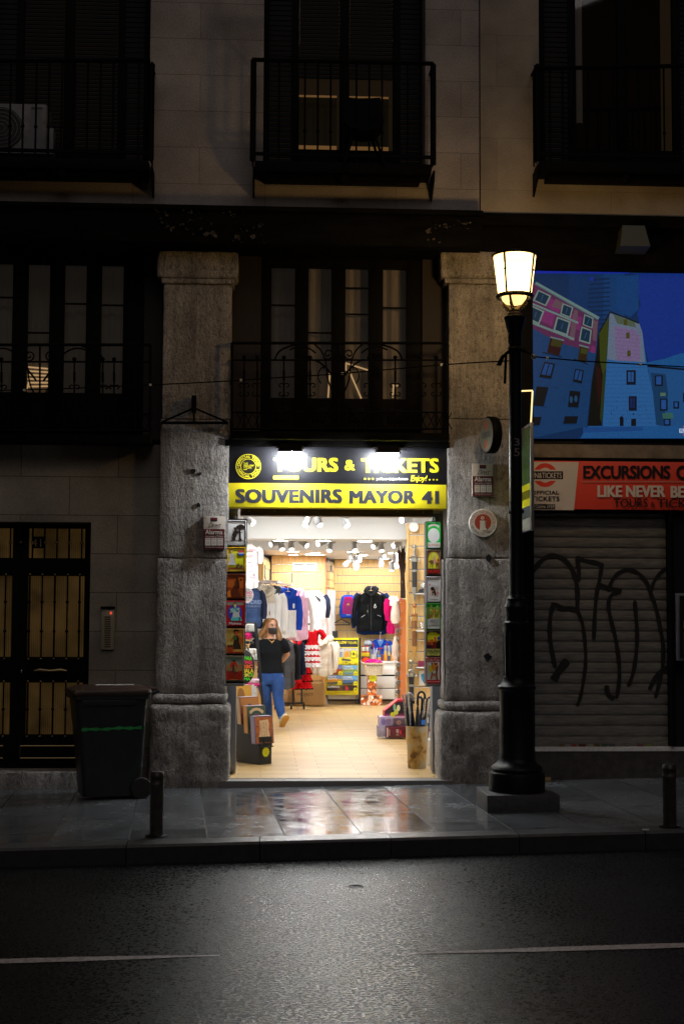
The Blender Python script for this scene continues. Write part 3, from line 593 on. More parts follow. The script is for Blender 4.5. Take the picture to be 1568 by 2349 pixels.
# upper balconies and their windows
def upbalcony(x0, x1, yr0, yr1, ys, xw0, xw1, kindw, Yf=-.30):
    g = lambda x, y: P(x, y, Yf)
    s = MB(); a = RB(x0 + 6, ys, x1 - 4, ys + 24, Yf)
    s.box((a[0], Yf, a[1]), (a[2], -.003, a[3]), m_iron, .01); s.box((a[0] + .1, Yf + .06, a[1] - .05), (a[2] - .1, -.003, a[1] - .002), m_iron, .01)
    so = s.build('balcony', bld)
    b = MB(); zb_ = a[3]
    b.tube([g(x0, yr0), g(x1, yr1)], .022, m_iron, 6)
    zt_ = (g(x0, yr0).z + g(x1, yr1).z) / 2
    X0, X1 = a[0] - .02, a[2] + .02; n = int((X1 - X0) / .125)
    for i in range(n + 1):
        x = X0 + (X1 - X0) * i / n; b.tube([(x, Yf + .02, zb_), (x, Yf + .02, zt_)], .010 if 0 < i < n else .03, m_iron, 6)
        b.sphere((x, Yf + .02, zb_ + .32), .02, m_iron, 6, 5)
    b.box((X0, Yf + .005, zb_ + .06), (X1, Yf + .035, zb_ + .09), m_iron)
    for X in (X0, X1):
        b.tube([(X, Yf, zt_), (X, -.003, zt_)], .016, m_iron, 6)
        for k in range(3): b.tube([(X, Yf + .1 + .11 * k, zb_), (X, Yf + .1 + .11 * k, zt_)], .009, m_iron, 6)
        b.prism([(X, Yf + .02, zb_ - .06), (X, -.01, zb_ - .06), (X, -.01, zb_ - .3), (X, Yf + .06, zb_ - .16)], (.02, 0, 0), m_iron)
    b.sphere(((X0 + X1) / 2, Yf + .05, a[1] - .05), .06, m_iron, 8, 6)
    b.build('railing', so)
    return so
upbalcony(578, 993, 137, 146, 372, 604, 975, 0)
upbalcony(-70, 345, 140, 138, 362, -29, 343, 1)
YU = .30
def upwindow(x0, x1, kind):
    fx = lambda x: P(x, 240, YU).x; fz = lambda y: P((x0 + x1) / 2, y, YU).z
    Wd = x1 - x0; b = MB(); u = lambda t: fx(x0 + Wd * t)
    # folded louvre shutters left and right, then frame stiles
    for a, c in ((.0, .035), (.175, .22), (.47, .53), (.80, .845), (.965, 1.0)): b.box((u(a), YU, fz(400)), (u(c), YU + .07, fz(-170)), m_frame, .004)
    for a, c in ((.22, .47), (.53, .80)):
        b.box((u(a), YU + .002, fz(399)), (u(c), YU + .068, fz(344)), m_frame); b.box((u(a), YU + .002, fz(-150)), (u(c), YU + .068, fz(-170)), m_frame)
    fo = b.build('balcony_window', bld)
    for a, c in ((.035, .175), (.845, .965)):
        z = fz(398); lv = MB()
        while z < fz(-168): lv.box((u(a), YU + .02, z), (u(c), YU + .05, z + .042), m_shut); z += .055
        lv.build('louvre_shutter', fo)
    if kind == 'mid':
        bl = MB(); z = fz(181)
        while z < fz(-150): bl.box((u(.222), YU + .005, z), (u(.468), YU + .022, z + .038), m_shut, .006, 1); bl.box((u(.532), YU + .005, z), (u(.798), YU + .022, z + .038), m_shut, .006, 1); z += .044
        bl.build('roller_blind', fo)
        lit = MB(); warm = mat('lit_room_wall', (.04, .03, .02), .8, emit=((1.0, .50, .16), .16)); dim = mat('dim_room_wall', (.015, .013, .01), .8, emit=((.8, .6, .3), .006))  # room lamplight put in as the glow of flat panels
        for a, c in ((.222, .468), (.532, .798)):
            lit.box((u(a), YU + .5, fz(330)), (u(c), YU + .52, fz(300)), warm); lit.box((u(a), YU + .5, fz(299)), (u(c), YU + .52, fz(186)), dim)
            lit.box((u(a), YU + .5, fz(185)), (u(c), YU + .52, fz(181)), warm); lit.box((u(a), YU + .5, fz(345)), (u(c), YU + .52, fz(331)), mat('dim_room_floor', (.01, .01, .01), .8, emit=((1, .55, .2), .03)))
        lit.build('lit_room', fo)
    elif kind == 'left':
        bl = MB(); z = fz(398)
        while z < fz(-150): bl.box((u(.222), YU + .005, z), (u(.468), YU + .022, z + .038), m_shut, .006, 1); bl.box((u(.532), YU + .005, z), (u(.798), YU + .022, z + .038), m_shut, .006, 1); z += .044
        bl.build('roller_blind', fo)
    else:
        rm = MB(); rm.box((u(.2), YU + .6, fz(400)), (u(.82), YU + .62, fz(-150)), m_dark); rm.build('room_wall', fo)
        cu = MB(); curtain(cu, u(.235), u(.275), fz(276), fz(-150), YU + .12, m_curt); cu.build('curtain', fo, norm=False)
    for a, c in ((.22, .47), (.53, .80)):
        g = MB(); g.box((u(a), YU + .035, fz(345)), (u(c), YU + .039, fz(-150)), m_pane); g.build('pane', fo)
    return fo
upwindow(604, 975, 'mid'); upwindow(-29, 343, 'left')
# folding chair left out on the middle balcony
ch = thing('chair', 'dark bucket chair left out on the balcony over the shop', 'chair', P(832, 360, -.2))
b = MB(); cpt = P(832, 300, -.2); zs = cpt.z
pts = [(-.2, .05), (-.16, .0), (0, -.04), (.14, -.02), (.2, .06)]
b.loft([[cpt + Vector((x, -.18 + k * .36 / 4 * 1, z + .02 * (k - 2) ** 2 * .3)) for x, z in pts] + [cpt + Vector((x, -.18 + k * .36 / 4, z - .02)) for x, z in reversed(pts)] for k in range(5)], m_iron)
b.build('seat', ch)
b = MB(); b.loft([[cpt + Vector((x, .16 + .10 * t, .05 + .38 * t + abs(x) * .1)) for x in (-.2, -.1, 0, .1, .2)] + [cpt + Vector((x, .18 + .10 * t, .05 + .38 * t + abs(x) * .1)) for x in (.2, .1, 0, -.1, -.2)] for t in (0, .5, 1)], m_iron); b.build('backrest', ch)
for sx, sy in ((-1, -1), (1, -1), (-1, 1), (1, 1)):
    b = MB(); b.tube([cpt + Vector((sx * .1, sy * .1, -.03)), Vector((cpt.x + sx * .21, cpt.y + sy * .17, P(700, 373, -.42).z))], .014, m_iron, 6); b.build('leg', ch)
# air conditioner on the left balcony
ac = thing('air_conditioner', 'pale outdoor air conditioning unit standing behind the railing of the upper balcony', 'air conditioner', P(40, 352, -.12))
a = RB(-60, 236, 108, 352, -.12); m_acw = mat('grimy_white_casing', (.22, .22, .235), .5, var=(8, .3))
b = MB(); b.box((a[0], -.12, a[1]), (a[2], .18, a[3]), m_acw, .03); b.box((a[2] - .001, -.06, a[1] + .02), (a[2] + .06, .12, a[1] + .3), m_acw, .02); b.build('casing', ac)
b = MB(); cc = P(4, 294, -.125); b.lathe([(.0, 0), (.2, 0), (.215, .012)], (0, 0, 0), 28, mat('dark_fan_grille', (.02, .02, .022), .6)); b.v = [Vector((cc.x + v.x, -.122 - v.z, cc.z + v.y)) for v in b.v]
for r in (.04, .08, .12, .16, .2): b.tube([(cc.x + r * math.cos(t * PI / 12), -.137, cc.z + r * math.sin(t * PI / 12)) for t in range(25)], .004, m_acw, 5)
b.build('fan_grille', ac)
cv = Canvas(lambda x, y: P(x, y, -.121), (0, -1, 0)); cv.rect('#7d7d84', 72, 254, 96, 346); cv.rect('#3e4150', 72, 246, 98, 251); cv.mb.build('front_panel', ac)
# ------------------------------------------------------------------ neighbouring building on the right
nbr = thing('apartment_building', 'neighbouring pale rendered building carrying the big blue screen and the closed shutter', 'building', (5.2, .3, 0))
XN = [XB[-1] + .012] + [P(x, 240, 0).x for x in (1235, 1620, 1790, 2100)]
zbn = P(1330, 493, 0).z; zo0n, zo1n = P(1400, 405, 0).z, P(1400, -190, 0).z
b = MB()
b.box((XN[0], -.012, zbn), (XN[1], .45, zt), m_up2); b.box((XN[1], -.012, zbn), (XN[2], .45, zo0n), m_up2); b.box((XN[1], -.012, zo1n), (XN[2], .45, zt), m_up2); b.box((XN[2], -.012, zbn), (XN[4], .45, zt), m_up2)
b.build('upper_wall', nbr)
b = MB(); b.box((XN[0], .02, P(1330, 618, 0).z), (XN[4], .40, zbn - .002), m_beam, .01); b.box((XN[0], -.05, zbn - .14), (XN[4], .018, zbn - .004), m_beam, .02); b.build('lintel_beam', nbr)
_bld = bld; bld = nbr
upwindow(1235, 1620, 'right'); so = upbalcony(1231, 1640, 157, 150, 372, 0, 0, 0)
bld = _bld
b = MB(); b.box((P(1188, 800, .2).x, .05, gz(4) - .1), (P(1215, 800, .2).x, .5, P(1200, 618, .2).z), m_iron)
slab(b, 1216, 618, 1900, 1012, .17, .40, m_dark); b.build('side_post', nbr)
m_conc = mat('stained_concrete', (.22, .18, .14), .9, bump=(50, .4, .01), var=(5, .4))
b = MB(); slab(b, 1216, 1022, 1900, 1052, .10, .45, m_conc); slab(b, 1216, 1010, 1900, 1022, .13, .45, m_dark); slab(b, 1216, 1053, 1900, 1060, .06, .45, m_frame); b.build('lintel', nbr)
# roller shutter with a painted tag
YS = .22
def shm():
    return mat('galvanised_slats', (.20, .19, .175), .45, metal=.15, var=(14, .4), stretch=(.4, 1, 3), bump=(40, .15, .004))
m_slat = shm()
a = RB(1216, 1176, 1537, 1712, YS); b = MB(); z = a[1]; vs = []
prof = [(0, 0), (-.004, .012), (-.006, .05), (-.004, .086), (.004, .094), (.004, .104)]
rows = []
while z < a[3]:
    for dy, dz in prof: rows.append((YS + dy * 1.6, z + dz))
    z += .108
n = len(rows); vs = [(a[0] - .12, y, z) for y, z in rows] + [(a[2], y, z) for y, z in rows]
b.add(vs, [(i, n + i, n + i + 1, i + 1) for i in range(n - 1)], m_slat)
b.box((a[0] - .12, YS - .02, a[1] - .09), (a[2], YS + .02, a[1] - .002), m_iron, .006)
sh = b.build('roller_shutter', nbr)
gcv = Canvas(lambda x, y: P(1003.7 + .35992 * x, 1147.1 + .35992 * y, YS - .016), (0, -1, 0), mk=lambda h: mat('black_spray_paint', (.006, .006, .006), .55)); gcv.step = .0003
def stroke(pts, w):
    q = [pts[0]] + pts + [pts[-1]]; sm = []
    for i in range(1, len(q) - 2):
        for k in range(6):
            t = k / 6; sm.append(tuple(.5 * (2 * b_ + (c_ - a_) * t + (2 * a_ - 5 * b_ + 4 * c_ - d_) * t * t + (3 * b_ - a_ - 3 * c_ + d_) * t ** 3) for a_, b_, c_, d_ in zip(q[i - 1], q[i], q[i + 1], q[i + 2])))
    sm.append(pts[-1]); n = len(sm); vs = []; gcv.k += 1
    for i, (x, y) in enumerate(sm):
        x0, y0 = sm[max(0, i - 1)]; x1, y1 = sm[min(n - 1, i + 1)]; dx, dy = x1 - x0, y1 - y0; l = math.hypot(dx, dy) or 1; hw = w * .56 * (1 + .12 * math.sin(i * .7)) * (.55 if i in (0, n - 1) else 1)
        for s_ in (-1, 1): vs.append(gcv.fn(x - s_ * dy / l * hw, y + s_ * dx / l * hw) + gcv.n * (gcv.k * gcv.step))
    gcv.mb.add(vs, [(2 * i, 2 * i + 1, 2 * i + 3, 2 * i + 2) for i in range(n - 1)], gcv.mk('x'))
stroke([(575, 560), (592, 480), (640, 405), (700, 360), (760, 357), (820, 395), (858, 450), (880, 520), (888, 600), (886, 700)], 26)
stroke([(886, 360), (898, 470), (890, 520)], 24); stroke([(880, 365), (930, 385), (1000, 398), (1050, 415)], 24)
stroke([(1045, 400), (1030, 500), (1010, 600), (998, 740), (992, 895)], 22); stroke([(1015, 535), (1090, 560), (1170, 580)], 22)
stroke([(720, 670), (755, 668), (790, 690), (840, 690), (885, 705)], 26)
stroke([(735, 665), (716, 740), (712, 850), (725, 960), (748, 1070)], 24); stroke([(885, 700), (918, 780), (935, 900), (940, 1030), (925, 1160), (905, 1260), (885, 1310)], 20)
stroke([(825, 1020), (770, 1090), (735, 1150)], 44)
stroke([(1085, 580), (1105, 520), (1150, 465), (1215, 445), (1280, 470), (1330, 530), (1352, 590), (1385, 680), (1410, 790), (1432, 920), (1430, 1060), (1405, 1180), (1385, 1260)], 22)
stroke([(1165, 580), (1105, 605), (1085, 670), (1100, 760), (1130, 880), (1150, 1010), (1155, 1130), (1138, 1265)], 22)
stroke([(1252, 640), (1262, 760), (1268, 880), (1258, 1010), (1240, 1110), (1212, 1185)], 22)
stroke([(1352, 590), (1375, 520), (1420, 460), (1475, 420)], 20); stroke([(1478, 1060), (1420, 1090), (1380, 1140), (1345, 1210)], 26)
stroke([(1072, 1180), (1085, 1240), (1125, 1265)], 26)
gcv.mb.build('spray_paint_tag', sh, norm=False)
b = MB(); slab(b, 1216, 1714, 1900, 1723, .12, .45, mat('sill_reflection_white', (.75, .75, .75), .35, var=(30, .2))); b.build('sill', nbr)  # near-white colour stands in for the reflection along the metal sill
b = MB(); slab(b, 1196, 1724, 1900, 1800, .13, .45, mat('dark_skirting_stone', (.05, .045, .04), .6, bump=(60, .4, .01), var=(12, .5))); b.build('skirting', nbr)
b = MB(); slab(b, 1538, 1172, 1545, 1713, .05, .5, m_iron); slab(b, 1546, 1172, 1900, 1713, .16, .5, m_dark); b.build('side_post', nbr)
b = MB(); a = RB(1216, 1060, 1900, 1800, .5); b.box((a[0] - .2, .5, a[1]), (a[2], .55, a[3]), m_dark); b.build('room_wall', nbr)
b = MB(); slab(b, 1216, 1168, 1537, 1176, .10, .4, m_iron); b.build('shutter_box', nbr)
# small stickers along the foot of the shutter
cv = Canvas(lambda x, y: P(1003.7 + .35992 * x, 1147.1 + .35992 * y, YS - .022), (0, -1, 0))
for i, (x, w_, h) in enumerate(((770, 34, '#6b5a2a'), (812, 26, '#86868a'), (850, 30, '#8a3a30'), (898, 40, '#5a2420'), (952, 36, '#8d8f80'), (998, 32, '#5b4a20'), (1040, 36, '#2f5a3a'), (1092, 36, '#4a5560'), (1190, 20, '#707078'), (1268, 38, '#6b3f46'), (1322, 38, '#6d7a3a'))): cv.rect(h, x, 1555, x + w_, 1580)
cv.mb.build('sticker_row', sh, norm=False)

# plain wall of the neighbour beyond the shop front
b = MB(); xw = P(1905, 1400, .12).x; b.box((xw, .12, gz(xw) - .1), (XN[4], .45, P(1330, 620, 0).z), blockwall('neighbour_base_render', (.16, .14, .12), 1.1, .55, .004)); b.build('lower_wall', nbr)
# ------------------------------------------------------------------ shop sign and its floodlights
Z1 = lambda x, y: (504.7 + .35114 * x, 997.9 + .35114 * y)      # grid used while measuring the sign
YSG = .03
m_sblk = mat('sign_black_vinyl', '#17171c', .42, bump=(200, .05, .001)); m_syel = mat('sign_yellow_vinyl', '#e8d820', .45, bump=(200, .05, .001))
sg = thing('shop_sign', 'wide black and yellow souvenir shop sign reading SOUVENIRS MAYOR 41 over the lit doorway', 'sign', P(773, 1165, YSG))
b = MB(); slab(b, 524, 1026, 1023, 1109.5, YSG, .30, m_sblk, .004); b.build('black_panel', sg)
b = MB(); slab(b, 524, 1110, 1023, 1165, YSG, .30, m_syel, .004); b.build('yellow_panel', sg)
def plc(x, y): return P(*Z1(x, y), YSG)
cv = Canvas(plc, (0, -1, 0)); YL = '#e9dc26'; WH = '#f2f0e4'
cv.text(YL, 'TOURS', 350, 152, 770, 237, .065, 1.04); cv.text(YL, '&', 812, 165, 880, 229, .05); cv.text(YL, 'TICKETS', 920, 155, 1427, 244, .065, 1.04)
cv.rect(YL, 348, 267, 511, 290)
cv.text(WH, 'yellow', 1020, 279, 1092, 299, .0); cv.text(WH, 'experience', 1098, 279, 1223, 299, .03)
cv.text(YL, 'Enjoy!', 1238, 264, 1340, 314, .0, .9, .12)
for x in (945, 970, 995, 1366, 1390, 1414):
    cv.poly(YL, [(x + (8 if k % 2 == 0 else 3.5) * math.sin(PI * k / 5), (288 if x < 1100 else 293) - (8 if k % 2 == 0 else 3.5) * math.cos(PI * k / 5)) for k in range(10)])
cv.ring(YL, 185, 207, 78, 82); cv.ring(YL, 185, 207, 48, 51)
cv.arc_text(YL, 'OFFICIAL TOUR', 185, 207, 56, 17, -PI * .99, -PI * .01, .02); cv.arc_text(YL, 'OFFICIAL TOUR', 185, 207, 56, 17, PI * .93, PI * .07, .02, True)
cv.ell(YL, 119, 212, 2.4); cv.ell(YL, 250, 208, 2.4)
cv.text(YL, 'THE', 153, 181, 183, 193, 0); cv.text(YL, 'YELLOW', 153, 195, 221, 207, .05); cv.text(YL, 'TOURS', 153, 209, 206, 221, .01); cv.rect(YL, 153, 226, 176, 229)
cv.mb.build('upper_lettering', sg, norm=False)
for wd, *q in (('SOUVENIRS', 100, 356, 797, 441), ('MAYOR', 842, 364, 1274, 444), ('41', 1316, 368, 1428, 447)): cv = Canvas(plc, (0, -1, 0)); cv.text('#2a2c36', wd, *q, .085, 1.05); cv.mb.build('lower_lettering', sg, norm=False)
b = MB(); slab(b, 516, 1011, 1031, 1025, -.02, .35, m_beam, .006); b.build('sign_canopy', sg)
b = MB(); m_hous = mat('brown_metal_housing', (.085, .052, .025), .45, bump=(20, .2, .01), var=(5, .4))
slab(b, 551, 1167, 993, 1184, .26, .42, m_hous, .006)
for x, y in ((571, 1169), (630, 1169), (912, 1170), (970, 1172)): b.sphere(P(x, y + 3, .258), .012, m_brass, 8, 6)
b.build('shutter_housing', bld)
m_fl = mat('flood_tube', (1, 1, 1), .4, emit=((.93, .97, 1.0), 1150.0))
def flood(x0, x1, y, label):
    c = P((x0 + x1) / 2, y, -.16); W = (x1 - x0) / SC(-.16)
    t = thing('floodlight', label, 'floodlight', c, 'floodlights over the shop sign')
    b = MB(); h = W / 2
    b.loft([[Vector((c.x + s * h * k, c.y + dy, c.z + dz)) for s, k, dy, dz in ((-1, 1, -.055, -.008), (1, 1, -.055, -.008), (1, 1, .05, .010), (-1, 1, .05, .010))],
            [Vector((c.x + s * h * .8, c.y + dy, c.z + dz)) for s, dy, dz in ((-1, -.04, .075), (1, -.04, .075), (1, .04, .085), (-1, .04, .085))]], m_iron, True, False)
    b.build('housing', t)
    b = MB(); b.tube([(c.x - h * .88, c.y - .028, c.z - .016), (c.x + h * .88, c.y - .028, c.z - .016)], .012, m_fl, 8); b.build('tube', t)
    b = MB()
    for s in (-1, 1): b.tube([(c.x + s * h * 1.03, c.y, c.z + .03), (c.x + s * h * 1.03, c.y + .06, c.z + .06)], .010, m_brass, 6)
    b.tube([(c.x, c.y + .03, c.z + .07), (c.x, .03, c.z + .075)], .014, m_iron, 6); b.build('bracket', t)
    ld = bpy.data.lights.new('flood_light', 'AREA'); ld.shape = 'RECTANGLE'; ld.size = W * .9; ld.size_y = .05; ld.energy = 6; ld.color = (.90, .96, 1.0); ld.spread = math.radians(165)
    lo = bpy.data.objects.new('flood_light', ld); C.objects.link(lo); lo.parent = t; lo.location = (0, .0, -.035)
    lo.rotation_euler = (math.radians(24), 0, 0); tag(lo)
flood(637, 694, 1036, 'floodlight shining on the letters TO of the sign'); flood(862, 917, 1039, 'floodlight shining on the letters CK of the sign')
# ------------------------------------------------------------------ big screen
def ZA(x, y): return (1089.7 + .30505 * x, 539.1 + .30505 * y)
YLED = .10
scr = thing('led_screen', 'large blue outdoor screen showing tilted pink and white buildings', 'screen', P(1400, 1010, YLED))
b = MB(); slab(b, 1214, 619, 1800, 1008, YLED, .16, m_iron); b.build('frame', scr)
K = .64
cv = Canvas(lambda x, y: P(*ZA(x, y), YLED - .002), (0, -1, 0), mk=lambda h: screenm(h, K), step=.0004)
S = lambda *p: [(p[i], p[i + 1]) for i in range(0, len(p), 2)]
cv.rect('#0d2f5a', 408, 268, 2300, 1532)
for i, (x0, x1, h) in enumerate(((700, 960, '#0f3566'), (960, 1120, '#123f74'))): cv.rect(h, x0, 290, x1, 700)
for i in range(11): cv.poly('#0a2a52', S(860 - i * 3, 330 + i * 34, 1010, 322 + i * 34, 1010, 333 + i * 34, 860 - i * 3, 346 + i * 34), i > 0)
cv.poly('#16348c', S(1135, 290, 2300, 290, 2300, 900, 1480, 910, 1300, 960, 1215, 600, 1240, 520, 1220, 420, 1230, 300)); cv.poly('#1b2fae', S(408, 268, 1150, 268, 1150, 290, 408, 290)); cv.rect('#1b2fa0', 860, 318, 884, 345)
cv.poly('#15427c', S(1060, 310, 1225, 300, 1225, 560, 1160, 620, 1060, 560))
cv.poly('#1d5a96', S(1280, 960, 1420, 930, 1540, 890, 2300, 870, 2300, 1050, 1280, 1010))
# left building, tilted
cv.poly('#153f6e', S(408, 340, 470, 360, 925, 620, 905, 890, 870, 1100, 835, 1440, 408, 1532))
cv.poly('#5c2a52', S(408, 350, 455, 368, 925, 625, 900, 890, 770, 850, 660, 820, 560, 775, 408, 690))
for p in (S(545, 470, 650, 510, 625, 590, 540, 545), S(520, 560, 600, 590, 575, 690, 480, 640), S(715, 590, 800, 620, 780, 720, 700, 690), S(870, 830, 900, 840, 895, 890, 860, 880)): cv.poly('#7c2f6a', p)
for p in (S(600, 480, 660, 510, 640, 560, 570, 540), S(740, 560, 770, 572, 740, 800, 700, 790), S(880, 640, 918, 650, 905, 800, 880, 790)): cv.poly('#6a4f5c', p)
for a in ((450, 362, 925, 628, 22), (408, 512, 770, 662, 15), (408, 655, 740, 785, 17)): cv.line('#6f8a88', [(a[0], a[1]), (a[2], a[3])], a[4])
cv.line('#44606e', [(455, 378), (918, 640)], 8)
for p in (S(475, 425, 552, 462, 522, 525, 445, 490), S(660, 525, 722, 550, 705, 615, 645, 590), S(822, 608, 875, 632, 868, 695, 812, 672), S(415, 540, 500, 580, 470, 660, 408, 630), S(618, 630, 698, 660, 680, 745, 596, 715), S(800, 702, 860, 725, 850, 810, 785, 790)):
    cx, cy = sum(q[0] for q in p) / 4, sum(q[1] for q in p) / 4
    cv.poly('#7a8f86', [(cx + (x - cx) * 1.3, cy + (y - cy) * 1.25) for x, y in p]); cv.poly('#12304a', p); cv.line('#2c5a72', [(cx - 8, cy + 22), (cx + 8, cy - 22)], 6)
for p, h in ((S(560, 775, 655, 795, 625, 910, 535, 885), '#2a0d14'), (S(575, 780, 650, 800, 640, 850, 560, 832), '#3a3a18'), (S(780, 840, 845, 855, 825, 970, 765, 945), '#30220f'), (S(790, 850, 840, 862, 834, 900, 784, 890), '#3f431b')): cv.poly(h, p)
cv.line('#6a7a80', [(560, 770), (662, 795)], 12); cv.line('#6a7a80', [(775, 830), (850, 850)], 12)
for p in (S(515, 955, 595, 970, 565, 1085, 475, 1070), S(745, 1008, 810, 1020, 795, 1120, 728, 1105), S(705, 1172, 785, 1180, 768, 1300, 690, 1295), S(455, 1140, 545, 1148, 508, 1292, 430, 1285), S(668, 1365, 768, 1365, 755, 1420, 654, 1422), S(425, 1370, 492, 1370, 478, 1434, 408, 1434)):
    cv.poly('#0b0f18', p)
    if p[0][0] in (515, 745): cx, cy = sum(q[0] for q in p) / 4, sum(q[1] for q in p) / 4; cv.poly('#1c4a86', [(cx + (x - cx) * .74, cy - 6 + (y - cy) * .72) for x, y in p]); cv.line('#0b0f18', [(cx + 12, cy - 46), (cx - 12, cy + 40)], 7)
for x, y in ((715, 1240), (750, 1235)): cv.ell('#1d4a70', x, y, 12, 26)
for a in ((500, 885, 645, 920), (735, 935, 840, 975)): cv.line('#0a1420', [(a[0], a[1]), (a[2], a[3])], 7)
# shaded side and tower
cv.poly('#0d0f0c', S(920, 750, 1000, 640, 985, 900, 965, 1200, 940, 1440, 838, 1444, 870, 1110, 905, 890)); cv.poly('#3b4515', S(925, 745, 1003, 610, 990, 930, 960, 1100, 930, 950)); cv.poly('#2c3a18', S(950, 1060, 975, 1000, 965, 1200, 945, 1420, 930, 1380)); cv.poly('#2a0f10', S(900, 980, 935, 1010, 945, 1180, 920, 1300, 905, 1150))
cv.poly('#2d66a4', S(1003, 590, 1225, 668, 1250, 745, 1285, 1000, 1330, 1200, 1370, 1440, 950, 1440, 965, 1200, 985, 900))
cv.poly('#6d7a92', S(1003, 590, 1225, 668, 1248, 735, 1268, 960, 1060, 950, 985, 935)); cv.poly('#806a94', S(1040, 690, 1200, 720, 1235, 790, 1225, 950, 1060, 950, 1045, 830)); cv.poly('#55624f', S(1030, 600, 1190, 660, 1200, 700, 1060, 670))
for i in range(9): cv.line('#5a6480', [(1045, 715 + i * 28), (1235, 735 + i * 28)], 3, i > 0)
for i in range(14): cv.line('#22568e', [(975 - i, 1000 + i * 32), (1290 + i * 6, 1000 + i * 32)], 3, i > 0)
cv.line('#141a10', [(925, 735), (1008, 580), (1222, 668)], 10)
for x, y in ((1120, 660), (1138, 760), (1146, 895)): cv.rect('#4a4a1c', x - 12, y - 22, x + 14, y + 22, False)
for p in ((1128, 1020, 1198, 1130), (1145, 1215, 1205, 1325)): cv.rect('#0e1526', *p); cv.rect('#2a5a9a' if p[1] < 1100 else '#1b2b60', p[0] + 12, p[1] + 14, p[2] - 16, p[3] - 22); cv.rect('#0e1526', (p[0] + p[2]) / 2 - 4, p[1], (p[0] + p[2]) / 2 + 3, p[3], True)
cv.rect('#10141a', 1163, 1385, 1200, 1440); cv.ell('#10141a', 1180, 1350, 6)
cv.poly('#0c1018', S(1078, 1470, 1078, 1400, 1076, 1378, 1092, 1362, 1106, 1378, 1106, 1470))
# low building at the right
cv.poly('#23568f', S(1285, 990, 2300, 1040, 2300, 1440, 1365, 1440, 1330, 1200)); cv.line('#0b1020', [(1285, 990), (2300, 1080)], 14); cv.poly('#173f66', S(1310, 1040, 1420, 1050, 1440, 1200, 1400, 1440, 1350, 1430))
for p in ((1340, 1060, 1400, 1140), (1378, 1235, 1436, 1325), (1405, 1385, 1458, 1438), (1478, 1255, 1522, 1310), (1550, 1190, 1600, 1260), (1700, 1100, 1760, 1190), (1700, 1260, 1760, 1350)): cv.rect('#0d1626', *p); cv.rect('#26549a', p[0] + 10, p[1] + 8, p[2] - 12, p[3] - 12)
cv.poly('#3a6a60', S(1395, 1345, 1470, 1340, 1480, 1385, 1400, 1385)); cv.rect('#5b7a62', 1380, 1190, 1420, 1215)
cv.poly('#205a98', S(838, 1440, 2300, 1440, 2300, 1532, 780, 1532)); cv.poly('#1b4a8a', S(800, 1450, 1250, 1446, 1250, 1475, 800, 1490))
cv.rect('#cfe0ff', 1522, 1460, 1640, 1492); cv.text('#1a3f90', 'FUN', 1530, 1464, 1580, 1488, .03); cv.poly('#f05a1c', S(1548, 1450, 1568, 1424, 1590, 1450)); cv.poly('#f05a1c', S(1548, 1502, 1568, 1526, 1590, 1502))
random.seed(11)
for _ in range(60): x, y = random.uniform(985, 1300), random.uniform(1220, 1420); cv.rect('#10305a', x, y, x + random.uniform(2, 9), y + random.uniform(2, 5), True)
for _ in range(26): x, y = random.uniform(420, 860), random.uniform(900, 1340); cv.rect('#0b1830', x, y, x + random.uniform(3, 14), y + random.uniform(2, 5), True)
cv.mb.build('picture', scr, norm=False)
# floodlight box above the screen
t = thing('floodlight', 'unlit boxy floodlight hanging above the blue screen', 'floodlight', P(1450, 576, -.2))
b = MB(); a = P(1450, 548, -.2); h = .13
b.loft([[a + Vector((s * .155, y, z)) for s, y, z in ((-1, -.1, -.1), (1, -.1, -.1), (1, .12, -.13), (-1, .12, -.13))], [a + Vector((s * .115, y, z)) for s, y, z in ((-1, -.04, .13), (1, -.04, .13), (1, .12, .10), (-1, .12, .10))]], mat('grey_cast_metal', (.045, .05, .034), .5), True, False); b.build('housing', t)
b = MB(); b.tube([a + Vector((0, .1, .05)), a + Vector((0, .26, .1))], .02, m_iron, 6); b.build('arm', t)
# ------------------------------------------------------------------ red shop sign under the screen
def Z6(x, y): return (1055.3 + .327 * x, 917.6 + .327 * y)
rs = thing('shop_sign', 'long red and cream excursions sign between the screen and the shutter', 'sign', P(1400, 1170, .04))
m_red = mat('sign_red_vinyl', '#f04a34', .5)
b = MB(); slab(b, 1216, 1060, 1900, 1170, .04, .2, m_red, .004); b.build('panel', rs)
cv = Canvas(lambda x, y: P(*Z6(x, y), .04), (0, -1, 0)); K1 = '#141012'
cv.poly('#e8dccf', S(494, 435, 828, 435, 795, 773, 494, 771))
cv.ring('#f04a34', 593, 527, 52, 84, 40); cv.rect('#e8dccf', 500, 490, 690, 567); cv.rect(K1, 494, 500, 718, 556); cv.text('#e8dccf', 'FUN&TICKETS', 478, 510, 708, 548, .02)
cv.text(K1, 'OFFICIAL', 494, 636, 690, 662, .03); cv.text(K1, 'TICKETS', 496, 676, 692, 707, .03); cv.rect(K1, 517, 730, 662, 762); cv.text('#e8dccf', 'Cicma 3759', 524, 735, 656, 757, .0)
cv.text(K1, 'EXCURSIONS', 858, 462, 1468, 550, .055, .95); cv.text(K1, 'CITY', 1510, 462, 1740, 556, .055, .95); cv.rect('#a89a8c', 848, 572, 2400, 577)
cv.text('#ece4da', 'LIKE NEVER', 957, 603, 1432, 680, .075); cv.text('#ece4da', 'BEFORE', 1468, 606, 1790, 684, .075); cv.text(K1, 'TOURS', 1070, 694, 1308, 752, .03); cv.text(K1, '&', 1328, 715, 1358, 750, .02); cv.text(K1, 'TICKETS', 1374, 696, 1720, 756, .03)
cv.mb.build('lettering', rs, norm=False)
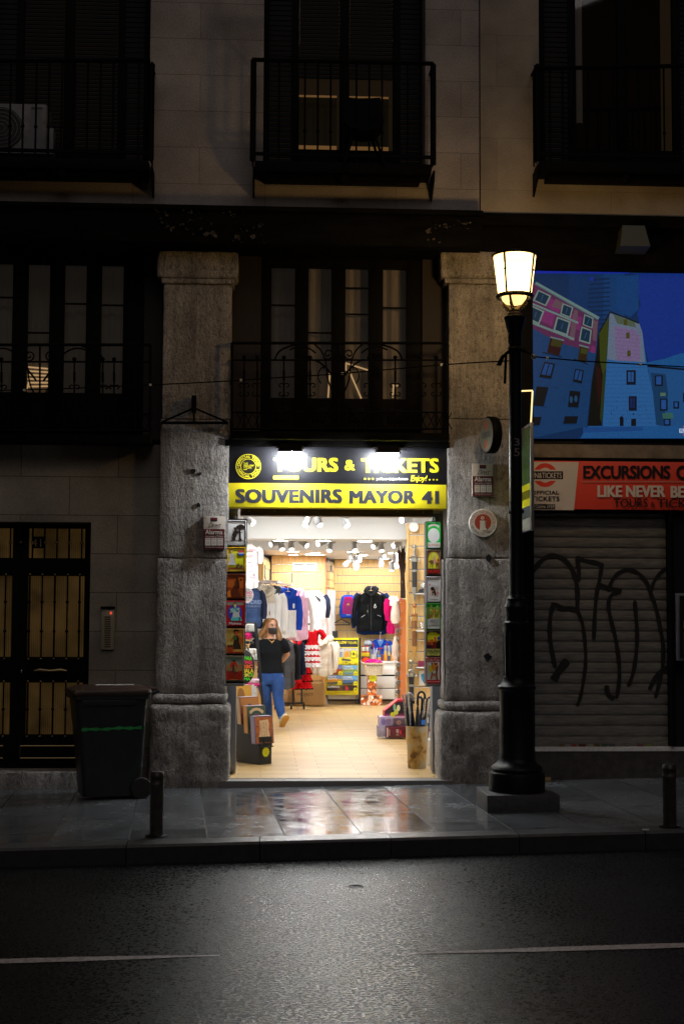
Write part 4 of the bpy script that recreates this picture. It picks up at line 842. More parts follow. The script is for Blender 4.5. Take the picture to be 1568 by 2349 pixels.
# ------------------------------------------------------------------ plates on the pillars
def alarm(x0, y0, x1, y1, label, Y=-.035, dim=1.0):
    t = thing('alarm_sign', label, 'sign', P((x0 + x1) / 2, y1, Y), 'alarm signs on the pillars'); fn = lambda u, v: P(x0 + (x1 - x0) * u, y0 + (y1 - y0) * v, Y)
    b = MB(); slab(b, x0, y0, x1, y1, Y, .012, mat('alarm_plate_cream', '#c9bfb2', .35), .003); b.build('plate', t)
    cv = Canvas(fn, (0, -1, 0)); R = '#5d1420'; W = '#d8d0c6'
    cv.rect(R, 0, .385, 1, 1); cv.rect('#2a1a20', .34, .04, .66, .155); cv.rect('#7a2030', .37, .06, .63, .10); cv.text('#2a1d20', 'Direct', .22, .19, .78, .34, 0, .9, .2)
    cv.text(W, 'Alarma', .09, .41, .91, .545, .04); cv.text(W, 'con aviso a Policia', .10, .575, .92, .625, .0)
    for k in range(3): cv.rect(W, .09 + .29 * k, .655, .35 + .29 * k, .885); cv.ring('#8a7f78', .22 + .29 * k, .80, .05, .07, 12, .6); cv.rect('#8a7f78', .13 + .29 * k, .68, .31 + .29 * k, .70)
    cv.text(W, '902 366 366 securitas.es', .10, .92, .92, .955, 0); cv.mb.build('print', t, norm=False)
alarm(466.5, 1184.5, 515, 1260, 'alarm sign with a dark red lower half on the pillar by the street door'); alarm(1083, 1063.5, 1130, 1138, 'alarm sign with a dark red lower half above the round tourist information sign')
t = thing('information_sign', 'round white and red tourist information sign on the right pillar', 'sign', P(1107, 1233, -.03)); c0 = Z6(159, 863); R = 100 * .327
b = MB(); p0 = P(*c0, -.03); r = R / SC(-.03); b.lathe([(0, 0), (r - .004, 0), (r, .004), (r, .035)], (0, 0, 0), 40, mat('sign_white_disc', '#d9d2c6', .4)); b.v = [Vector((p0.x + v.x, -.03 + v.z, p0.z + v.y)) for v in b.v]; b.build('disc', t)
cv = Canvas(lambda x, y: P(*Z6(x, y), -.03), (0, -1, 0)); O = '#b0432c'; N = '#2a2624'
cv.ell(O, 157, 858, 58, n=36); cv.text('#d9d2c6', 'i', 134, 848, 180, 912, .09); cv.rect('#b0432c', 130, 840, 190, 848); cv.rect('#d9d2c6', 136, 846, 168, 858); cv.rect('#d9d2c6', 150, 850, 168, 905); cv.rect('#d9d2c6', 134, 900, 182, 913); cv.ring('#d9d2c6', 154, 827, 8, 12); cv.rect('#d9d2c6', 142, 825, 166, 830)
cv.arc_text(O, 'TOURIST INFORMATION', 158, 862, 66, 22, -PI * 1.03, PI * .03, .0); cv.arc_text(N, 'INFORMACIÓN TURÍSTICA', 158, 862, 66, 22, PI * .93, PI * .07, .0, True); cv.mb.build('print', t, norm=False)
# round blade sign standing out from the pillar
t = thing('blade_sign', 'round black blade sign sticking out from the right pillar above the alarm sign', 'sign', P(1124, 1042, -.35)); pc = P(1126, 998, -.36); r = 43.0 / SC(-.36)
b = MB(); rr = [(0, 0), (r * .96, 0), (r, .01), (r, .085), (r * .96, .095), (0, .095)]; b.lathe(rr[1:-1], (0, 0, 0), 36, m_iron); ang = math.radians(13)
def bl(v): q = Vector((v.z - .05, v.x, v.y)); return pc + Vector((q.x * math.cos(ang) - q.y * math.sin(ang), q.x * math.sin(ang) + q.y * math.cos(ang), q.z))
b.v = [bl(v) for v in b.v]; b.build('drum', t)
cv = Canvas(lambda u, v: bl(Vector((u * r, v * r, -.002))), (-1, 0, 0)); cv.ell('#6a655a', 0, 0, .92, n=30); cv.poly('#a04a30', [(-.1, .75), (.35, .7), (.2, .3), (-.15, .3)]); cv.poly('#a04a30', [(-.1, -.75), (.35, -.7), (.2, -.3), (-.15, -.3)]); cv.rect('#4a4844', -.6, -.16, .6, .16); cv.mb.build('face', t, norm=False)
b = MB(); b.tube([pc + Vector((0, r * .5, 0)), pc + Vector((0.02, .42, 0))], .02, m_iron, 6); b.build('arm', t)
# lightbox blade sign beside the lamp post
t = thing('lightbox_sign', 'thin glazed lightbox sign with green and yellow panels just behind the lamp post', 'sign', P(1208, 1224, -.5)); XL_ = P(1219, 1100, -.95).x
za, zb_ = P(1210, 982, -.5).z, P(1210, 1222, -.5).z
b = MB(); b.box((XL_ - .012, -.95, zb_), (XL_ + .022, -.12, za), mat('aluminium_edge', (.32, .32, .33), .35, metal=.6), .01); b.build('frame', t)
cv = Canvas(lambda u, v: Vector((XL_ - .012, -.14 - .79 * u, za + (zb_ - za) * v)), (-1, 0, 0), mk=lambda h: mat('lightbox_' + h[1:], h, .2, emit=(h, .08)))
for v0, v1, h in ((.03, .42, '#2c4a22'), (.42, .56, '#3e5a30'), (.56, .62, '#d8d020'), (.62, .70, '#6a6a10'), (.70, .77, '#d8d020'), (.77, .88, '#30424a'), (.88, .98, '#9a9a90')): cv.rect(h, .02, v0, .98, v1)
cv.mb.build('panel', t, norm=False)
b = MB(); 
for z in (za - .1, zb_ + .1): b.tube([(XL_, -.13, z), (XL_, .2, z)], .015, m_iron, 6)
b.build('arm', t)
t = thing('neon_frame', 'glowing warm outline of a glass box sign at the corner of the blue screen', 'sign', P(1208, 985, -.02)); XF = P(1221, 930, -.02)
b = MB(); fr = lambda x, y: P(x, y, -.03); b.tube([fr(1192, 897), fr(1220.5, 896)], .008, mat('warm_neon', (1, .8, .5), .4, emit=((1, .72, .32), 1.4)), 6); b.tube([fr(1220.5, 897), fr(1216, 984)], .008, None, 6); b.build('tube', t)
b = MB(); slab(b, 1192, 899, 1219, 1010, -.02, .09, m_iron); b.build('box', t)
# ------------------------------------------------------------------ intercom and bracket
t = thing('intercom_panel', 'brushed metal intercom panel on the wall by the street door', 'intercom', P(247, 1490, .14))
b = MB(); slab(b, 232, 1397, 262, 1490, .13, .17, mat('brushed_metal', (.42, .37, .28), .38, metal=.5, var=(60, .2), stretch=(.2, 1, 4)), .004); b.build('plate', t)
cv = Canvas(faceY(.13), (0, -1, 0)); 
for i in range(14): y = 1414 + i * 5.2; cv.rect('#4d4435', 240, y, 254, y + 3.6, i > 0); cv.ell('#8d8268', 236, y + 1.8, 1.3, n=8, same=True); cv.ell('#8d8268', 258, y + 1.8, 1.3, n=8, same=True)
cv.mb.build('buttons', t, norm=False)
b = MB(); p = P(255, 1407, .125); b.box(p - Vector((.012, 0, .010)), p + Vector((.008, .01, .016)), mat('red_indicator', (.6, .05, .03), .4, emit=((1, .08, .04), .8)), .003); b.build('indicator', t)
b = MB(); slab(b, 231, 1391, 263, 1397, .11, .17, m_iron, .004); b.build('rain_hood', t)
t = thing('iron_bracket', 'triangular black iron bracket on the left granite pillar', 'bracket', P(446, 972, -.1))
g = lambda x, y, Y=-.1: P(x, y, Y); b = MB(); b.tube([g(370, 970), g(523, 970)], .016, m_iron, 6); b.tube([g(372, 968), g(440, 938)], .011, m_iron, 6); b.tube([g(521, 968), g(450, 938)], .011, m_iron, 6); b.tube([g(445, 938), g(445, 970)], .010, m_iron, 6)
b.box(g(439, 943, -.12), g(451, 910, -.02), m_iron, .004)
for x in (371, 445, 522): b.tube([g(x, 970), g(x, 970, .02)], .01, m_iron, 6)
b.build('frame', t)
# ------------------------------------------------------------------ street lamp
m_cast = mat('black_painted_cast_iron', (.006, .0065, .007), .42, bump=(50, .25, .006), var=(18, .4), spec=.18)
LB = PG(1185, 1852); LY = LB.y; gl_ = gz(LB.x); s_ = SC(LY)
def LZ(y): return P(1185, y, LY).z
lp = thing('street_lamp', 'tall black cast iron street lamp with a glowing warm lantern', 'street lamp', (LB.x, LY, gl_))
b = MB(); a = math.radians(4); hw = .315
b.box((LB.x - hw, LY - hw, gl_ - .02), (LB.x + hw, LY + hw, gl_ + .145), mat('dark_stone_plinth', (.045, .045, .048), .5, bump=(60, .4, .008), var=(20, .4)), .008); b.build('plinth', lp)
zb0 = gl_ + .145; R_ = lambda px: px / s_ / 2
prof = [(R_(128), zb0), (R_(128), LZ(1778)), (R_(124), LZ(1771)), (R_(112), LZ(1768)), (R_(118), LZ(1762)), (R_(112), LZ(1756)), (R_(98), LZ(1752)), (R_(84), LZ(1745)), (R_(79), LZ(1738)), (R_(77), LZ(1590)), (R_(80), LZ(1584)), (R_(88), LZ(1580)), (R_(88), LZ(1574)), (R_(72), LZ(1568)), (R_(62), LZ(1560)), (R_(62), LZ(1553))]
b = MB(); b.lathe(prof, (LB.x, LY, 0), 40, m_cast); b.build('base', lp)
b = MB(); b.lathe([(R_(54), LZ(1553)), (R_(56), LZ(1540)), (R_(58), LZ(1490)), (R_(58), LZ(1440)), (R_(62), LZ(1434)), (R_(60), LZ(1428)), (R_(50), LZ(1424)), (R_(50), LZ(1396)), (R_(54), LZ(1392)), (R_(50), LZ(1386)), (R_(44), LZ(1380)), (R_(46), LZ(1374)), (R_(36), LZ(1370)), (R_(31), LZ(1362)), (R_(30), LZ(1200)), (R_(29), LZ(900)), (R_(29), LZ(790)), (R_(32), LZ(786)), (R_(32), LZ(764)), (R_(38), LZ(756)), (R_(44), LZ(742)), (R_(50), LZ(732)), (R_(51), LZ(728)), (R_(36), LZ(724))], (LB.x, LY, 0), 32, m_cast)
b.lathe([(R_(60), LZ(1550)), (R_(61), LZ(1500)), (R_(60.5), LZ(1450))], (LB.x, LY, 0), 28, m_cast, flute=-.10, caps=False)
b.build('column', lp)
cv = Canvas(lambda x, y: Vector((LB.x + (x - 1181) / s_, LY - math.sqrt(max(0, R_(30) ** 2 - ((x - 1181) / s_) ** 2)) - .001, LZ(y))), (0, -1, 0), mk=lambda h: mat('stencil_white', (.22, .20, .19), .7, var=(120, .4))); cv.text('w', '3', 1175, 1007, 1188, 1024, .02); cv.text('w', '5', 1175, 1030, 1188, 1048, .02); cv.mb.build('stencil_number', lp, norm=False)
b = MB(); b.tube([(LB.x - R_(34), LY, LZ(1175)), (LB.x + R_(38), LY, LZ(1173))], .018, m_cast, 8); b.build('fixing_bolt', lp)
# lantern
m_glow = bpy.data.materials.new('lamp_glass'); m_glow.use_nodes = True; _t = m_glow.node_tree; _t.nodes.remove(_t.nodes['Principled BSDF'])
_a = _t.nodes.new('ShaderNodeAddShader'); _e = _t.nodes.new('ShaderNodeEmission'); _e.inputs[0].default_value = (1, .64, .22, 1); _e.inputs[1].default_value = 4.0; _p = _t.nodes.new('ShaderNodeBsdfTransparent'); _p.inputs[0].default_value = (.9, .85, .75, 1)
_t.links.new(_e.outputs[0], _a.inputs[0]); _t.links.new(_p.outputs[0], _a.inputs[1]); _t.links.new(_a.outputs[0], _t.nodes['Material Output'].inputs[0])
ld = bpy.data.lights.new('lamp_bulb', 'POINT'); ld.energy = 56; ld.color = (1, .64, .27); ld.shadow_soft_size = .15
lo = bpy.data.objects.new('lamp_bulb', ld); C.objects.link(lo); lo.parent = lp; lo.location = (0, 0, LZ(636) - gl_)
b = MB(); b.lathe([(R_(76), LZ(679)), (R_(99), LZ(587))], (LB.x, LY, 0), 40, m_glow, caps=False); b.build('lantern_glass', lp)
b = MB(); b.lathe([(R_(20), LZ(699)), (R_(44), LZ(696)), (R_(58), LZ(689)), (R_(62), LZ(683))], (LB.x, LY, 0), 20, mat('lamp_bowl_glass', (.7, .55, .3), .4, emit=((1, .60, .20), 2.2))); b.build('lantern_bowl', lp)
b = MB(); c = Vector((LB.x, LY, 0))
for k in range(4):
    t_ = math.radians(-38) + k * PI / 2; d = Vector((math.cos(t_), math.sin(t_), 0)); b.tube([c + d * R_(78) + Vector((0, 0, LZ(680))), c + d * R_(101) + Vector((0, 0, LZ(587)))], .011, m_cast, 6); b.sphere(c + d * R_(93) + Vector((0, 0, LZ(625))), .016, m_cast, 6, 5)
for rr, y, q in ((79, 680, .020), (101, 587, .011)): b.tube([c + Vector((R_(rr) * math.cos(i * PI / 18), R_(rr) * math.sin(i * PI / 18), LZ(y))) for i in range(37)], q, m_cast, 6)
b.lathe([(R_(103), LZ(586)), (R_(98), LZ(583)), (R_(60), LZ(578)), (R_(22), LZ(574)), (R_(10), LZ(570))], c, 30, m_cast); b.build('lantern_frame', lp)
m_cast2 = mat('lamplit_cast_iron', (.16, .12, .07), .45, metal=.3, bump=(50, .25, .006))  # lighter golden iron: the lantern's light painted into the bracket colour
b = MB()
for k in range(4):
    t_ = PI / 4 + .25 + k * PI / 2; d = Vector((math.cos(t_), math.sin(t_), 0)); c = Vector((LB.x, LY, 0)); q = lambda r, y: c + d * R_(r) + Vector((0, 0, LZ(y)))
    b.tube([q(14, 724), q(20, 716), q(28, 706), q(44, 700), q(54, 692), q(62, 682)], [.018, .016, .014, .014, .013, .012], m_cast2, 6)
    b.tube([q(44, 700), q(56, 703), q(60, 698), q(55, 694), q(51, 698)], .009, m_cast2, 6); b.tube([q(30, 706), q(40, 712), q(46, 708), q(42, 704)], .009, m_cast2, 6)
b.lathe([(R_(34), LZ(724)), (R_(34), LZ(719)), (R_(22), LZ(716)), (R_(26), LZ(712)), (R_(16), LZ(706))], (LB.x, LY, 0), 16, m_cast2); b.build('lantern_bracket', lp)
# ------------------------------------------------------------------ cable with tape ties
t = thing('overhead_cable', 'thin black cable strung from the left across the pillars to the lamp post and on', 'cable', P(700, 870, -.6))
pp = [(-300, 903, -.4), (60, 894, -.35), (140, 892, -.35), (250, 887, -.33), (345, 883, -.32), (430, 879, -.30), (528, 874, -.4), (610, 868, -.6), (760, 859, -.8), (1012, 837, -1.3), (1100, 831, -1.6), (1166, 828, LY - .03)]
p2 = [(1204, 806, LY - .03), (1214, 812, LY), (1224, 818, LY + .05), (1254, 821, LY + .1), (1330, 828, LY + .3), (1470, 836, LY + .6), (1590, 843, LY + .9), (1900, 850, LY + 1.4)]
b = MB(); b.tube([P(*q) for q in pp], .0065, m_iron, 6); b.tube([P(*q) for q in p2], .0065, m_iron, 6)
q = lambda x, y: P(x, y, LY - .08); b.tube([q(1172, 800), q(1155, 815), q(1146, 838), q(1140, 838), q(1150, 818), q(1170, 806)], .012, m_iron, 6); b.tube([q(1160, 808), q(1158, 850), q(1157, 880)], .012, m_iron, 6)
b.tube([q(1165, 800), q(1185, 798), q(1205, 806)], .018, m_iron, 6); b.sphere(P(1223, 818, LY + .05), .025, mat('grey_clamp', (.25, .25, .25), .5), 8, 6); b.build('wire', t)
b = MB(); m_tape = mat('white_tape', (.6, .58, .55), .6)
for x, y, Y in ((345, 883, -.325), (553, 872, -.46), (56, 895, -.352), (785, 857, -.84), (1012, 837, -1.3), (1254, 821, LY + .1), (1467, 836, LY + .6)): p = P(x, y, Y); b.box(p - Vector((.012, .012, .011)), p + Vector((.012, .012, .011)), m_tape, .003)
b.build('tape_ties', t)
# ------------------------------------------------------------------ bollards
def bollard(x, y, label):
    p = PG(x, y); t = thing('bollard', label, 'bollard', p, 'bollards along the kerb')
    b = MB(); h = .50; r = .053; b.lathe([(r, -.02), (r, .39), (r + .003, .395), (r + .003, .41), (r, .415), (r, .452), (r + .003, .456), (r + .003, .47), (r, .475), (r * .98, h - .008), (r * .85, h), (.0, h + .002)], p, 24, mat('scuffed_bollard_paint', (.016, .017, .018), .40, bump=(40, .5, .006), var=(16, .7, '#4a4642'))); b.build('post', t)
    b = MB(); b.lathe([(r + .035, -.01), (r + .035, .006), (r + .004, .012)], p, 20, m_cast); b.build('foot_ring', t)
bollard(359, 1918, 'short black bollard in front of the wheeled bin'); bollard(1535, 1898, 'short black bollard in front of the closed shutter')
# ------------------------------------------------------------------ wheeled bin
bc = PG(262, 1812); bc.y = min(bc.y, -.62)
bt = thing('wheelie_bin', 'dark wheeled bin with a brown lid and green paint streak by the street door', 'bin', bc)
RB_ = Matrix.Translation(bc) @ Matrix.Rotation(math.radians(14), 4, 'Z')
m_bin = mat('dark_green_plastic', (.012, .016, .018), .42, bump=(30, .1, .004), var=(6, .4)); m_lid = mat('brown_plastic_lid', (.042, .022, .015), .42, bump=(20, .1, .004), var=(5, .3))
def rring(L, W, z, n=6, rr=.05, ox=0):
    o = []
    for cx, cy, a0 in ((L / 2 - rr, W / 2 - rr, 0), (-L / 2 + rr, W / 2 - rr, PI / 2), (-L / 2 + rr, -W / 2 + rr, PI), (L / 2 - rr, -W / 2 + rr, 1.5 * PI)):
        for k in range(n): a = a0 + PI / 2 * k / (n - 1); o.append(Vector((ox + cx + rr * math.cos(a), cy + rr * math.sin(a), z)))
    return o
b = MB(RB_); b.loft([rring(.54, .48, .03), rring(.54, .48, .06), rring(.565, .49, .2, ox=.0), rring(.625, .53, .62, ox=-.01), rring(.67, .56, .90, ox=-.02), rring(.67, .56, .93, ox=-.02), rring(.73, .60, .935, ox=-.02), rring(.73, .60, .975, ox=-.02), rring(.68, .55, .98, ox=-.02)], m_bin)
for y in (-.29, .29): b.box((-.3, y - .008, .88), (.2, y + .008, .93), m_bin, .004)
b.build('body', bt)
b = MB(RB_); b.loft([rring(.75, .62, .975, ox=-.025), rring(.76, .63, .995, ox=-.025), rring(.74, .61, 1.02, ox=-.02), rring(.60, .48, 1.05, ox=0), rring(.3, .2, 1.06, ox=0)], m_lid)
b.box((.30, -.22, .995), (.42, .22, 1.03), m_lid, .01); b.build('lid', bt)
b = MB(RB_); b.box((-.16, -.20, 1.056), (.20, -.06, 1.0635), mat('white_label', (.5, .48, .46), .6, var=(40, .3))); b.build('lid_sticker', bt)
b = MB(RB_); b.tube([(.36, -.22, .98), (.42, -.22, 1.0), (.43, 0, 1.0), (.42, .22, 1.0), (.36, .22, .98)], .016, m_bin, 8); b.build('handle', bt)
for s in (-1, 1):
    b = MB(RB_ @ Matrix.Translation((.265, s * .262, .10)) @ Matrix.Rotation(PI / 2, 4, 'X')); b.lathe([(.05, -.028), (.094, -.028), (.10, -.02), (.10, .02), (.094, .028), (.05, .028)], (0, 0, 0), 24, mat('black_rubber', (.012, .012, .012), .7)); b.build('wheel', bt)
b = MB(RB_); m_gp = mat('green_spray_paint', (.02, .30, .07), .6, var=(14, .4))
def bw(z): t_ = (z - .2) / .7; return .54 + .13 * t_, .48 + .08 * t_
vs = []
for i in range(17):
    x = -.30 + .56 * i / 16; z = .655 + .003 * math.sin(i * .8) + .012 * (i / 16); hw = .010 + .006 * math.sin(i * 2.1) + .004 * random.random()
    y = -(.53 + .03 * (z - .62) / .28) / 2 - .004; vs += [(x, y, z - hw), (x, y, z + hw)]
b.add(vs, [(2 * i, 2 * i + 2, 2 * i + 3, 2 * i + 1) for i in range(16)], m_gp)
vs = []
for i in range(11):
    y = -.20 + .38 * i / 10; z = .675 + .05 * (i / 10); vs += [(.318 + (z - .66) * .06, y, z - .014), (.318 + (z - .66) * .06 + .002, y, z + .014)]
b.add(vs, [(2 * i, 2 * i + 2, 2 * i + 3, 2 * i + 1) for i in range(10)], m_gp)
b.add([(.327, -.02, .78), (.327, .03, .78), (.331, .02, .90), (.331, -.01, .90)], [(0, 1, 2, 3)], m_gp)
b.build('paint_streak', bt, norm=False)
# litter
for x, y, lab in ((1479, 1905, 'small white paper scrap on the pavement near the right bollard'),):
    p = PG(x, y); b = MB(); b.prism([p + Vector(q) for q in ((-.03, -.015, .004), (.02, -.02, .004), (.032, .015, .01), (-.02, .02, .006))], (0, 0, .002), m_tape); o = b.build('paper_scrap'); tag(o, lab, 'litter')
# ------------------------------------------------------------------ tin plate boards at the doorway
m_brd = mat('black_display_board', (.012, .011, .011), .45)
YB = .02
def tinboard(x0, x1, xb0, xb1, y0, y1, label):
    t = thing('display_board', label, 'display board', P((x0 + x1) / 2, y1, YB)); b = MB()
    q = [P(x0, y0, YB), P(x1, y0, YB), P(xb1, y1, YB), P(xb0, y1, YB)]; b.prism(q, (0, .16, 0), m_brd); b.build('backing', t)
    b = MB(); p = P((x0 + x1) / 2, y0 - 2, YB + .05); b.tube([p - Vector((.01, 0, .02)), p + Vector((-.01, 0, .03)), p + Vector((.012, 0, .03)), p + Vector((.012, 0, -.02))], .005, mat('bright_hook', (.7, .7, .7), .25, metal=.9), 6); b.build('hook', t)
    b = MB(); q0, q1 = P(xb0, y1 + 2, YB - .02), P(xb1, y1 + 2, YB - .02); b.box(q0 - Vector((0, 0, .012)), q1 + Vector((0, .14, .012)), mat('steel_edge', (.35, .33, .31), .35, metal=.7), .003); b.build('bottom_edge', t)
tinboard(518, 567, 514, 560, 1190, 1569, 'tall black board of vintage tin plates hanging on the left of the doorway')
tinboard(976, 1011, 976, 1011, 1196, 1570, 'tall black board of vintage tin plates hanging on the right of the doorway')
def tinink(h):
    c = [min(.85, v * 3.3) for v in lin(h)]; return mat('tin_ink_' + h.lstrip('#'), tuple(c), .38)
def tin(x0, y0, x1, y1, base, rim, label, art, side):
    """one embossed tin plate, art drawn in 0..1 x 0..1.4"""
    t = thing('tin_plate', label, 'tin plate', P((x0 + x1) / 2, y1, YB - .012), 'vintage tin plates on the %s doorway board' % side)
    fn = lambda u, v: P(x0 + (x1 - x0) * u, y0 + (y1 - y0) * v / 1.4, YB - .014)
    b = MB(); mb_ = mat('tin_%s' % base.lstrip('#'), tuple(min(.85, v * 3.3) for v in lin(base)), .32, bump=(30, .08, .004)); mr_ = mat('tin_%s' % rim.lstrip('#'), rim, .3)
    slab(b, x0, y0, x1, y1, YB - .012, YB - .001, mb_, .006)
    k = [fn(.03, .035), fn(.97, .035), fn(.97, 1.365), fn(.03, 1.365)]; b.tube(k + [k[0]], .0055, mr_, 6)
    for u in (.07, .93):
        for v in (.07, 1.33): b.sphere(fn(u, v), .006, mat('bright_hook', (.7, .7, .7), .25, metal=.9), 6, 5)
    b.build('plate', t)
    cv = Canvas(fn, (0, -1, 0), step=.0003, mk=tinink); art(cv); cv.mb.build('print', t, norm=False)
def fig(c, skin, hair, dress, x, y, s, skirt=None):
    """a plain painted figure for the posters"""
    c.poly(dress, [(x - .16 * s, y + .14 * s), (x + .16 * s, y + .14 * s), (x + .12 * s, y + .42 * s), (x + .24 * s, y + .8 * s), (x - .22 * s, y + .8 * s), (x - .11 * s, y + .42 * s)])
    c.poly(skin, [(x - .16 * s, y + .15 * s), (x - .10 * s, y + .2 * s), (x - .22 * s, y + .45 * s), (x - .28 * s, y + .42 * s)]); c.poly(skin, [(x + .16 * s, y + .15 * s), (x + .28 * s, y + .34 * s), (x + .18 * s, y + .5 * s), (x + .15 * s, y + .46 * s), (x + .2 * s, y + .34 * s), (x + .1 * s, y + .2 * s)])
    c.ell(hair, x, y - .02 * s, .105 * s, .12 * s); c.ell(skin, x + .012 * s, y + .015 * s, .075 * s, .095 * s); c.rect(skin, x - .03 * s, y + .09 * s, x + .04 * s, y + .15 * s)
def a_bear(c):
    c.text('#8d8d92', 'MADRID', .28, .10, .9, .19, 0); D = '#17110f'
    c.poly(D, [(.18, 1.10), (.84, 1.10), (.84, 1.13), (.18, 1.13)]); c.poly(D, [(.62, 1.11), (.64, .6), (.60, .45), (.70, .45), (.72, .66), (.76, .62), (.78, .66), (.72, .74), (.73, 1.0), (.82, 1.11)])
    for x, y, r in ((.60, .38, .13), (.72, .34, .14), (.82, .40, .12), (.68, .44, .10)): c.ell(D, x, y, r, r * .8)
    c.poly(D, [(.30, 1.10), (.24, 1.02), (.30, .92), (.26, .80), (.34, .66), (.38, .56), (.36, .46), (.42, .42), (.48, .46), (.50, .58), (.60, .62), (.66, .60), (.66, .68), (.52, .74), (.50, .88), (.44, .98), (.44, 1.10)])
    c.poly(D, [(.36, .48), (.34, .42), (.40, .40), (.52, .40), (.52, .46)]); c.ring('#a8a8ac', .82, .98, .07, .08, 16); c.line('#a8a8ac', [(.2, 1.24), (.8, 1.22)], .02)
def a_cola(c):
    c.rect('#5a3314', .05, 1.14, .95, 1.34); fig(c, '#d9853f', '#6a2a14', '#d8c8a0', .26, .24, .95); random.seed(4)
    for _ in range(34): c.ell('#4a3018', .17 + .20 * random.random(), .40 + .55 * random.random(), .010, n=6, same=True)
    c.ell('#3a2416', .76, .32, .185, n=24); c.ell('#c8c4b0', .76, .32, .165, n=24); c.ell('#9a2a22', .76, .32, .165, n=12, a0=PI * 1.08, a1=PI * 1.92); c.ell('#1f3a7a', .76, .32, .165, n=12, a0=PI * .1, a1=PI * .9); c.text('#8a2018', 'Pepsi-Cola', .62, .27, .90, .36, 0, 1, .1)
    for x, y in ((.55, 1.0), (.62, .94), (.72, 1.04), (.8, 1.0)): c.poly('#3a2a1c', [(x - .07, y + .15), (x - .02, y - .06), (x + .03, y + .02), (x + .07, y + .14)])
    c.line('#caa02a', [(.15, 1.30), (.85, 1.30)], .03)
def a_brown(c):
    c.rect('#5a2408', .06, .08, .94, 1.32); c.poly('#7a3a10', [(.06, .3), (.94, .2), (.94, .8), (.06, .75)]); c.poly('#3a1606', [(.1, 1.3), (.3, .85), (.42, .6), (.52, .52), (.6, .7), (.66, .95), (.8, 1.3)]); c.ell('#2a1208', .58, .28, .08); c.ell('#2a1208', .78, .33, .07); c.rect('#4a2208', .42, .4, .52, .7)
    c.poly('#2c1006', [(.5, .36), (.68, .36), (.72, .8), (.52, .8)]); c.text('#2c1408', 'ALHAMBRA', .16, .14, .56, .24, .02); c.poly('#8a4a14', [(.06, 1.0), (.2, .9), (.26, 1.3), (.06, 1.3)])
def a_red(c):
    c.rect('#7a1014', .06, .08, .94, 1.32); c.rect('#8f8a80', .06, .08, .94, .24); c.ell('#2a2a78', .48, .66, .40, .44, n=28); fig(c, '#c98f5a', '#4a2412', '#3a7ab0', .48, .24, 1.0); c.poly('#6aa8c0', [(.2, .42), (.5, .48), (.56, .7), (.3, .62)]); c.poly('#8ab8c8', [(.4, .6), (.7, .62), (.76, .95), (.34, 1.0)]); c.poly('#3f88a4', [(.3, .92), (.8, .88), (.86, 1.1), (.26, 1.08)]); c.ell('#d0d0d0', .68, .44, .06); c.rect('#1a2020', .70, .9, .76, 1.1); c.text('#b9a48c', 'Mahou', .17, 1.17, .82, 1.30, .05)
def a_tan(c):
    c.rect('#8a5f2a', .06, .08, .94, 1.32); c.poly('#a8793a', [(.06, .1), (.5, .1), (.4, .9), (.06, 1.0)]); fig(c, '#a03a1c', '#1a1008', '#241a10', .58, .22, 1.15); c.poly('#120c08', [(.38, .16), (.78, .13), (.66, .08), (.66, .02), (.48, .02), (.46, .10)]); c.ell('#2a4a1c', .5, .52, .1, .12); c.poly('#a8401c', [(.7, .36), (.95, .55), (.86, .86), (.78, .8), (.84, .6), (.68, .48)])
    for x in (.16, .3): c.poly('#7a2c10', [(x - .08, 1.3), (x - .1, 1.0), (x, .92), (x + .1, 1.02), (x + .1, 1.3)]); c.ell('#2a160c', x, .96, .07)
    for x in (.12, .2, .28): c.line('#3a2410', [(x, .75), (x + .02, .3)], .02)
    c.text('#d08a3a', 'CAMPOS', .5, 1.16, .92, 1.25, .03); c.rect('#7a1410', .2, 1.29, .94, 1.34)
def a_cycle(c):
    c.rect('#5a6a60', .06, .08, .94, .5); c.poly('#7a5a38', [(.06, .5), (.3, .44), (.6, .52), (.94, .42), (.94, .9), (.06, .8)]); c.poly('#7a1c10', [(.06, .82), (.5, .92), (.94, .8), (.94, 1.32), (.06, 1.32)]); c.text('#20241f', 'GRAN FONDO', .1, .10, .9, .20, .02); c.text('#20241f', 'BICICLETA', .34, .21, .64, .28, .02)
    c.poly('#8a2010', [(.34, .34), (.6, .34), (.68, .6), (.62, .66), (.56, .5), (.4, .5), (.32, .66), (.26, .6)]); c.ell('#2a1810', .48, .28, .07, .06); c.ring('#241a16', .38, 1.0, .12, .14, 18, 1.3); c.ring('#241a16', .6, 1.08, .12, .14, 18, 1.3); c.line('#241a16', [(.38, 1.0), (.46, .62), (.6, 1.08)], .03); c.poly('#3a1c14', [(.4, .5), (.5, .5), (.46, .9), (.4, .9)]); c.line('#c07a2a', [(.3, 1.30), (.7, 1.30)], .02); c.text('#a02818', 'GRAN', .1, .32, .28, .38, .02); c.text('#a02818', 'PREMIO', .7, .32, .92, .38, .02)
def a_green(c):
    c.rect('#0f7a2c', .04, .04, .96, 1.36); c.rect('#e8e4c8', .04, 1.08, .96, 1.36); c.ell('#f2f0e4', .5, .70, .41, .39, n=30); c.poly('#e8dcc0', [(.12, .20), (.3, .10), (.5, .07), (.7, .10), (.9, .20), (.84, .29), (.68, .21), (.5, .18), (.32, .21), (.16, .29)]); c.arc_text('#b06a4a', 'GASEOSA SELECTA', .5, .72, .54, .06, -PI * .79, -PI * .21, .0)
    c.text('#c8562c', 'LA PITUSA', .08, 1.14, .92, 1.28, .0)
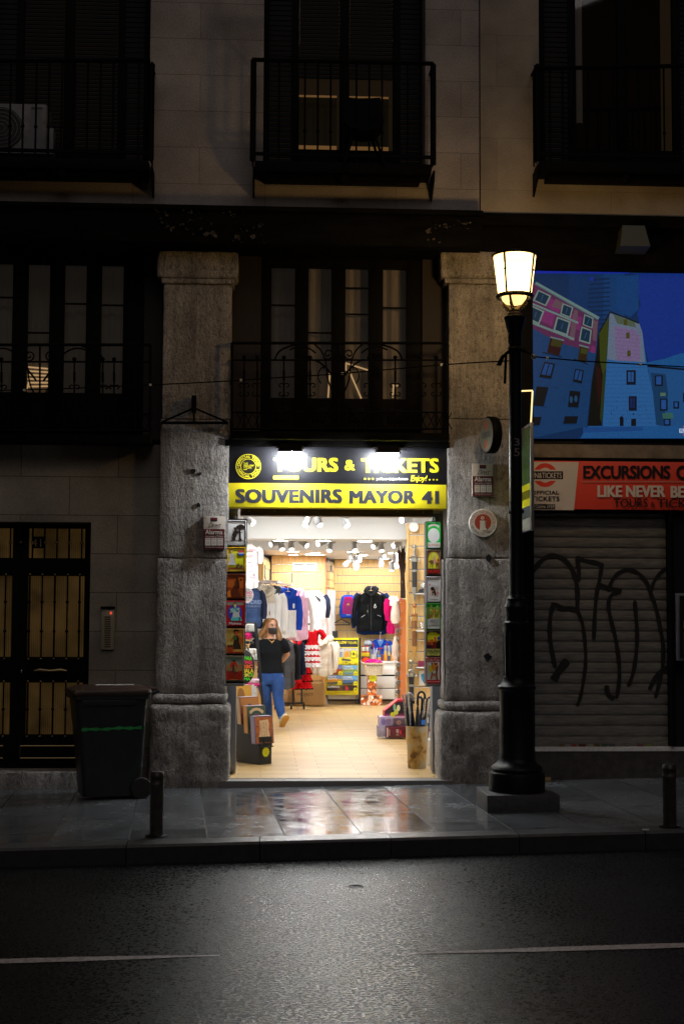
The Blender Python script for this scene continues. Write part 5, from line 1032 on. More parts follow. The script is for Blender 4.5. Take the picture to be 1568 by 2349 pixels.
def a_arch(c):
    c.rect('#4a3a2a', .04, .04, .96, 1.36); c.poly('#7a5a2a', [(.08, 1.04), (.08, .5), (.18, .24), (.34, .11), (.5, .08), (.66, .11), (.82, .24), (.92, .5), (.92, 1.04)]); c.poly('#e0a020', [(.14, 1.04), (.14, .52), (.23, .30), (.37, .18), (.5, .15), (.63, .18), (.77, .30), (.86, .52), (.86, 1.04)])
    D = '#4a3418'; c.poly(D, [(.16, .64), (.3, .58), (.5, .6), (.52, .72), (.46, .8), (.44, 1.04), (.40, 1.04), (.38, .8), (.32, .82), (.28, 1.04), (.25, 1.04), (.28, .74), (.18, .72)]); c.poly('#8a6a5a', [(.46, .56), (.5, .36), (.58, .34), (.62, .56), (.7, .6), (.66, .82), (.5, .78)]); c.ell('#a08a7a', .55, .28, .045, .06); c.line('#6a5a3a', [(.28, .24), (.42, .6)], .015); c.poly('#8a2a1c', [(.76, .5), (.86, .5), (.86, .68), (.74, .66)]); c.poly(D, [(.66, .7), (.86, .72), (.84, 1.02), (.80, 1.02), (.76, .84), (.7, 1.02), (.66, 1.02)])
    c.rect('#2a0c08', .05, 1.08, .95, 1.32); c.text('#b01c14', 'MADRID', .09, 1.11, .94, 1.30, .03)
def a_grey(c):
    c.rect('#9a9298', .06, .06, .94, 1.34); c.text('#7a727a', 'MADRID', .18, .18, .72, .27, .0); c.rect('#cfcad0', .22, .36, .82, .7); c.rect('#8a7a70', .22, .62, .82, 1.06); D = '#171214'; c.ell(D, .42, .66, .13, .1); c.rect(D, .40, .7, .45, 1.02); c.poly(D, [(.56, 1.02), (.52, .9), (.5, .78), (.56, .66), (.62, .74), (.66, .9), (.68, 1.02)]); c.poly(D, [(.44, .86), (.54, .76), (.56, .82), (.46, .92)]); c.poly('#a02030', [(.68, .88), (.78, .82), (.88, .88), (.78, .95)]); c.rect('#e4dce0', .72, .87, .84, .90); c.poly('#b8a48c', [(.28, 1.08), (.76, 1.08), (.8, 1.16), (.24, 1.16)]); c.text('#7a6c70', 'VERANO', .36, .44, .74, .52, .02); c.ell('#a03030', .26, .44, .04, .06)
def a_moto(c):
    c.rect('#5a8a3a', .04, .04, .96, .5); c.rect('#0f6a1c', .04, .04, .96, .22); c.poly('#c8a83a', [(.04, .5), (.3, .3), (.96, .36), (.96, .8), (.04, .9)]); c.rect('#9ab0a0', .04, .82, .96, 1.36)
    for x, y, s in ((.34, .14, 1.0), (.76, .18, .8)):
        c.ell('#7a8a4a', x, y, .07 * s); c.poly('#5a4a1c', [(x - .2 * s, y + .1), (x + .16 * s, y + .06), (x + .22 * s, y + .3 * s), (x + .1 * s, y + .6 * s), (x - .2 * s, y + .72 * s), (x - .26 * s, y + .6 * s)]); c.poly('#4a6a2a', [(x - .12 * s, y + .08), (x + .1 * s, y + .06), (x + .1 * s, y + .4 * s), (x - .14 * s, y + .5 * s)]); c.ell('#8a5a1c', x + .1 * s, y + .3 * s, .07 * s, .09 * s); c.ell('#c8c03a', x - .04 * s, y + .24 * s, .05 * s)
    c.text('#20201c', 'CARRERAS DE MOTO', .24, .86, .93, 1.02, .02, .9); c.text('#30382c', 'IX GRAN PREMIO CADIZ', .06, 1.16, .92, 1.25, .0); c.line('#6a7a6a', [(.2, 1.07), (.9, 1.07)], .01)
def a_sunset(c):
    c.rect('#d8a010', .04, .04, .96, .62); c.rect('#d86a10', .04, .5, .96, .66); c.rect('#6a2010', .04, .62, .96, .84); c.rect('#2a0c18', .04, .78, .96, .98); c.poly('#a83a10', [(.3, .64), (.32, .52), (.40, .46), (.48, .52), (.5, .64)]); c.poly('#1c1a10', [(.04, .04), (.96, .04), (.96, .24), (.9, .16), (.8, .22), (.72, .1), (.6, .12), (.4, .09), (.2, .12), (.1, .26), (.06, .14)])
    c.poly('#4a1008', [(.5, .62), (.68, .58), (.76, .8), (.74, .98), (.44, .98), (.42, .86)]); c.ell('#b02a1c', .62, .42, .075, .09); c.ell('#8a4020', .62, .50, .05, .08); c.poly('#0c0808', [(.78, .56), (.96, .54), (.96, .98), (.72, .98), (.7, .74)]); c.ell('#1c1c6a', .86, .42, .08, .1); c.ell('#e0a020', .4, .74, .03); c.rect('#a8b040', .04, .99, .96, 1.36); c.text('#1a1a24', 'MADRID', .09, 1.02, .93, 1.17, .04); c.text('#4a4a24', 'TEMPORADA DE', .2, 1.20, .82, 1.26, .02); c.text('#4a4a24', 'PRIMAVERA', .24, 1.29, .78, 1.34, .02)
def a_choc(c):
    c.rect('#9a1812', .02, .02, .98, .26); c.text('#d8ccc0', 'Cola Cao', .06, .06, .94, .22, .05); c.rect('#b0a49c', .02, .26, .98, 1.18); c.rect('#9a1812', .02, 1.18, .98, 1.38); c.text('#d8c8b8', 'el alimento de la juventud', .06, 1.24, .94, 1.31, .02); B = '#6a2c14'
    c.poly('#4a2414', [(.34, .28), (.8, .3), (.84, .5), (.76, .9), (.84, 1.2), (.7, 1.18), (.56, .9), (.36, 1.16), (.28, 1.14), (.42, .7)]); c.poly('#b8581c', [(.4, .44), (.66, .42), (.68, .7), (.44, .72)]); c.ell('#b8581c', .5, .38, .085, .1); c.poly('#c8b8a8', [(.44, .72), (.68, .7), (.66, .84), (.46, .86)]); c.poly('#b8581c', [(.46, .86), (.54, .84), (.38, 1.14), (.32, 1.12)]); c.poly('#b8581c', [(.58, .84), (.66, .84), (.76, 1.16), (.70, 1.17)]); c.poly('#b8581c', [(.64, .44), (.78, .34), (.82, .42), (.68, .54)]); c.poly('#b8801c', [(.12, .46), (.34, .42), (.46, .72), (.34, .84), (.2, .7)])
cx = [(520.5, 563.5)] * 6
TL = [(1193, 1252, '#b9bcc0', '#8a8c90', 'grey tin plate with a black bear and tree, topmost on the left doorway board', a_bear), (1255, 1312, '#d69a14', '#e0a818', 'yellow tin plate with a woman in a spotted dress and a bottle cap', a_cola), (1316, 1374, '#4a1c08', '#6a2c10', 'dark brown tin plate with a shadowy seated figure', a_brown), (1378, 1437, '#7a1014', '#c01824', 'red rimmed tin plate with a woman in a blue dress', a_red), (1442, 1500, '#8a5f2a', '#c09048', 'tan tin plate with a dancer in a wide black hat', a_tan), (1504, 1563, '#5a5a48', '#8a7a58', 'grey and red tin plate with a racing cyclist, lowest on the left doorway board', a_cycle)]
for i, (y0, y1, ba, ri, lab, art) in enumerate(TL): tin(521 - .9 * i, y0, 564.5 - 1.2 * i, y1, ba, ri, lab, art, 'left')
TR = [(1198.5, 1258, '#0f7a2c', '#1a8a38', 'green tin plate with a white oval, topmost on the right doorway board', a_green), (1260.5, 1319, '#4a3a2a', '#7a6a5a', 'tin plate with a rider under a golden arch and red MADRID letters', a_arch), (1322.5, 1382, '#9a9298', '#b0a8b0', 'pale grey tin plate with a small photo of a bear and tree', a_grey), (1383.5, 1444, '#5a8a3a', '#2a9a3a', 'green tin plate with two racing motorcyclists', a_moto), (1446, 1506, '#3a1c10', '#3a3a1c', 'sunset coloured tin plate with MADRID on a yellow strip', a_sunset), (1507.5, 1569, '#b0a49c', '#9a1812', 'red and beige tin plate with a striding child, lowest on the right doorway board', a_choc)]
for i, (y0, y1, ba, ri, lab, art) in enumerate(TR): tin(977.5 - .2 * i, y0, 1010.5 - .2 * i, y1, ba, ri, lab, art, 'right')

t = thing('display_cabinet', 'grey metal display cabinet on the dark wall right of the shutter', 'cabinet', P(1600, 1516, .0)); YCB = -.02
b = MB(); slab(b, 1553, 1361, 1660, 1516, YCB, .155, mat('grey_cabinet_metal', (.14, .15, .17), .45, metal=.3), .008); b.build('case', t)
cv = Canvas(faceY(YCB), (0, -1, 0)); cv.rect('#20242a', 1558, 1367, 1655, 1510); cv.rect('#c8bfa8', 1566, 1424, 1648, 1442); cv.rect('#8a8478', 1566, 1450, 1648, 1500); cv.mb.build('notice', t, norm=False)
b = MB(); slab(b, 1557, 1366, 1656, 1511, YCB - .012, YCB - .008, m_pane); b.build('glass', t)
for x, y, lb in ((816, 2031, 'dark twig lying on the wet road below the shop door'),):
    p = PG(x, y, ROADZ + .008); b = MB(); b.tube([p + Vector((-.05, .004, -.004)), p + Vector((-.02, -.003, .0)), p + Vector((.02, .002, -.001)), p + Vector((.05, -.004, -.004))], [.003, .005, .006, .003], mat('dead_leaf_brown', (.015, .011, .008), .8), 6); tag(b.build('twig'), lb, 'litter')
# ------------------------------------------------------------------ the shop's room
m_wht = mat('white_shop_paint', (.80, .80, .79), .7); m_ceil = mat('white_ceiling_paint', (.78, .78, .77), .75)
def floorm():
    m = bpy.data.materials.new('oak_laminate'); m.use_nodes = True; n = m.node_tree; b = n.nodes['Principled BSDF']; L = n.links.new
    tc = n.nodes.new('ShaderNodeNewGeometry'); br = n.nodes.new('ShaderNodeTexBrick'); br.inputs['Scale'].default_value = 1; br.inputs['Brick Width'].default_value = .62; br.inputs['Row Height'].default_value = .19
    br.inputs['Mortar Size'].default_value = .0028; br.inputs['Color1'].default_value = (.53, .365, .165, 1); br.inputs['Color2'].default_value = (.43, .28, .115, 1); br.inputs['Mortar'].default_value = (.10, .055, .02, 1); br.offset = .37
    L(tc.outputs['Position'], br.inputs['Vector']); mp = n.nodes.new('ShaderNodeMapping'); mp.inputs['Scale'].default_value = (1.2, 16, 1); L(tc.outputs['Position'], mp.inputs[0])
    nz = n.nodes.new('ShaderNodeTexNoise'); nz.inputs['Scale'].default_value = 3.5; nz.inputs['Detail'].default_value = 7; L(mp.outputs[0], nz.inputs['Vector'])
    rg = n.nodes.new('ShaderNodeMapRange'); rg.inputs[1].default_value = .3; rg.inputs[2].default_value = .7; rg.inputs[3].default_value = .82; rg.inputs[4].default_value = 1.14; L(nz.outputs['Fac'], rg.inputs[0])
    vm = n.nodes.new('ShaderNodeVectorMath'); vm.operation = 'SCALE'; L(br.outputs['Color'], vm.inputs[0]); L(rg.outputs[0], vm.inputs['Scale']); L(vm.outputs[0], b.inputs['Base Color'])
    b.inputs['Roughness'].default_value = .36; b.inputs['Specular IOR Level'].default_value = .4; return m
def woodm(name, c, grain=(9, 1, .8)):
    return mat(name, c, .5, var=(4, .22), stretch=grain, bump=(20, .05, .003))
m_slatw = woodm('oak_slat_board', (.64, .405, .155)); m_edge = woodm('oak_edging', (.60, .34, .11)); m_alu = mat('aluminium_groove', (.75, .75, .74), .25, metal=.8); m_slot = mat('slot_shadow_liner', (.30, .23, .14), .5)
YBK, YPN, YLF, YRP = 12.9, 11.2, 8.9, 3.8
XLW, XRW = -.64, 2.85
ZC = P(800, 1283, YBK).z; Z1C = P(700, 1236, 4.06).z
b = MB(); b.box((XLW - .2, .10, -.06), (XRW + .1, YBK, 0), floorm()); b.build('floor', kind='structure')
b = MB(); b.box((P(527, 1785, -.1).x - .1, -.12, -.2), (P(1010, 1785, -.1).x + .12, .099, -.003), mat('threshold_stone', (.16, .15, .14), .5, bump=(50, .3, .006))); b.build('step', kind='structure')
b = MB(); b.box((XLW, 8.9, ZC), (XRW, YBK, ZC + .6), m_ceil); b.box((XLW, 4.06, Z1C), (XRW, 4.7, 3.35), m_ceil); b.box((XLW, .62, 3.05), (XRW, 4.06, 3.35), m_ceil); b.box((XLW, 4.7, 3.02), (XRW, 8.9, 3.35), m_ceil)
b.build('ceiling', kind='structure')
b = MB(); b.box((XLW - .1, .62, -.05), (XLW, 9.4, 3.3), m_wht); b.build('wall_left', kind='structure')
b = MB(); b.box((XRW, .62, -.05), (XRW + .1, YBK, 3.3), m_wht); b.build('wall_right', kind='structure')
b = MB(); b.box((XLW, YBK, -.05), (XRW + .1, YBK + .1, 3.3), m_wht); b.build('wall_back', kind='structure')
b = MB(); b.box((XLW - .1, .621, 0), (P(543, 1500, .62).x, .66, 3.3), m_wht); b.box((P(990, 1500, .62).x, .621, 0), (XRW, .66, 3.3), m_wht); b.box((P(543, 1500, .62).x, .621, P(760, 1166, .62).z), (P(990, 1500, .62).x, .66, 3.3), m_wht); b.build('wall_front', kind='structure')
m_jamb = mat('grey_metal_jamb', (.22, .23, .25), .45, metal=.3)
b = MB(); slab(b, 522, 1178, 543, 1768, .42, .618, m_jamb, .003); b.build('door_jamb', bld); b = MB(); slab(b, 991, 1178, 1030, 1771, .42, .618, m_jamb, .003); b.build('door_jamb', bld)
def slatwall(name, label, x0, x1, Y, ztop, ys, ends=True, side=None):
    """grooved display board facing the street; boards between aluminium grooves"""
    X0, X1 = P(x0, 1400, Y).x, P(x1, 1400, Y).x; t = thing(name, label, 'display wall', ((X0 + X1) / 2, Y, 0)); zs = sorted(P((x0 + x1) / 2, y, Y).z for y in ys)
    st_ = zs[1] - zs[0]; z = zs[0]
    while z - st_ > .08: z -= st_; zs.insert(0, z)
    b = MB(); lo = 0.0
    for z in zs + [ztop]: b.box((X0, Y, lo + .008), (X1, Y + .03, z - .008), m_slatw); lo = z
    b.box((X0, Y + .022, 0), (X1, Y + .04, ztop), m_slot); b.build('board', t)
    b = MB()
    for z in zs: b.box((X0, Y + .002, z - .0078), (X1, Y + .02, z - .001), m_alu)
    b.build('groove_rail', t)
    if ends:
        b = MB(); w_ = .03 if side == 'L' else .07
        for X in ([X0 - w_] if side == 'L' else [X1] if side == 'R' else [X0 - w_, X1]): b.box((X, Y - .02, 0), (X + w_, Y + .045, ztop), m_edge, .004)
        b.build('edging', t)
    return t
slatwall('slat_wall', 'narrow oak slat wall behind the hoodie rail at the left', 540, 594, YLF, ZC - .002, [1282, 1303, 1324], True, 'R')
slatwall('slat_wall', 'oak slat wall with the long air vent and white football shirts', 622, 738, YPN, ZC - .002, [1294.5, 1314, 1333, 1352], True, 'R')
slatwall('slat_wall', 'oak slat wall at the very back behind the rucksack and black jacket', 766, 955, YBK - .06, ZC - .002, [1302.7, 1321, 1339, 1357, 1375, 1393, 1411, 1429, 1447], False)
sw = slatwall('slat_wall', 'orange lit oak slat wall carrying the sheathed swords on the right', 937, 1030, YRP, P(950, 1201, YRP).z, [1227, 1253.6, 1280, 1306.5, 1333.6, 1360, 1387, 1414, 1441, 1468, 1495, 1522, 1549], True, 'L')
def sidewall(name, label, xa, Ya, xb, Yb):
    A, B = P(xa, 1400, Ya), P(xb, 1400, Yb); A.z = B.z = 0; d = (B - A).normalized(); nn = Vector((-d.y, d.x, 0))
    if nn.y > 0: nn = -nn
    t = thing(name, label, 'display wall', (A + B) / 2); b = MB(); zs = [.15 * i for i in range(18)]
    for i in range(17):
        q = [A + Vector((0, 0, zs[i] + .008)), B + Vector((0, 0, zs[i] + .008)), B + Vector((0, 0, zs[i + 1] - .008)), A + Vector((0, 0, zs[i + 1] - .008))]; b.prism(q, -nn * .03, m_slatw)
    b.prism([A - nn * .02, B - nn * .02, B - nn * .02 + Vector((0, 0, 2.6)), A - nn * .02 + Vector((0, 0, 2.6))], -nn * .03, m_slot); b.build('board', t); return t
sidewall('slat_wall', 'slanting oak slat wall at the inner corner of the hoodie rail', 600, YLF + .05, 619, YPN - .02)
sidewall('slat_wall', 'short oak slat wall turning back behind the yellow poster stand', 746, YPN + .05, 766, YBK - .07)
# white cupboard in the return wall
b = MB(); A, B = P(745, 1400, YPN + .1), P(766, 1400, YBK - .1)
for t0, t1 in ((0.03, .45), (.55, .93)):
    a_, c_ = A.lerp(B, t0), A.lerp(B, t1); a_.z = c_.z = 0
    b.prism([a_ + Vector((.035, -.01, 0)), c_ + Vector((.035, -.01, 0)), c_ + Vector((.035, -.01, P(760, 1354, 12).z)), a_ + Vector((.035, -.01, P(760, 1354, 12).z))], (-.03, 0, 0), m_wht)
o = b.build('cupboard'); tag(o, 'white cupboard doors in the return wall beside the yellow poster stand', 'cupboard')
def vent(x0, y0, x1, y1, Y, label):
    t = thing('air_vent', label, 'vent', P((x0 + x1) / 2, y1, Y)); b = MB(); a = RB(x0, y0, x1, y1, Y); m_ = mat('white_vent_plastic', (.82, .82, .82), .4); e = .025
    b.box((a[0], Y, a[1]), (a[0] + e, Y + .03, a[3]), m_); b.box((a[2] - e, Y, a[1]), (a[2], Y + .03, a[3]), m_); b.box((a[0] + e, Y, a[1]), (a[2] - e, Y + .03, a[1] + e), m_); b.box((a[0] + e, Y, a[3] - e), (a[2] - e, Y + .03, a[3]), m_); b.box((a[0] + e, Y + .024, a[1] + e), (a[2] - e, Y + .03, a[3] - e), m_dark); b.build('frame', t)
    b = MB(); z = a[1] + e + .004
    while z < a[3] - e - .01: b.box((a[0] + e, Y + .004, z), (a[2] - e, Y + .02, z + .010), m_); z += .022
    if x1 - x0 > 30: b.box(((a[0] + a[2]) / 2 - .02, Y + .001, a[1] + e), ((a[0] + a[2]) / 2 + .02, Y + .004, a[3] - e), m_)
    b.build('slats', t)
vent(671, 1291, 727, 1309.5, YPN - .035, 'long white air vent high on the wall above the white shirts'); vent(754.5, 1294.4, 763.5, 1313, 12.0, 'small white air vent high in the corner above the poster stand')
t = thing('wire', 'thin red wires hanging down the wall edge beside the white shirts', 'wire', P(747, 1456, YPN - .05)); b = MB(); m_ = mat('red_wire', (.55, .03, .05), .5)
for d in (0, 3.5): b.tube([P(745 + d * .3, 1279, YPN - .05), P(746 + d, 1340, YPN - .04), P(747 + d * .4, 1400, YPN - .05), P(750 + d, 1456, YPN - .04)], .0035, m_, 5)
b.build('strand', t)
# ------------------------------------------------------------------ ceiling lights
WL = 1.0
m_disc = mat('downlight_disc', (1, 1, 1), .4, emit=((.96, .985, 1.0), 230.0)); m_ring = mat('white_light_metal', (.40, .40, .40), .4); m_lens = mat('spot_lens', (1, 1, 1), .4, emit=((1, .98, .94), 2.2))
def downlight(X, Y, z, label, r=.10):
    t = thing('downlight', label, 'ceiling light', (X, Y, z), 'round ceiling downlights'); b = MB(); b.lathe([(r + .018, 0), (r + .016, -.008), (r, -.012), (r, 0)], (X, Y, z), 24, m_ring, caps=False); b.build('ring', t)
    b = MB(); b.lathe([(r, -.005), (r, -.002)], (X, Y, z), 24, m_disc); b.build('disc', t); return t
def dl(x, Y, z, label): downlight(P(x, 1400, Y).x, Y, z, label)
for x, Y, lab in ((643, 4.38, 'bright ceiling disc on the front beam above the hoodie rail'), (740, 4.38, 'bright ceiling disc in the middle of the front beam'), (836, 4.38, 'bright ceiling disc on the front beam nearest the swords')): dl(x, Y, Z1C, lab)
for x, Y, lab in ((671, 9.25, 'bright ceiling disc in front of the long air vent'), (809, 9.25, 'bright ceiling disc above the rucksack'), (828, 10.6, 'bright ceiling disc above the black jacket'), (712, 10.3, 'bright ceiling disc over the white football shirts')): dl(x, Y, ZC, lab)
for k, (X, Y) in enumerate(((.2, 1.3), (1.3, 1.3), (.3, 3.1), (1.5, 3.1))): downlight(X, Y, 3.05, ['bright ceiling disc just inside the door at the left, hidden above the opening', 'bright ceiling disc just inside the door at the right, hidden above the opening', 'second bright ceiling disc inside the door at the left, above the opening', 'second bright ceiling disc inside the door at the right, above the opening'][k])
for k, (X, Y) in enumerate(((.4, 7.3), (1.9, 7.3))): downlight(X, Y, 3.02, ['bright disc in the raised ceiling over the hoodie rail', 'bright disc in the raised ceiling over the orange stand'][k])
downlight(2.35, 1.9, 3.05, 'bright ceiling disc above the sword wall, hidden over the opening')
for k, (X, Y) in enumerate(((.9, 9.6), (2.2, 9.6), (1.0, 10.6), (2.3, 12.3), (1.7, 12.3), (.55, 10.6))): downlight(X, Y, ZC, ['small bright ceiling disc behind the leftmost low spotlight', 'small bright ceiling disc above the arrows', 'small bright ceiling disc over the rolling rack', 'small bright ceiling disc over the counter end', 'small bright ceiling disc over the counter middle', 'small bright ceiling disc over the end of the hoodie rail'][k], .08)
def spot(x, y, Y, zc, az, el, label, s=.78):
    c = P(x, y, Y); t = thing('spotlight', label, 'spotlight', (c.x, c.y, c.z), 'white ceiling spotlights')
    d = Vector((math.cos(el) * math.sin(az), -math.cos(el) * math.cos(az), -math.sin(el)))
    b = MB(); b.tube([c - d * .10 * s, c - d * .095 * s, c + d * .085 * s, c + d * .10 * s], [.045 * s, .052 * s, .058 * s, .058 * s], m_ring, 16); b.build('barrel', t)
    b = MB(); b.tube([c + d * .101 * s, c + d * .103 * s], .050 * s, m_lens, 16); b.build('lens', t)
    b = MB(); b.box((c.x - .03 + .05, c.y - .04, c.z + .05), (c.x + .03 + .05, c.y + .04, c.z + .17), m_ring, .004); b.tube([c, c + Vector((.05, 0, .07))], .012, m_ring, 6); b.tube([c + Vector((.05, 0, .16)), Vector((c.x + .05, c.y, zc))], .012, m_ring, 6); b.build('mount', t)
for a in ((572, 1192, 3.3, 3.05, .9, .7, 'white ceiling spotlight beside the left tin plate board'), (705, 1196, 3.3, 3.05, -.5, .8, 'white front ceiling spotlight tilted left, just left of the one with a square mount'), (729, 1195, 3.5, 3.05, .5, .8, 'white front ceiling spotlight with a square mount, tilted right'), (790, 1196, 3.3, 3.05, .6, .8, 'white front ceiling spotlight in the middle under the shutter housing'), (931, 1191, 3.2, 3.05, -.9, .2, 'white front ceiling spotlight above the sword wall'),
          (630, 1246, 6.4, 3.02, -.9, .3, 'leftmost spotlight hung behind the front beam'), (645, 1251, 6.4, 3.02, .3, .9, 'second spotlight from the left behind the front beam'), (668, 1250, 6.6, 3.02, .1, 1.0, 'third spotlight from the left behind the front beam'), (696, 1246, 6.4, 3.02, .8, .5, 'fourth spotlight from the left behind the front beam'), (737, 1245, 6.4, 3.02, -.8, .3, 'fifth spotlight from the left behind the front beam'), (757, 1254, 6.4, 3.02, -.3, .9, 'sixth spotlight from the left behind the front beam'), (812, 1253, 6.4, 3.02, .2, .9, 'seventh spotlight from the left behind the front beam'), (862, 1249, 6.4, 3.02, -.7, .5, 'eighth spotlight from the left behind the front beam'), (873, 1254, 6.7, 3.02, .2, 1.0, 'ninth spotlight from the left behind the front beam'), (910, 1249, 6.4, 3.02, -.9, .3, 'rightmost spotlight hung behind the front beam'),
          (797, 1290, 9.7, ZC, -.8, .6, 'leftmost spotlight on the low back ceiling'), (814, 1286, 9.9, ZC, .0, .9, 'second spotlight from the left on the low back ceiling'), (818, 1297, 9.5, ZC, -.3, .8, 'lowest spotlight in the cluster above the black jacket'), (873, 1288, 9.7, ZC, .1, 1.2, 'spotlight on the low back ceiling right of the jacket cluster'), (897, 1299, 9.4, ZC, .1, 1.3, 'low hanging spotlight next to the bundle of arrows'), (906, 1294, 9.7, ZC, .5, .8, 'rightmost spotlight on the low back ceiling')): spot(*a)
# ------------------------------------------------------------------ clothes
m_han = mat('pale_wood_hanger', (.60, .40, .18), .5); m_chr = mat('chrome_tube', (.75, .75, .76), .15, metal=1.0); m_blk = mat('black_coat_metal', (.015, .015, .016), .4)
def cloth(name, c, var=.12): return mat(name, c, .9, var=(9, var), bump=(160, .15, .002), spec=.15)
def garment(name, label, cat, x, yt, Y, w, h, rot, cb, cs=None, hood=None, blocks=None, sleeves=True, slen=.68, hanger=m_han, group=None, hookup=.10, flare=1.0, deco=None, seed=0, thick=1.0):
    o = P(x, yt, Y); t = thing(name, label, cat, (o.x, o.y, o.z), group); M_ = Matrix.Translation(o) @ Matrix.Rotation(rot, 4, 'Z'); rnd = random.Random(seed + int(x * 7)); n = 22; R = 15
    prof = [(0, .075), (.04, .10), (.09, w * .40), (.14, w * .48), (.22, w * .49), (.5, w * .47 * (1 + (flare - 1) * .4)), (.8, w * .48 * (1 + (flare - 1) * .8)), (.93, w * .49 * flare), (1, w * .46 * flare)]
    def hw(s):
        for (a, p), (c, q) in zip(prof[:-1], prof[1:]):
            if a <= s <= c: return p + (q - p) * (s - a) / (c - a)
        return prof[-1][1]
    ph = rnd.uniform(0, 6); rings = []
    for j in range(R + 1):
        s = j / R; H = hw(s); D = (.028 + .03 * min(1, s * 4)) * thick; rg = []
        for k in range(n):
            a = 2 * PI * k / n; cx, sy = math.cos(a), math.sin(a); X = H * (abs(cx) ** .8) * (1 if cx > 0 else -1)
            f = .021 * math.sin(X * 38 + ph + s * 1.2) * (s ** .7) + .011 * math.sin(X * 71 + s * 5 + ph) + .006 * math.sin(s * 26 + X * 9)
            rg.append(Vector((X, D * sy + f * (abs(sy) ** .5), -h * s + (.018 * math.sin(X * 20 + ph) if j == R else 0))))
        rings.append(rg)
    b = MB(M_)
    for j in range(R):
        m_ = cb
        if blocks:
            for s0, s1, mm_ in blocks:
                if s0 <= (j + .5) / R < s1: m_ = mm_
        b.loft([rings[j], rings[j + 1]], m_, caps=(j == R - 1 or j == 0))
    b.build('body', t)
    if sleeves:
        for sg_ in (-1, 1):
            b = MB(M_); e = rnd.uniform(.9, 1.1); pts = [(sg_ * w * .43, 0, -.10 * h), (sg_ * w * .53, -.005, -.2 * h), (sg_ * w * .58 * e, -.02, -.2 * h - slen * h * .4), (sg_ * w * .57 * e, -.035, -.2 * h - slen * h * .75), (sg_ * w * .55 * e, -.03, -.2 * h - slen * h * .92)]
            b.tube(pts, [.052, .060, .055, .048, .040], cs or cb, 10, ry=[.04, .05, .045, .04, .034]); b.build('sleeve', t)
    if hood:
        b = MB(M_); b.tube([(0, -.075, -.11), (-.06, -.07, -.07), (-.10, -.02, .0), (-.07, .05, .015), (0, .07, .005), (.07, .05, .015), (.10, -.02, .0), (.06, -.07, -.07), (0, -.075, -.11)], [.02, .034, .04, .045, .05, .045, .04, .034, .02], hood, 10); b.build('hood', t)
    if hanger:
        b = MB(M_); b.tube([(-w * .36, 0, -.065), (-.08, 0, -.02), (0, 0, -.005), (.08, 0, -.02), (w * .36, 0, -.065)], .014, hanger, 8); b.tube([(0, 0, -.005), (0, 0, hookup * .6), (.02, 0, hookup * .85), (.0, 0, hookup), (-.02, 0, hookup * .88)], .005, m_chr, 5); b.build('hanger', t)
    if deco:
        cv = Canvas(lambda u, v: M_ @ Vector((u * w, -.075 * thick - .004, -h * v)), M_.to_3x3() @ Vector((0, -1, 0))); deco(cv); cv.mb.build('print', t, norm=False)
    return t
NAVY = cloth('navy_fleece', (.03, .055, .13)); DN = cloth('dark_navy_cotton', (.012, .016, .035)); WHT = cloth('white_cotton', (.80, .80, .80), .05); CRM = cloth('cream_fleece', (.62, .56, .46), .08); GRY = cloth('grey_marl_fleece', (.40, .42, .45)); DGR = cloth('charcoal_fleece', (.06, .065, .075)); BLU = cloth('royal_blue_cotton', (.012, .06, .42)); RED = cloth('red_cotton', (.50, .004, .010)); BLK = cloth('black_nylon', (.004, .0045, .005)); PNK = cloth('pale_pink_cotton', (.72, .45, .62), .08); MAG = cloth('magenta_cotton', (.50, .003, .10)); STL = cloth('steel_blue_cotton', (.16, .22, .34)); BRG = cloth('burgundy_cotton', (.16, .012, .03))
# rails
def rail(name, label, A, B, posts=()):
    t = thing(name, label, 'clothes rail', (A + B) / 2); b = MB(); b.tube([A, B], .016, m_chr, 8)
    for p in posts: b.tube([p, p + Vector((0, 0, .22))], .010, m_chr, 6)
    b.build('tube', t); b = MB(); n = 12
    for i in range(n): p = A.lerp(B, (i + .5) / n); b.tube([p + Vector((.0, 0, -.03)), p + Vector((.02, 0, .0)), p + Vector((.008, 0, .024)), p + Vector((-.018, 0, .01))], .006, m_chr, 5)
    b.build('hook_row', t); return t
A2, B2 = P(606, 1331.5, 5.4), P(671, 1343, 9.3); A1, B1 = P(568, 1332, 5.5), P(619, 1338, 7.2)
rail('clothes_rail', 'chrome clothes rail running back above the blue and white hoodie', A2, B2, (A2.lerp(B2, .02), A2.lerp(B2, .97))); rail('clothes_rail', 'chrome clothes rail at the front left above the navy and white hoodies', A1, B1, (A1.lerp(B1, .05), A1.lerp(B1, .98)))
HG = 'hooded tops on the left rails'
def d_navy(c): c.text('#6a7aa0', 'MADRID', -.42, .34, .42, .44, .04); c.text('#5a6a8c', 'ESTABLISHED', -.40, .47, .40, .52, .01); c.line('#25355c', [(-.3, .66), (-.2, .58), (.2, .58), (.3, .66)], .01)
def d_cords(c): c.line('#a8a29a', [(-.10, .14), (-.13, .40)], .012); c.line('#a8a29a', [(.10, .14), (.13, .42)], .012); c.rect('#7a4a26', -.15, .40, -.11, .47); c.rect('#7a4a26', .11, .42, .15, .49)
def d_blue(c): c.rect('#d8e0ea', .2, .26, .30, .36); c.line('#10307a', [(-.08, .1), (-.10, .46)], .02); c.line('#10307a', [(.08, .1), (.10, .42)], .02); c.line('#aab4c0', [(0, .42), (0, .95)], .012)
def d_gprint(c):
    c.line('#4a4c54', [(.1, .2), (.12, .95)], .03)
    for i in range(9): c.rect('#2a2c34', .06, .22 + i * .08, .17, .25 + i * .08, i > 0)
    c.rect('#8a2030', .08, .62, .16, .68)
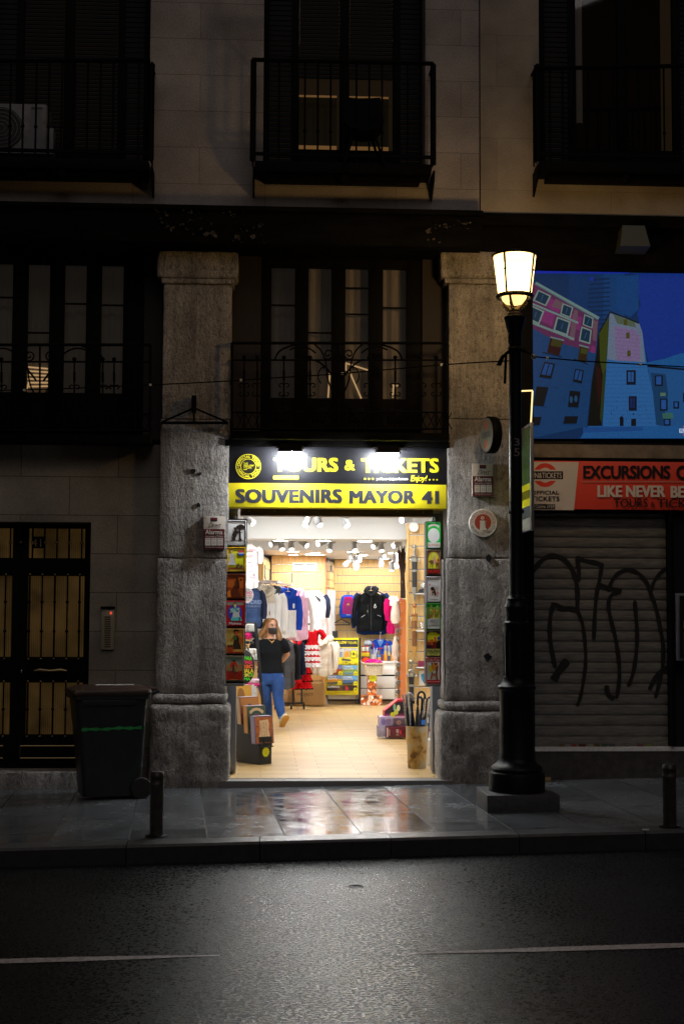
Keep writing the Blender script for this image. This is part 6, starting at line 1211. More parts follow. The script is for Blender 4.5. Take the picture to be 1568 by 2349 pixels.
for i, (x, yt, Y, w_, h_, rot, cb, cs, hd_, bl_, dc, lab) in enumerate((
    (650, 1352, 8.9, .42, .74, .5, BRG, None, BRG, None, None, 'dark red hooded top on the far end of the left rail'),
    (681, 1357, 9.2, .42, .80, .3, PNK, WHT, PNK, None, None, 'pale pink top on the rail between the blue hoodie and the white shirts'),
    (660, 1357, 6.8, .29, .69, .2, BLU, BLU, BLU, [(.0, .42, BLU), (.42, 1.01, WHT)], d_blue, 'blue and white colour block hoodie on the rail behind the woman'),
    (642, 1354, 7.3, .34, .70, .6, STL, STL, STL, None, None, 'steel blue hooded top just left of the blue and white hoodie'),
    (634, 1352, 6.95, .34, .70, .5, GRY, GRY, GRY, None, None, 'plain grey hooded top behind the white printed hoodie'),
    (624, 1351, 6.6, .33, .74, .35, WHT, WHT, DGR, None, d_gprint, 'white hoodie with a dark hood and printed strip on the left rail'),
    (608, 1351, 6.45, .35, .78, .3, CRM, WHT, CRM, [(.0, .25, CRM), (.25, 1.01, WHT)], d_cords, 'cream hoodie with brown tipped cords on the left rail'),
    (596, 1349, 6.5, .34, .76, .45, WHT, WHT, WHT, None, None, 'plain white sweatshirt between the navy and cream hoodies'),
    (577, 1347, 5.7, .29, .54, .35, NAVY, DN, None, None, d_navy, 'navy sweatshirt lettered MADRID on the front of the left rail'),
    (568, 1349, 6.0, .34, .70, .5, DN, DN, DN, None, None, 'dark hooded top at the very left of the rail'))):
    garment('hoodie', lab, 'hoodie', x, yt, Y, w_, h_, rot, cb, cs, hd_, bl_, deco=dc, group=HG, seed=i)
def d_rm(c): c.text('#4a4c58', 'REAL MADRID', -.30, .46, .34, .54, .03); c.ell('#b8982a', .24, .34, .03, .03); c.rect('#50525c', -.20, .32, -.14, .34); c.poly('#20222c', [(-.46, .17), (-.24, .07), (-.20, .10), (-.42, .24)]); c.poly('#20222c', [(.46, .17), (.24, .07), (.20, .10), (.42, .24)])
garment('football_shirt', 'white football shirt lettered REAL MADRID on the oak wall', 'shirt', 711, 1357, 10.7, .42, .82, -.08, WHT, WHT, None, None, slen=.42, deco=d_rm, seed=2); garment('football_shirt', 'white football shirt with dark sleeve stripes behind the lettered one', 'shirt', 722, 1355, 10.95, .44, .84, -.35, WHT, DN, None, None, slen=.40, seed=5)
garment('t_shirt', 'white T-shirt with pink print hanging high behind the left tin board', 'shirt', 565, 1247, 4.6, .34, .60, .2, WHT, WHT, None, None, slen=.25, deco=lambda c: [c.rect('#c88a92', .05, .12 + .12 * i, .40, .17 + .12 * i) for i in range(6)], seed=9)
# wall jackets, rucksack, hanger
def d_jack(c): c.line('#2a2c2e', [(0, .06), (0, .98)], .015); c.line('#9a9a9a', [(-.36, .66), (-.22, .60)], .012); c.line('#9a9a9a', [(.22, .60), (.36, .64)], .012); c.ring('#b8bcbc', .14, .40, .03, .05, 14, 1.0 * .53 / .78); c.rect('#b8bcbc', .12, .33, .16, .37); c.line('#26282a', [(-.12, .34), (-.12, .60)], .012); c.rect('#a8a890', -.14, .48, -.125, .54)
garment('jacket', 'dark blue jacket behind the black one on the back wall', 'jacket', 852, 1351, 12.72, .60, .86, .0, cloth('deep_blue_nylon', (.010, .03, .13)), cloth('deep_blue_nylon', (.010, .03, .13)), DN, None, seed=1, slen=.72)
garment('jacket', 'black hooded jacket with a small pale crest on the back wall', 'jacket', 850, 1355, 12.5, .52, .76, .02, BLK, BLK, BLK, None, deco=d_jack, seed=3, slen=.74)
garment('football_shirt', 'magenta and white shirt hanging on the back wall at the right', 'shirt', 902, 1367, 12.5, .30, .70, .5, MAG, MAG, None, [(.0, .3, WHT), (.3, 1.01, MAG)], slen=.5, seed=4)
def d_fcb(c): c.poly('#4a78c0', [(-.2, .02), (.2, .02), (0, .34)]); c.rect('#8a1040', -.38, .16, -.30, .40); c.rect('#8a1040', .30, .16, .38, .40); c.rect('#d8c890', -.06, .02, .06, .06); c.rect('#a01848', -.12, .36, .12, .42)
garment('football_shirt', 'blue and dark red football shirt on a pink hanger above the counter', 'shirt', 871, 1466, 12.55, .38, .44, .0, BLU, BLU, None, None, slen=.5, hanger=mat('pink_plastic', (.85, .08, .28), .4), deco=d_fcb, seed=6, hookup=.14)
t = thing('rucksack', 'blue and magenta striped rucksack hanging on the back wall', 'rucksack', P(798, 1417, 12.6)); c = P(798, 1391, 12.6); b = MB()
rg = lambda zz, W, D: [c + Vector((W * math.copysign(abs(math.cos(a)) ** .6, math.cos(a)), D * math.copysign(abs(math.sin(a)) ** .6, math.sin(a)), zz)) for a in [2 * PI * k / 20 for k in range(20)]]
b.loft([rg(-.22, .12, .07), rg(-.2, .155, .10), rg(-.08, .165, .115), rg(.08, .145, .11), rg(.18, .125, .09), rg(.22, .07, .05)], BLU); b.build('bag', t)
b = MB(); b.loft([[c + Vector((x * q, -.115 - .012 * (1 - x * x * 40) * .4, z)) for x in (-.1, -.05, 0, .05, .1)] + [c + Vector((x * q, -.10, z)) for x in (.1, .05, 0, -.05, -.1)] for z, q in ((-.14, 1.05), (0, 1.1), (.10, .95), (.18, .7))], MAG); cv = Canvas(lambda u, v: c + Vector((u, -.132, v)), (0, -1, 0), b)
for i in range(-3, 4): cv.rect('#1a1460', i * .026 - .006, -.13, i * .026 + .006, .14, i > -3)
cv.ell('#c8a030', -.005, .03, .024); cv.ell('#8a1a3a', -.005, .02, .016); cv.rect('#c8ccd8', -.04, -.165, .04, -.155); b.build('front_panel', t)
b = MB(); b.tube([c + Vector((-.02, 0, .2)), c + Vector((-.01, 0, .27)), c + Vector((.01, 0, .27)), c + Vector((.02, 0, .2))], .008, m_blk, 6)
for s in (-1, 1): b.tube([c + Vector((s * .09, .06, .18)), c + Vector((s * .15, .08, 0)), c + Vector((s * .12, .06, -.2))], .014, m_blk, 6)
b.build('straps', t)
t = thing('clothes_hanger', 'empty black plastic hanger on the back wall under the rucksack', 'hanger', P(783, 1434, 12.6)); g = lambda x, y: P(x, y, 12.6); b = MB(); b.tube([g(763, 1433), g(765, 1430), g(783, 1420), g(801, 1430), g(803, 1433), g(763, 1433.5)], .012, m_blk, 6); b.tube([g(783, 1420), g(783, 1416), g(786, 1414), g(784, 1411), g(781, 1413)], .008, m_blk, 6); b.build('bar', t)
# rolling rack with dresses
YR = 10.3; rk = thing('rolling_rack', 'black rolling clothes rack behind the woman carrying red dresses and jackets', 'clothes rack', P(670, 1620, YR)); g = lambda x, y, Y=YR: P(x, y, Y)
b = MB(); b.tube([g(640, 1434), g(722, 1431)], .016, m_blk, 8); b.tube([g(644, 1440, YR + .3), g(700, 1438, YR + .3)], .014, m_blk, 8); b.build('rail', rk)
for x in (672, 692): b = MB(); b.tube([g(x, 1434), g(x, 1614)], .018, m_blk, 8); b.build('post', rk)
b = MB(); b.tube([g(628, 1613), g(698, 1613)], .02, m_blk, 8)
for x in (630, 697): b.tube([g(x, 1613, YR - .25), g(x, 1613, YR + .2)], .018, m_blk, 8)
b.build('base', rk)
for x in (631, 668, 697):
    b = MB(); p = g(x, 1613, YR - .2); b.tube([Vector((p.x - .014, p.y, .045)), Vector((p.x + .014, p.y, .045))], .045, mat('black_rubber', (.012, .012, .012), .7), 14); b.build('wheel', rk)
def dress(label, x, yt, Y, h, rot, top, tiers, mts, w=.30):
    o = P(x, yt, Y); t = thing('flamenco_dress', label, 'dress', o, 'flamenco dresses on the rolling rack'); M_ = Matrix.Translation(o) @ Matrix.Rotation(rot, 4, 'Z'); n = 28
    def ring(W, z, amp, f): return [Vector(((W + amp * math.sin(f * a)) * math.cos(a), (W * .5 + amp * math.sin(f * a)) * math.sin(a), z + amp * .4 * math.sin(f * a + 1))) for a in [2 * PI * k / n for k in range(n)]]
    b = MB(M_); b.loft([ring(.09, -.02, .004, 5), ring(w * .42, -.08, .006, 5), ring(w * .36, -h * .22, .006, 5), ring(w * .33, -h * .38, .006, 5)], top)
    for s in (-1, 1): b.tube([(s * .10, -.03, -.02), (s * .15, -.02, -.05), (s * .19, -.01, -.12), (s * .15, 0, -.17)], [.03, .05, .055, .03], mts[0], 8)
    b.build('bodice', t); N = tiers; z0 = -h * .36
    for k in range(N):
        zt_, zb2 = z0 - (h * .64) * k / N, z0 - (h * .64) * (k + 1) / N - .02; W = w * (.34 + .10 * k / N); b = MB(M_)
        b.loft([ring(W, zt_, .006, 9), ring(W * 1.15, (zt_ + zb2) / 2, .014, 9), ring(W * 1.28, zb2 + .02, .020, 11)], mts[k % len(mts)] if len(mts) > 2 else mts[0], caps=False); b.loft([ring(W * 1.28, zb2 + .02, .020, 11), ring(W * 1.32, zb2, .024, 11)], mts[1], caps=False); b.build('frill', t)
    b = MB(M_); b.tube([(-.09, 0, -.05), (0, 0, .02), (.09, 0, -.05)], .008, m_blk, 6); b.tube([(0, 0, .02), (0, 0, .07), (.02, 0, .09), (0, 0, .11)], .005, m_blk, 5); b.build('hanger', t)
dress('red flamenco dress with black bodice and black edged frills', 696, 1444, 10.05, 1.0, .2, BLK, 5, [RED, BLK]); dress('red and white frilled child dress on the rolling rack', 717, 1443, 9.8, .62, -.1, RED, 8, [RED, WHT, RED, WHT], .26)
garment('hoodie', 'front cream hoodie at the right end of the rolling rack', 'hoodie', 739, 1467, 10.3, .40, .62, -.25, CRM, CRM, CRM, None, group='cream hoodies on the rolling rack', seed=7); garment('hoodie', 'second cream hoodie behind the first on the rolling rack', 'hoodie', 749, 1466, 10.6, .38, .60, -.5, CRM, CRM, CRM, None, group='cream hoodies on the rolling rack', seed=8)
garment('jacket', 'charcoal jacket hanging right behind the woman', 'jacket', 655, 1466, 9.55, .36, .82, .3, DGR, BLK, None, None, seed=11); garment('jacket', 'dark navy jacket with red and white cuffs on the rolling rack', 'jacket', 675, 1465, 9.75, .30, .74, .5, DN, DN, RED, [(.92, 1.01, RED)], seed=12); garment('jacket', 'red jacket between the charcoal and navy jackets', 'jacket', 666, 1462, 9.9, .26, .86, .4, RED, RED, RED, None, seed=13)
# cardboard boxes
m_card = mat('brown_cardboard', (.34, .21, .085), .85, var=(6, .15), bump=(40, .1, .003))
def carton(x0, y0, x1, y1, Y, D, label, txt=None):
    t = thing('cardboard_box', label, 'box', P((x0 + x1) / 2, y1, Y), 'cardboard boxes under the clothes'); a = RB(x0, y0, x1, y1, Y); z0 = max(0.002, a[1]); b = MB(); b.box((a[0], Y, z0), (a[2], Y + D, a[3]), m_card, .006); b.build('carton', t)
    b = MB(); b.box(((a[0] + a[2]) / 2 - .03, Y - .001, a[3] - .06), ((a[0] + a[2]) / 2 + .03, Y + D, a[3] + .0015), mat('brown_tape', (.42, .28, .13), .3)); b.build('tape', t)
    if txt: cv = Canvas(lambda x, y: P(x, y, Y - .001), (0, -1, 0)); cv.text('#3a2a18', txt, x0 + 5, y0 + 22, x1 - 25, y0 + 30, .02, 1.1); cv.mb.build('lettering', t, norm=False)
carton(676, 1568, 743, 1618.5, 10.78, .36, 'large cardboard box printed PROJECT under the cream hoodies', 'PROJECT'); carton(645, 1584, 660, 1616, 10.85, .3, 'small cardboard box behind the legs of the woman'); carton(660, 1572, 675, 1616, 10.95, .22, 'plain cardboard box left of the PROJECT box')
# yellow poster stand
YP = 11.28; ps = thing('poster_stand', 'yellow sandwich board of bus tours with prices on thin legs', 'poster stand', P(785, 1614, YP)); def_fn = lambda x, y: P(734.1 + .12436 * x, 1456.8 + .12436 * y, YP)
b = MB(); slab(b, 746, 1463.5, 822, 1594, YP, YP + .03, mat('poster_yellow', '#e6dc10', .4)); b.build('board', ps)
b = MB(); slab(b, 822.5, 1463, 827, 1614, YP - .01, YP + .05, m_blk); slab(b, 741.5, 1463, 745.5, 1614, YP - .01, YP + .05, m_blk); b.build('frame', ps)
for xa, xb in ((748, 753), (748, 743), (818, 813), (818, 824)): b = MB(); b.tube([P(xa, 1594, YP), P(xb + (5 if xb < xa else -5) * 0, 1613, YP - .05)], .006, m_blk, 5); b.build('leg', ps)
cv = Canvas(def_fn, (0, -1, 0), step=.0008); KK = '#25242e'; WT = '#eeeeee'; YY = '#e6dc10'
cv.rect(KK, 140, 85, 697, 222); cv.text(YY, 'THE', 160, 112, 262, 152, .0); cv.text(YY, 'YELLOW', 274, 115, 490, 160, .06); cv.text(YY, 'TOURS', 505, 120, 676, 164, .02); cv.rect(YY, 160, 168, 238, 186)
cv.rect('#7f90a6', 130, 238, 690, 410); cv.poly('#b8b4ac', S(400, 240, 690, 250, 690, 420, 400, 400)); cv.poly('#4a6aa0', S(130, 340, 260, 345, 260, 410, 130, 410)); cv.poly('#d8902a', S(440, 330, 520, 280, 540, 400, 440, 410)); cv.rect(YY, 100, 410, 690, 540); cv.ell(YY, 180, 440, 60, 40); cv.ell(YY, 285, 440, 60, 40); cv.text(WT, 'MADRID', 165, 262, 428, 305, .05); cv.text(WT, 'CITY TOUR', 168, 314, 345, 336, .03)
cv.poly('#c8b81a', S(390, 400, 560, 430, 600, 470, 590, 520, 400, 530)); cv.poly('#3a4248', S(400, 430, 550, 450, 560, 480, 400, 470)); cv.poly('#d8c81c', S(540, 480, 600, 470, 680, 500, 680, 540, 530, 540)); cv.ell('#22242a', 480, 505, 14); cv.ell('#22242a', 545, 532, 12); cv.ell('#22242a', 650, 530, 12)
cv.ell(KK, 612, 348, 73, n=30); cv.ell(YY, 612, 348, 68, n=30); cv.text(KK, '18', 556, 318, 632, 374, .04); cv.text(KK, '€', 640, 335, 668, 366, .03)
def tour(x0, y0, x1, y1, l1, l2, pr, cols):
    cv.rect(cols[0], x0, y0, x1, y1); cv.poly(cols[1], [(x0, y1), (x0, y0 + .45 * (y1 - y0)), ((x0 + x1) / 2, y0 + .3 * (y1 - y0)), (x1, y0 + .5 * (y1 - y0)), (x1, y1)]); cv.poly(cols[2], [(x0, y1), (x0, y0 + .8 * (y1 - y0)), (x1, y0 + .7 * (y1 - y0)), (x1, y1)])
    cv.text(WT, l1, x0 + 12, y0 + 12, x0 + .62 * (x1 - x0), y0 + 40, .03)
    if l2: cv.text(WT, l2, x0 + 12, y0 + 50, x0 + .7 * (x1 - x0), y0 + 78, .03)
    cv.ell(KK, x1 - 38, y1 - 24, 44, n=24, a0=PI, a1=2 * PI); cv.ell(YY, x1 - 38, y1 - 22, 40, n=24); cv.text(KK, pr, x1 - 64, y1 - 36, x1 - 14, y1 - 12, .03)
tour(125, 548, 408, 724, 'TOLEDO', None, '23€', ('#6a7ab0', '#a84a1c', '#7a3212')); tour(422, 556, 686, 726, 'TOLEDO &', 'SEGOVIA', '45€', ('#6aa0c8', '#7a9a5a', '#6a8a96')); tour(120, 738, 392, 902, 'AVILA &', 'SEGOVIA', '45€', ('#6a88b8', '#c89020', '#4a4a48')); tour(408, 746, 684, 908, 'ESCORIAL', '& SEGOVIA', '49€', ('#5a98d0', '#4a6a9a', '#3a4a4a'))
cv.rect('#2a160e', 116, 922, 674, 1022); cv.poly('#5a3a18', S(320, 922, 400, 922, 400, 1022, 320, 1022)); cv.poly('#a8202a', S(455, 930, 490, 930, 520, 990, 490, 1020, 460, 1010)); cv.text(WT, 'FLAMENCO', 130, 932, 352, 965, .05); cv.ell(YY, 640, 1000, 36, n=20); cv.text(KK, '35€', 618, 988, 666, 1012, .03); cv.text('#8a8420', 'yellow experience Enjoy!', 255, 1040, 540, 1062, .0)
cv.mb.build('print', ps, norm=False)
# counter and what stands on it
YC = 11.42; ct = thing('counter', 'white drawer counter with black gaps at the back of the shop', 'counter', P(868, 1613, YC)); ZT = P(868, 1517, YC).z
b = MB(); XA, XBc = P(740, 1560, YC).x, XRW - .05; b.box((XA, YC - .02, ZT - .035), (XBc, YC + .7, ZT), m_wht, .004); b.build('top', ct)
b = MB(); b.box((XA, YC + .03, .06), (XBc, YC + .68, ZT - .036), m_dark); b.box((XA, YC + .06, 0), (XBc, YC + .66, .06), mat('oak_plinth', (.35, .25, .14), .6)); b.build('carcass', ct)
for y0, y1 in ((1522, 1547.5), (1551.5, 1578), (1580, 1604)):
    for xa, xb in ((752, 822), (823.5, 912)): b = MB(); a = RB(xa, y0, xb, y1, YC); b.box((a[0], YC, a[1]), (a[2], YC + .029, a[3]), m_wht, .004); b.build('drawer', ct)
t = thing('monitor', 'black screen standing behind the yellow poster stand', 'monitor', P(764, 1470, 12.2)); b = MB(); q = P(765, 1455, 12.2); b.loft([[q + Vector((x, y, z)) for x, y in ((-.09, -.03), (.08, .02), (.08, .05), (-.09, .0))] for z in (-.07, .06)], m_blk, True, False); b.build('display', t); b = MB(); b.box(q + Vector((-.02, .01, -.5)), q + Vector((.02, .05, -.06)), m_blk); b.build('foot', t)
def star(cv_, h, cx, cy, r, n=16, k=.76): cv_.poly(h, [(cx + r * (1 if i % 2 == 0 else k) * math.cos(PI * i / n), cy + r * (1 if i % 2 == 0 else k) * math.sin(PI * i / n)) for i in range(2 * n)])
def burst(x, y, r, Y, col, label, txt=None, rx=1.0):
    b = MB(); c = P(x, y, Y); R = r / SC(Y); b.prism([c + Vector((rx * R * (1 if i % 2 == 0 else .74) * math.cos(PI * i / 14), 0, R * (1 if i % 2 == 0 else .74) * math.sin(PI * i / 14))) for i in range(28)], (0, .003, 0), hexm(col, .5, 'card'))
    t = thing('price_burst', label, 'price tag', c); b.build('card', t)
    if txt: cv_ = Canvas(lambda u, v: c + Vector((u * R, -.001, v * R)), (0, -1, 0)); cv_.text('#6a6a10', txt, -.5, -.2, .5, .2, .0); cv_.fn = cv_.fn; cv_.mb.build('lettering', t, norm=False)
burst(839, 1516, 9, YC - .06, '#f04a10', 'orange star shaped price card at the counter edge', None, 1.3)
# orange display with basket
YO = 11.12; t = thing('display_stand', 'orange flower patterned cardboard stand below the basket', 'display stand', P(851, 1618, YO))
def flow():
    m = bpy.data.materials.new('orange_flower_print'); m.use_nodes = True; n = m.node_tree; b_ = n.nodes['Principled BSDF']; L = n.links.new; tc = n.nodes.new('ShaderNodeTexCoord'); v = n.nodes.new('ShaderNodeTexVoronoi'); v.inputs['Scale'].default_value = 18; L(tc.outputs['Object'], v.inputs['Vector']); sp = n.nodes.new('ShaderNodeSeparateColor'); L(v.outputs['Color'], sp.inputs[0]); r = n.nodes.new('ShaderNodeValToRGB'); L(sp.outputs[0], r.inputs[0])
    for p, c in ((0.0, (.10, .03, .005, 1)), (.35, (.55, .10, .005, 1)), (.65, (.70, .22, .01, 1)), (1.0, (.30, .06, .005, 1))):
        e = r.color_ramp.elements.new(p); e.color = c
    r.color_ramp.elements.remove(r.color_ramp.elements[0]); L(r.outputs[0], b_.inputs['Base Color']); b_.inputs['Roughness'].default_value = .5; return m
m_flow = flow(); b = MB(); a = RB(843, 1549, 863, 1595.5, YO); b.box((a[0], YO, a[1]), (a[2], YO + .2, a[3]), m_flow); b.build('column', t); b = MB(); a = RB(827.5, 1595.6, 875, 1618, YO); b.box((a[0], YO - .05, 0.002), (a[2], YO + .28, a[3]), m_flow, .003); b.build('base', t)
burst(855, 1555, 10, YO - .006, '#e8f010', 'yellow star shaped price card on the orange stand', '2,50', 1.05)
t = thing('basket', 'cream wicker basket full of pink fans in front of the counter', 'basket', P(856, 1549, YO - .02)); m_wick = mat('cream_wicker', (.62, .54, .42), .8, bump=(70, .8, .01), var=(40, .25)); c = P(856, 1549, YO + .02)
def rr4(W, D, z): return [c + Vector((W * math.copysign(abs(math.cos(q)) ** .5, math.cos(q)), D * math.copysign(abs(math.sin(q)) ** .5, math.sin(q)), z)) for q in [2 * PI * k / 24 for k in range(24)]]
b = MB(); b.loft([rr4(.15, .10, .003), rr4(.165, .11, .09), rr4(.19, .13, .20), rr4(.205, .14, .205), rr4(.205, .14, .225), rr4(.18, .12, .225), rr4(.16, .1, .12)], m_wick); b.build('weave', t)
b = MB()
for k in range(7): x = -.12 + .04 * k; b.box(c + Vector((x, -.134, .165)), c + Vector((x + .018, -.122, .19)), m_dark)
b.build('slots', t)
b = MB()
for k in range(9): q = PI * k / 8; b.loft([[c + Vector((.17 * math.cos(q + d) * r_, -.02 + .01 * (k % 2) + o_, .21 + .085 * math.sin(q + d) * r_)) for r_ in (.2, 1.0)] + [c + Vector((.17 * math.cos(q + d) * r_, -.01 + .01 * (k % 2) + o_, .21 + .085 * math.sin(q + d) * r_)) for r_ in (1.0, .2)] for d, o_ in ((-.22, 0), (0, -.014), (.22, 0))], mat('hot_pink_fabric', (.80, .01, .33), .6, var=(60, .3)))
o = b.build('fan'); tag(o, 'pile of bright pink fans heaped in the wicker basket', 'fans')
def stall_item(name, label, x0, y0, x1, y1, Y, D, parts):
    t = thing(name, label, name.replace('_', ' '), P((x0 + x1) / 2, y1, Y)); 
    for pn, h, u0, v0, u1, v1 in parts: b = MB(); slab(b, x0 + (x1 - x0) * u0, y0 + (y1 - y0) * v0, x0 + (x1 - x0) * u1, y0 + (y1 - y0) * v1, Y, Y + D, hexm(h, .5, 'goods'), .003); b.build(pn, t)
YI = YC + .08
stall_item('magnet_rack', 'yellow and red souvenir rack on the counter nearest the poster stand', 829, 1483, 847, 1515, YI, .12, (('foot', '#3a1c14', 0, .72, 1, 1.05), ('tray', '#c8b010', 0, .45, 1, .70), ('tray', '#a02018', .02, .34, .98, .44), ('card', '#c8ccc0', .12, .05, .45, .33), ('card', '#b8bcb0', .55, .05, .92, .33), ('knob', '#d02818', .18, -.05, .34, .04), ('knob', '#d02818', .62, -.05, .80, .04)))
t = thing('pen_pot', 'grey plastic pot of silver pens on the counter', 'pen pot', P(857, 1516, YI)); c = Vector((P(857, 1500, YI).x, YI + .05, ZT)); b = MB(); b.lathe([(.05, .001), (.062, .12), (.055, .12), (.045, .02)], c, 16, mat('grey_plastic', (.5, .5, .48), .4)); b.build('pot', t)
for k in range(10): q = k * 2.4; b = MB(); e = c + Vector((.03 * math.cos(q), .03 * math.sin(q), .03)); b.tube([e, e + Vector((.035 * math.cos(q), .03 * math.sin(q), .17 + .02 * (k % 3)))], .006, hexm(['#c8ccd4', '#8a90a0', '#d8d8dc'][k % 3], .25, 'pen'), 6); b.build('pen', t)
stall_item('key_ring_stand', 'small blue and orange souvenir stand between the pen pot and the clear boxes', 865, 1487, 879, 1516, YI, .1, (('box', '#b8802a', .0, .72, .6, 1.0), ('box', '#3a7ac0', .0, .55, .6, .70), ('box', '#5a1a3a', .64, .5, 1, 1.0), ('figure', '#8a8078', .1, .2, .3, .54), ('figure', '#4a4a58', .38, .12, .55, .54)))
stall_item('figurine_case', 'clear case of orange figurine boxes at the right end of the counter', 880, 1478, 904, 1516, YI, .14, (('box', '#d88a20', .02, .62, .31, 1.0), ('box', '#40485a', .35, .70, .64, 1.0), ('box', '#e09028', .68, .64, .97, 1.0), ('figure', '#b8a060', .06, .40, .28, .61), ('figure', '#c0b080', .38, .45, .60, .69), ('figure', '#a89050', .72, .42, .94, .63), ('figure', '#8a949c', .08, .08, .26, .38), ('figure', '#9aa4ac', .40, .10, .58, .43), ('figure', '#a0a8b0', .72, .06, .92, .40)))
t = thing('cap', 'grey and white baseball cap lying on the shelf beside the blue shirt', 'cap', P(843, 1480, 12.5)); c = P(843, 1480, 12.5); b = MB(); b.sphere(c + Vector((0, 0, .02)), .085, GRY, 14, 8, 1, 1, .9); b.loft([[c + Vector((x, y - .08, .0 + .01 * dz)) for x, y in ((-.07, 0), (-.05, -.06), (0, -.09), (.05, -.06), (.07, 0))] for dz in (0, 1)], DN); b.build('crown', t)
# ------------------------------------------------------------------ right side
YSD = YRP - .04; m_pew = mat('aged_pewter', (.30, .28, .24), .35, metal=.8, bump=(60, .5, .006), var=(30, .4)); m_leath = mat('black_scabbard_leather', (.012, .012, .013), .5); m_copper = mat('copper_brown_metal', (.34, .13, .045), .4, metal=.5, var=(30, .3)); m_brz = mat('golden_bronze', (.55, .30, .08), .35, metal=.7, bump=(40, .4, .005)); m_tan = mat('brown_scabbard', (.20, .075, .018), .5, var=(12, .2))
def sword(x, y0, y1, mh, ms, mfit, label, cut=1.0):
    t = thing('sword', label, 'sword', P(x, y1, YSD)); c = P(x, y0, YSD); H = (y1 - y0) / SC(YSD); L_ = lambda v: Vector((c.x, YSD - .03, c.z - H * v))
    b = MB(); b.sphere(L_(.035), .030, mh, 12, 8); b.sphere(L_(.0), .010, mh, 8, 6); b.build('pommel', t)
    b = MB(); b.tube([L_(.06 + .12 * i / 8) for i in range(9)], [.014, .018, .013, .018, .013, .018, .013, .018, .014], mfit if mh is not m_pew else mh, 10); b.build('grip', t)
    b = MB(); b.sphere(L_(.195), .045, mh, 14, 8, 1, .5, .45); b.build('guard', t)
    W = .035; b = MB(); b.loft([[L_(v) + Vector((w_ * sx, .012 * sy, 0)) for sx, sy in ((-1, 0), (-.5, -1), (.5, -1), (1, 0), (.5, 1), (-.5, 1))] for v, w_ in ((.22, W), (.24, W * 1.05), (.45, W * .95), (.75, W * .9))], ms, True, False); b.build('scabbard', t)
    b = MB()
    for v0, v1, k in ((.225, .30, 1.12), (.44, .48, 1.1)): b.loft([[L_(v) + Vector((W * k * sx, .016 * sy, 0)) for sx, sy in ((-1, 0), (-.5, -1), (.5, -1), (1, 0), (.5, 1), (-.5, 1))] for v in (v0, v1)], mfit, True, False)
    b.loft([[L_(v) + Vector((w_ * sx, .015 * sy, 0)) for sx, sy in ((-1, 0), (-.5, -1), (.5, -1), (1, 0), (.5, 1), (-.5, 1))] for v, w_ in ((.75, W * 1.0), (.80, W * 1.0), (.92, W * .45), (1.0, .004))], mfit, True, False)
    for s in (-1, 1): b.box(L_(.27) + Vector((s * .052 - .008, -.01, -.02)), L_(.27) + Vector((s * .052 + .008, .01, .02)), m_chr, .003)
    b.build('fittings', t); return t
sword(949.5, 1250, 1380, m_pew, m_leath, m_pew, 'upper sheathed sword with a black scabbard on the oak wall'); sword(949.5, 1385, 1515, m_copper, m_tan, m_brz, 'middle sheathed sword with a brown crossed scabbard on the oak wall'); sword(942.5, 1514, 1640, m_pew, m_leath, m_pew, 'lowest silver hilted sword behind the umbrellas')
cv = Canvas(lambda x, y: P(x, y, YSD - .044), (0, -1, 0), mk=lambda h: m_brz)
t = thing('wall_mirror', 'small round white rimmed mirror high on the sword wall', 'mirror', P(948, 1220, YSD)); c = P(948, 1209, YSD); r = 10.6 / SC(YSD); b = MB(); b.lathe([(r, -.02), (r + .004, 0), (r, .015), (r - .008, .015), (r - .008, .01)], (0, 0, 0), 28, m_wht); b.v = [Vector((c.x + v.x, c.y - v.z, c.z + v.y)) for v in b.v]; b.build('rim', t); b = MB(); b.lathe([(0.001, .009), (r - .008, .009)], (0, 0, 0), 28, mat('grey_mirror', (.35, .36, .32), .15, metal=.7)); b.v = [Vector((c.x + v.x, c.y - v.z, c.z + v.y)) for v in b.v]; b.build('glass', t)
m_clear = glassm('clear_plastic', (.93, .94, .95), .06)
def shelf(y, label):
    t = thing('glass_shelf', label, 'shelf', P(968, y, YRP - .2), 'small shelves on the sword wall'); a = P(955, y, YRP - .22); b = MB(); X1 = P(1024, y, YRP - .22).x; b.box((a.x, YRP - .22, a.z - .012), (X1, YRP - .001, a.z), mat('shelf_glass_green', (.55, .62, .60), .1), .002); b.build('board', t); b = MB(); b.tube([(a.x, YRP - .225, a.z - .012), (X1, YRP - .225, a.z - .012)], .014, mat('steel_edge', (.35, .33, .31), .35, metal=.7), 8); b.build('front_bar', t); return a
s1 = shelf(1361, 'small shelf with a silver ornament beside the upper sword'); s2 = shelf(1446, 'small shelf with a wire ornament beside the middle sword'); s3 = shelf(1530, 'small shelf with a dark red box above the umbrellas')
t = thing('ornament', 'silver rock shaped ornament on a dark stand on the top shelf', 'ornament', P(969, 1361, YRP - .15)); b = MB(); q = P(970, 1360, YRP - .15); b.box(q + Vector((-.06, -.04, .0)), q + Vector((.07, .04, .03)), m_blk, .004); b.box(q + Vector((-.05, -.03, .03)), q + Vector((.06, .03, .05)), m_blk, .004); b.build('stand', t); b = MB(); st_ = len(b.v); b.sphere(q + Vector((.012, 0, .085)), .05, mat('bright_silver', (.6, .6, .6), .25, metal=.9, bump=(60, .8, .01)), 12, 8); roughen(b, .008, 40, st_); b.build('figure', t)
t = thing('ornament', 'silver wire ball ornament on the middle shelf', 'ornament', P(970, 1446, YRP - .15)); b = MB(); q = P(970, 1444, YRP - .15)
for k in range(5): an = k * PI / 5; b.tube([q + Vector((.045 * math.cos(2 * PI * i / 16) * math.cos(an), .045 * math.cos(2 * PI * i / 16) * math.sin(an), .05 + .045 * math.sin(2 * PI * i / 16))) for i in range(17)], .005, m_chr, 5)
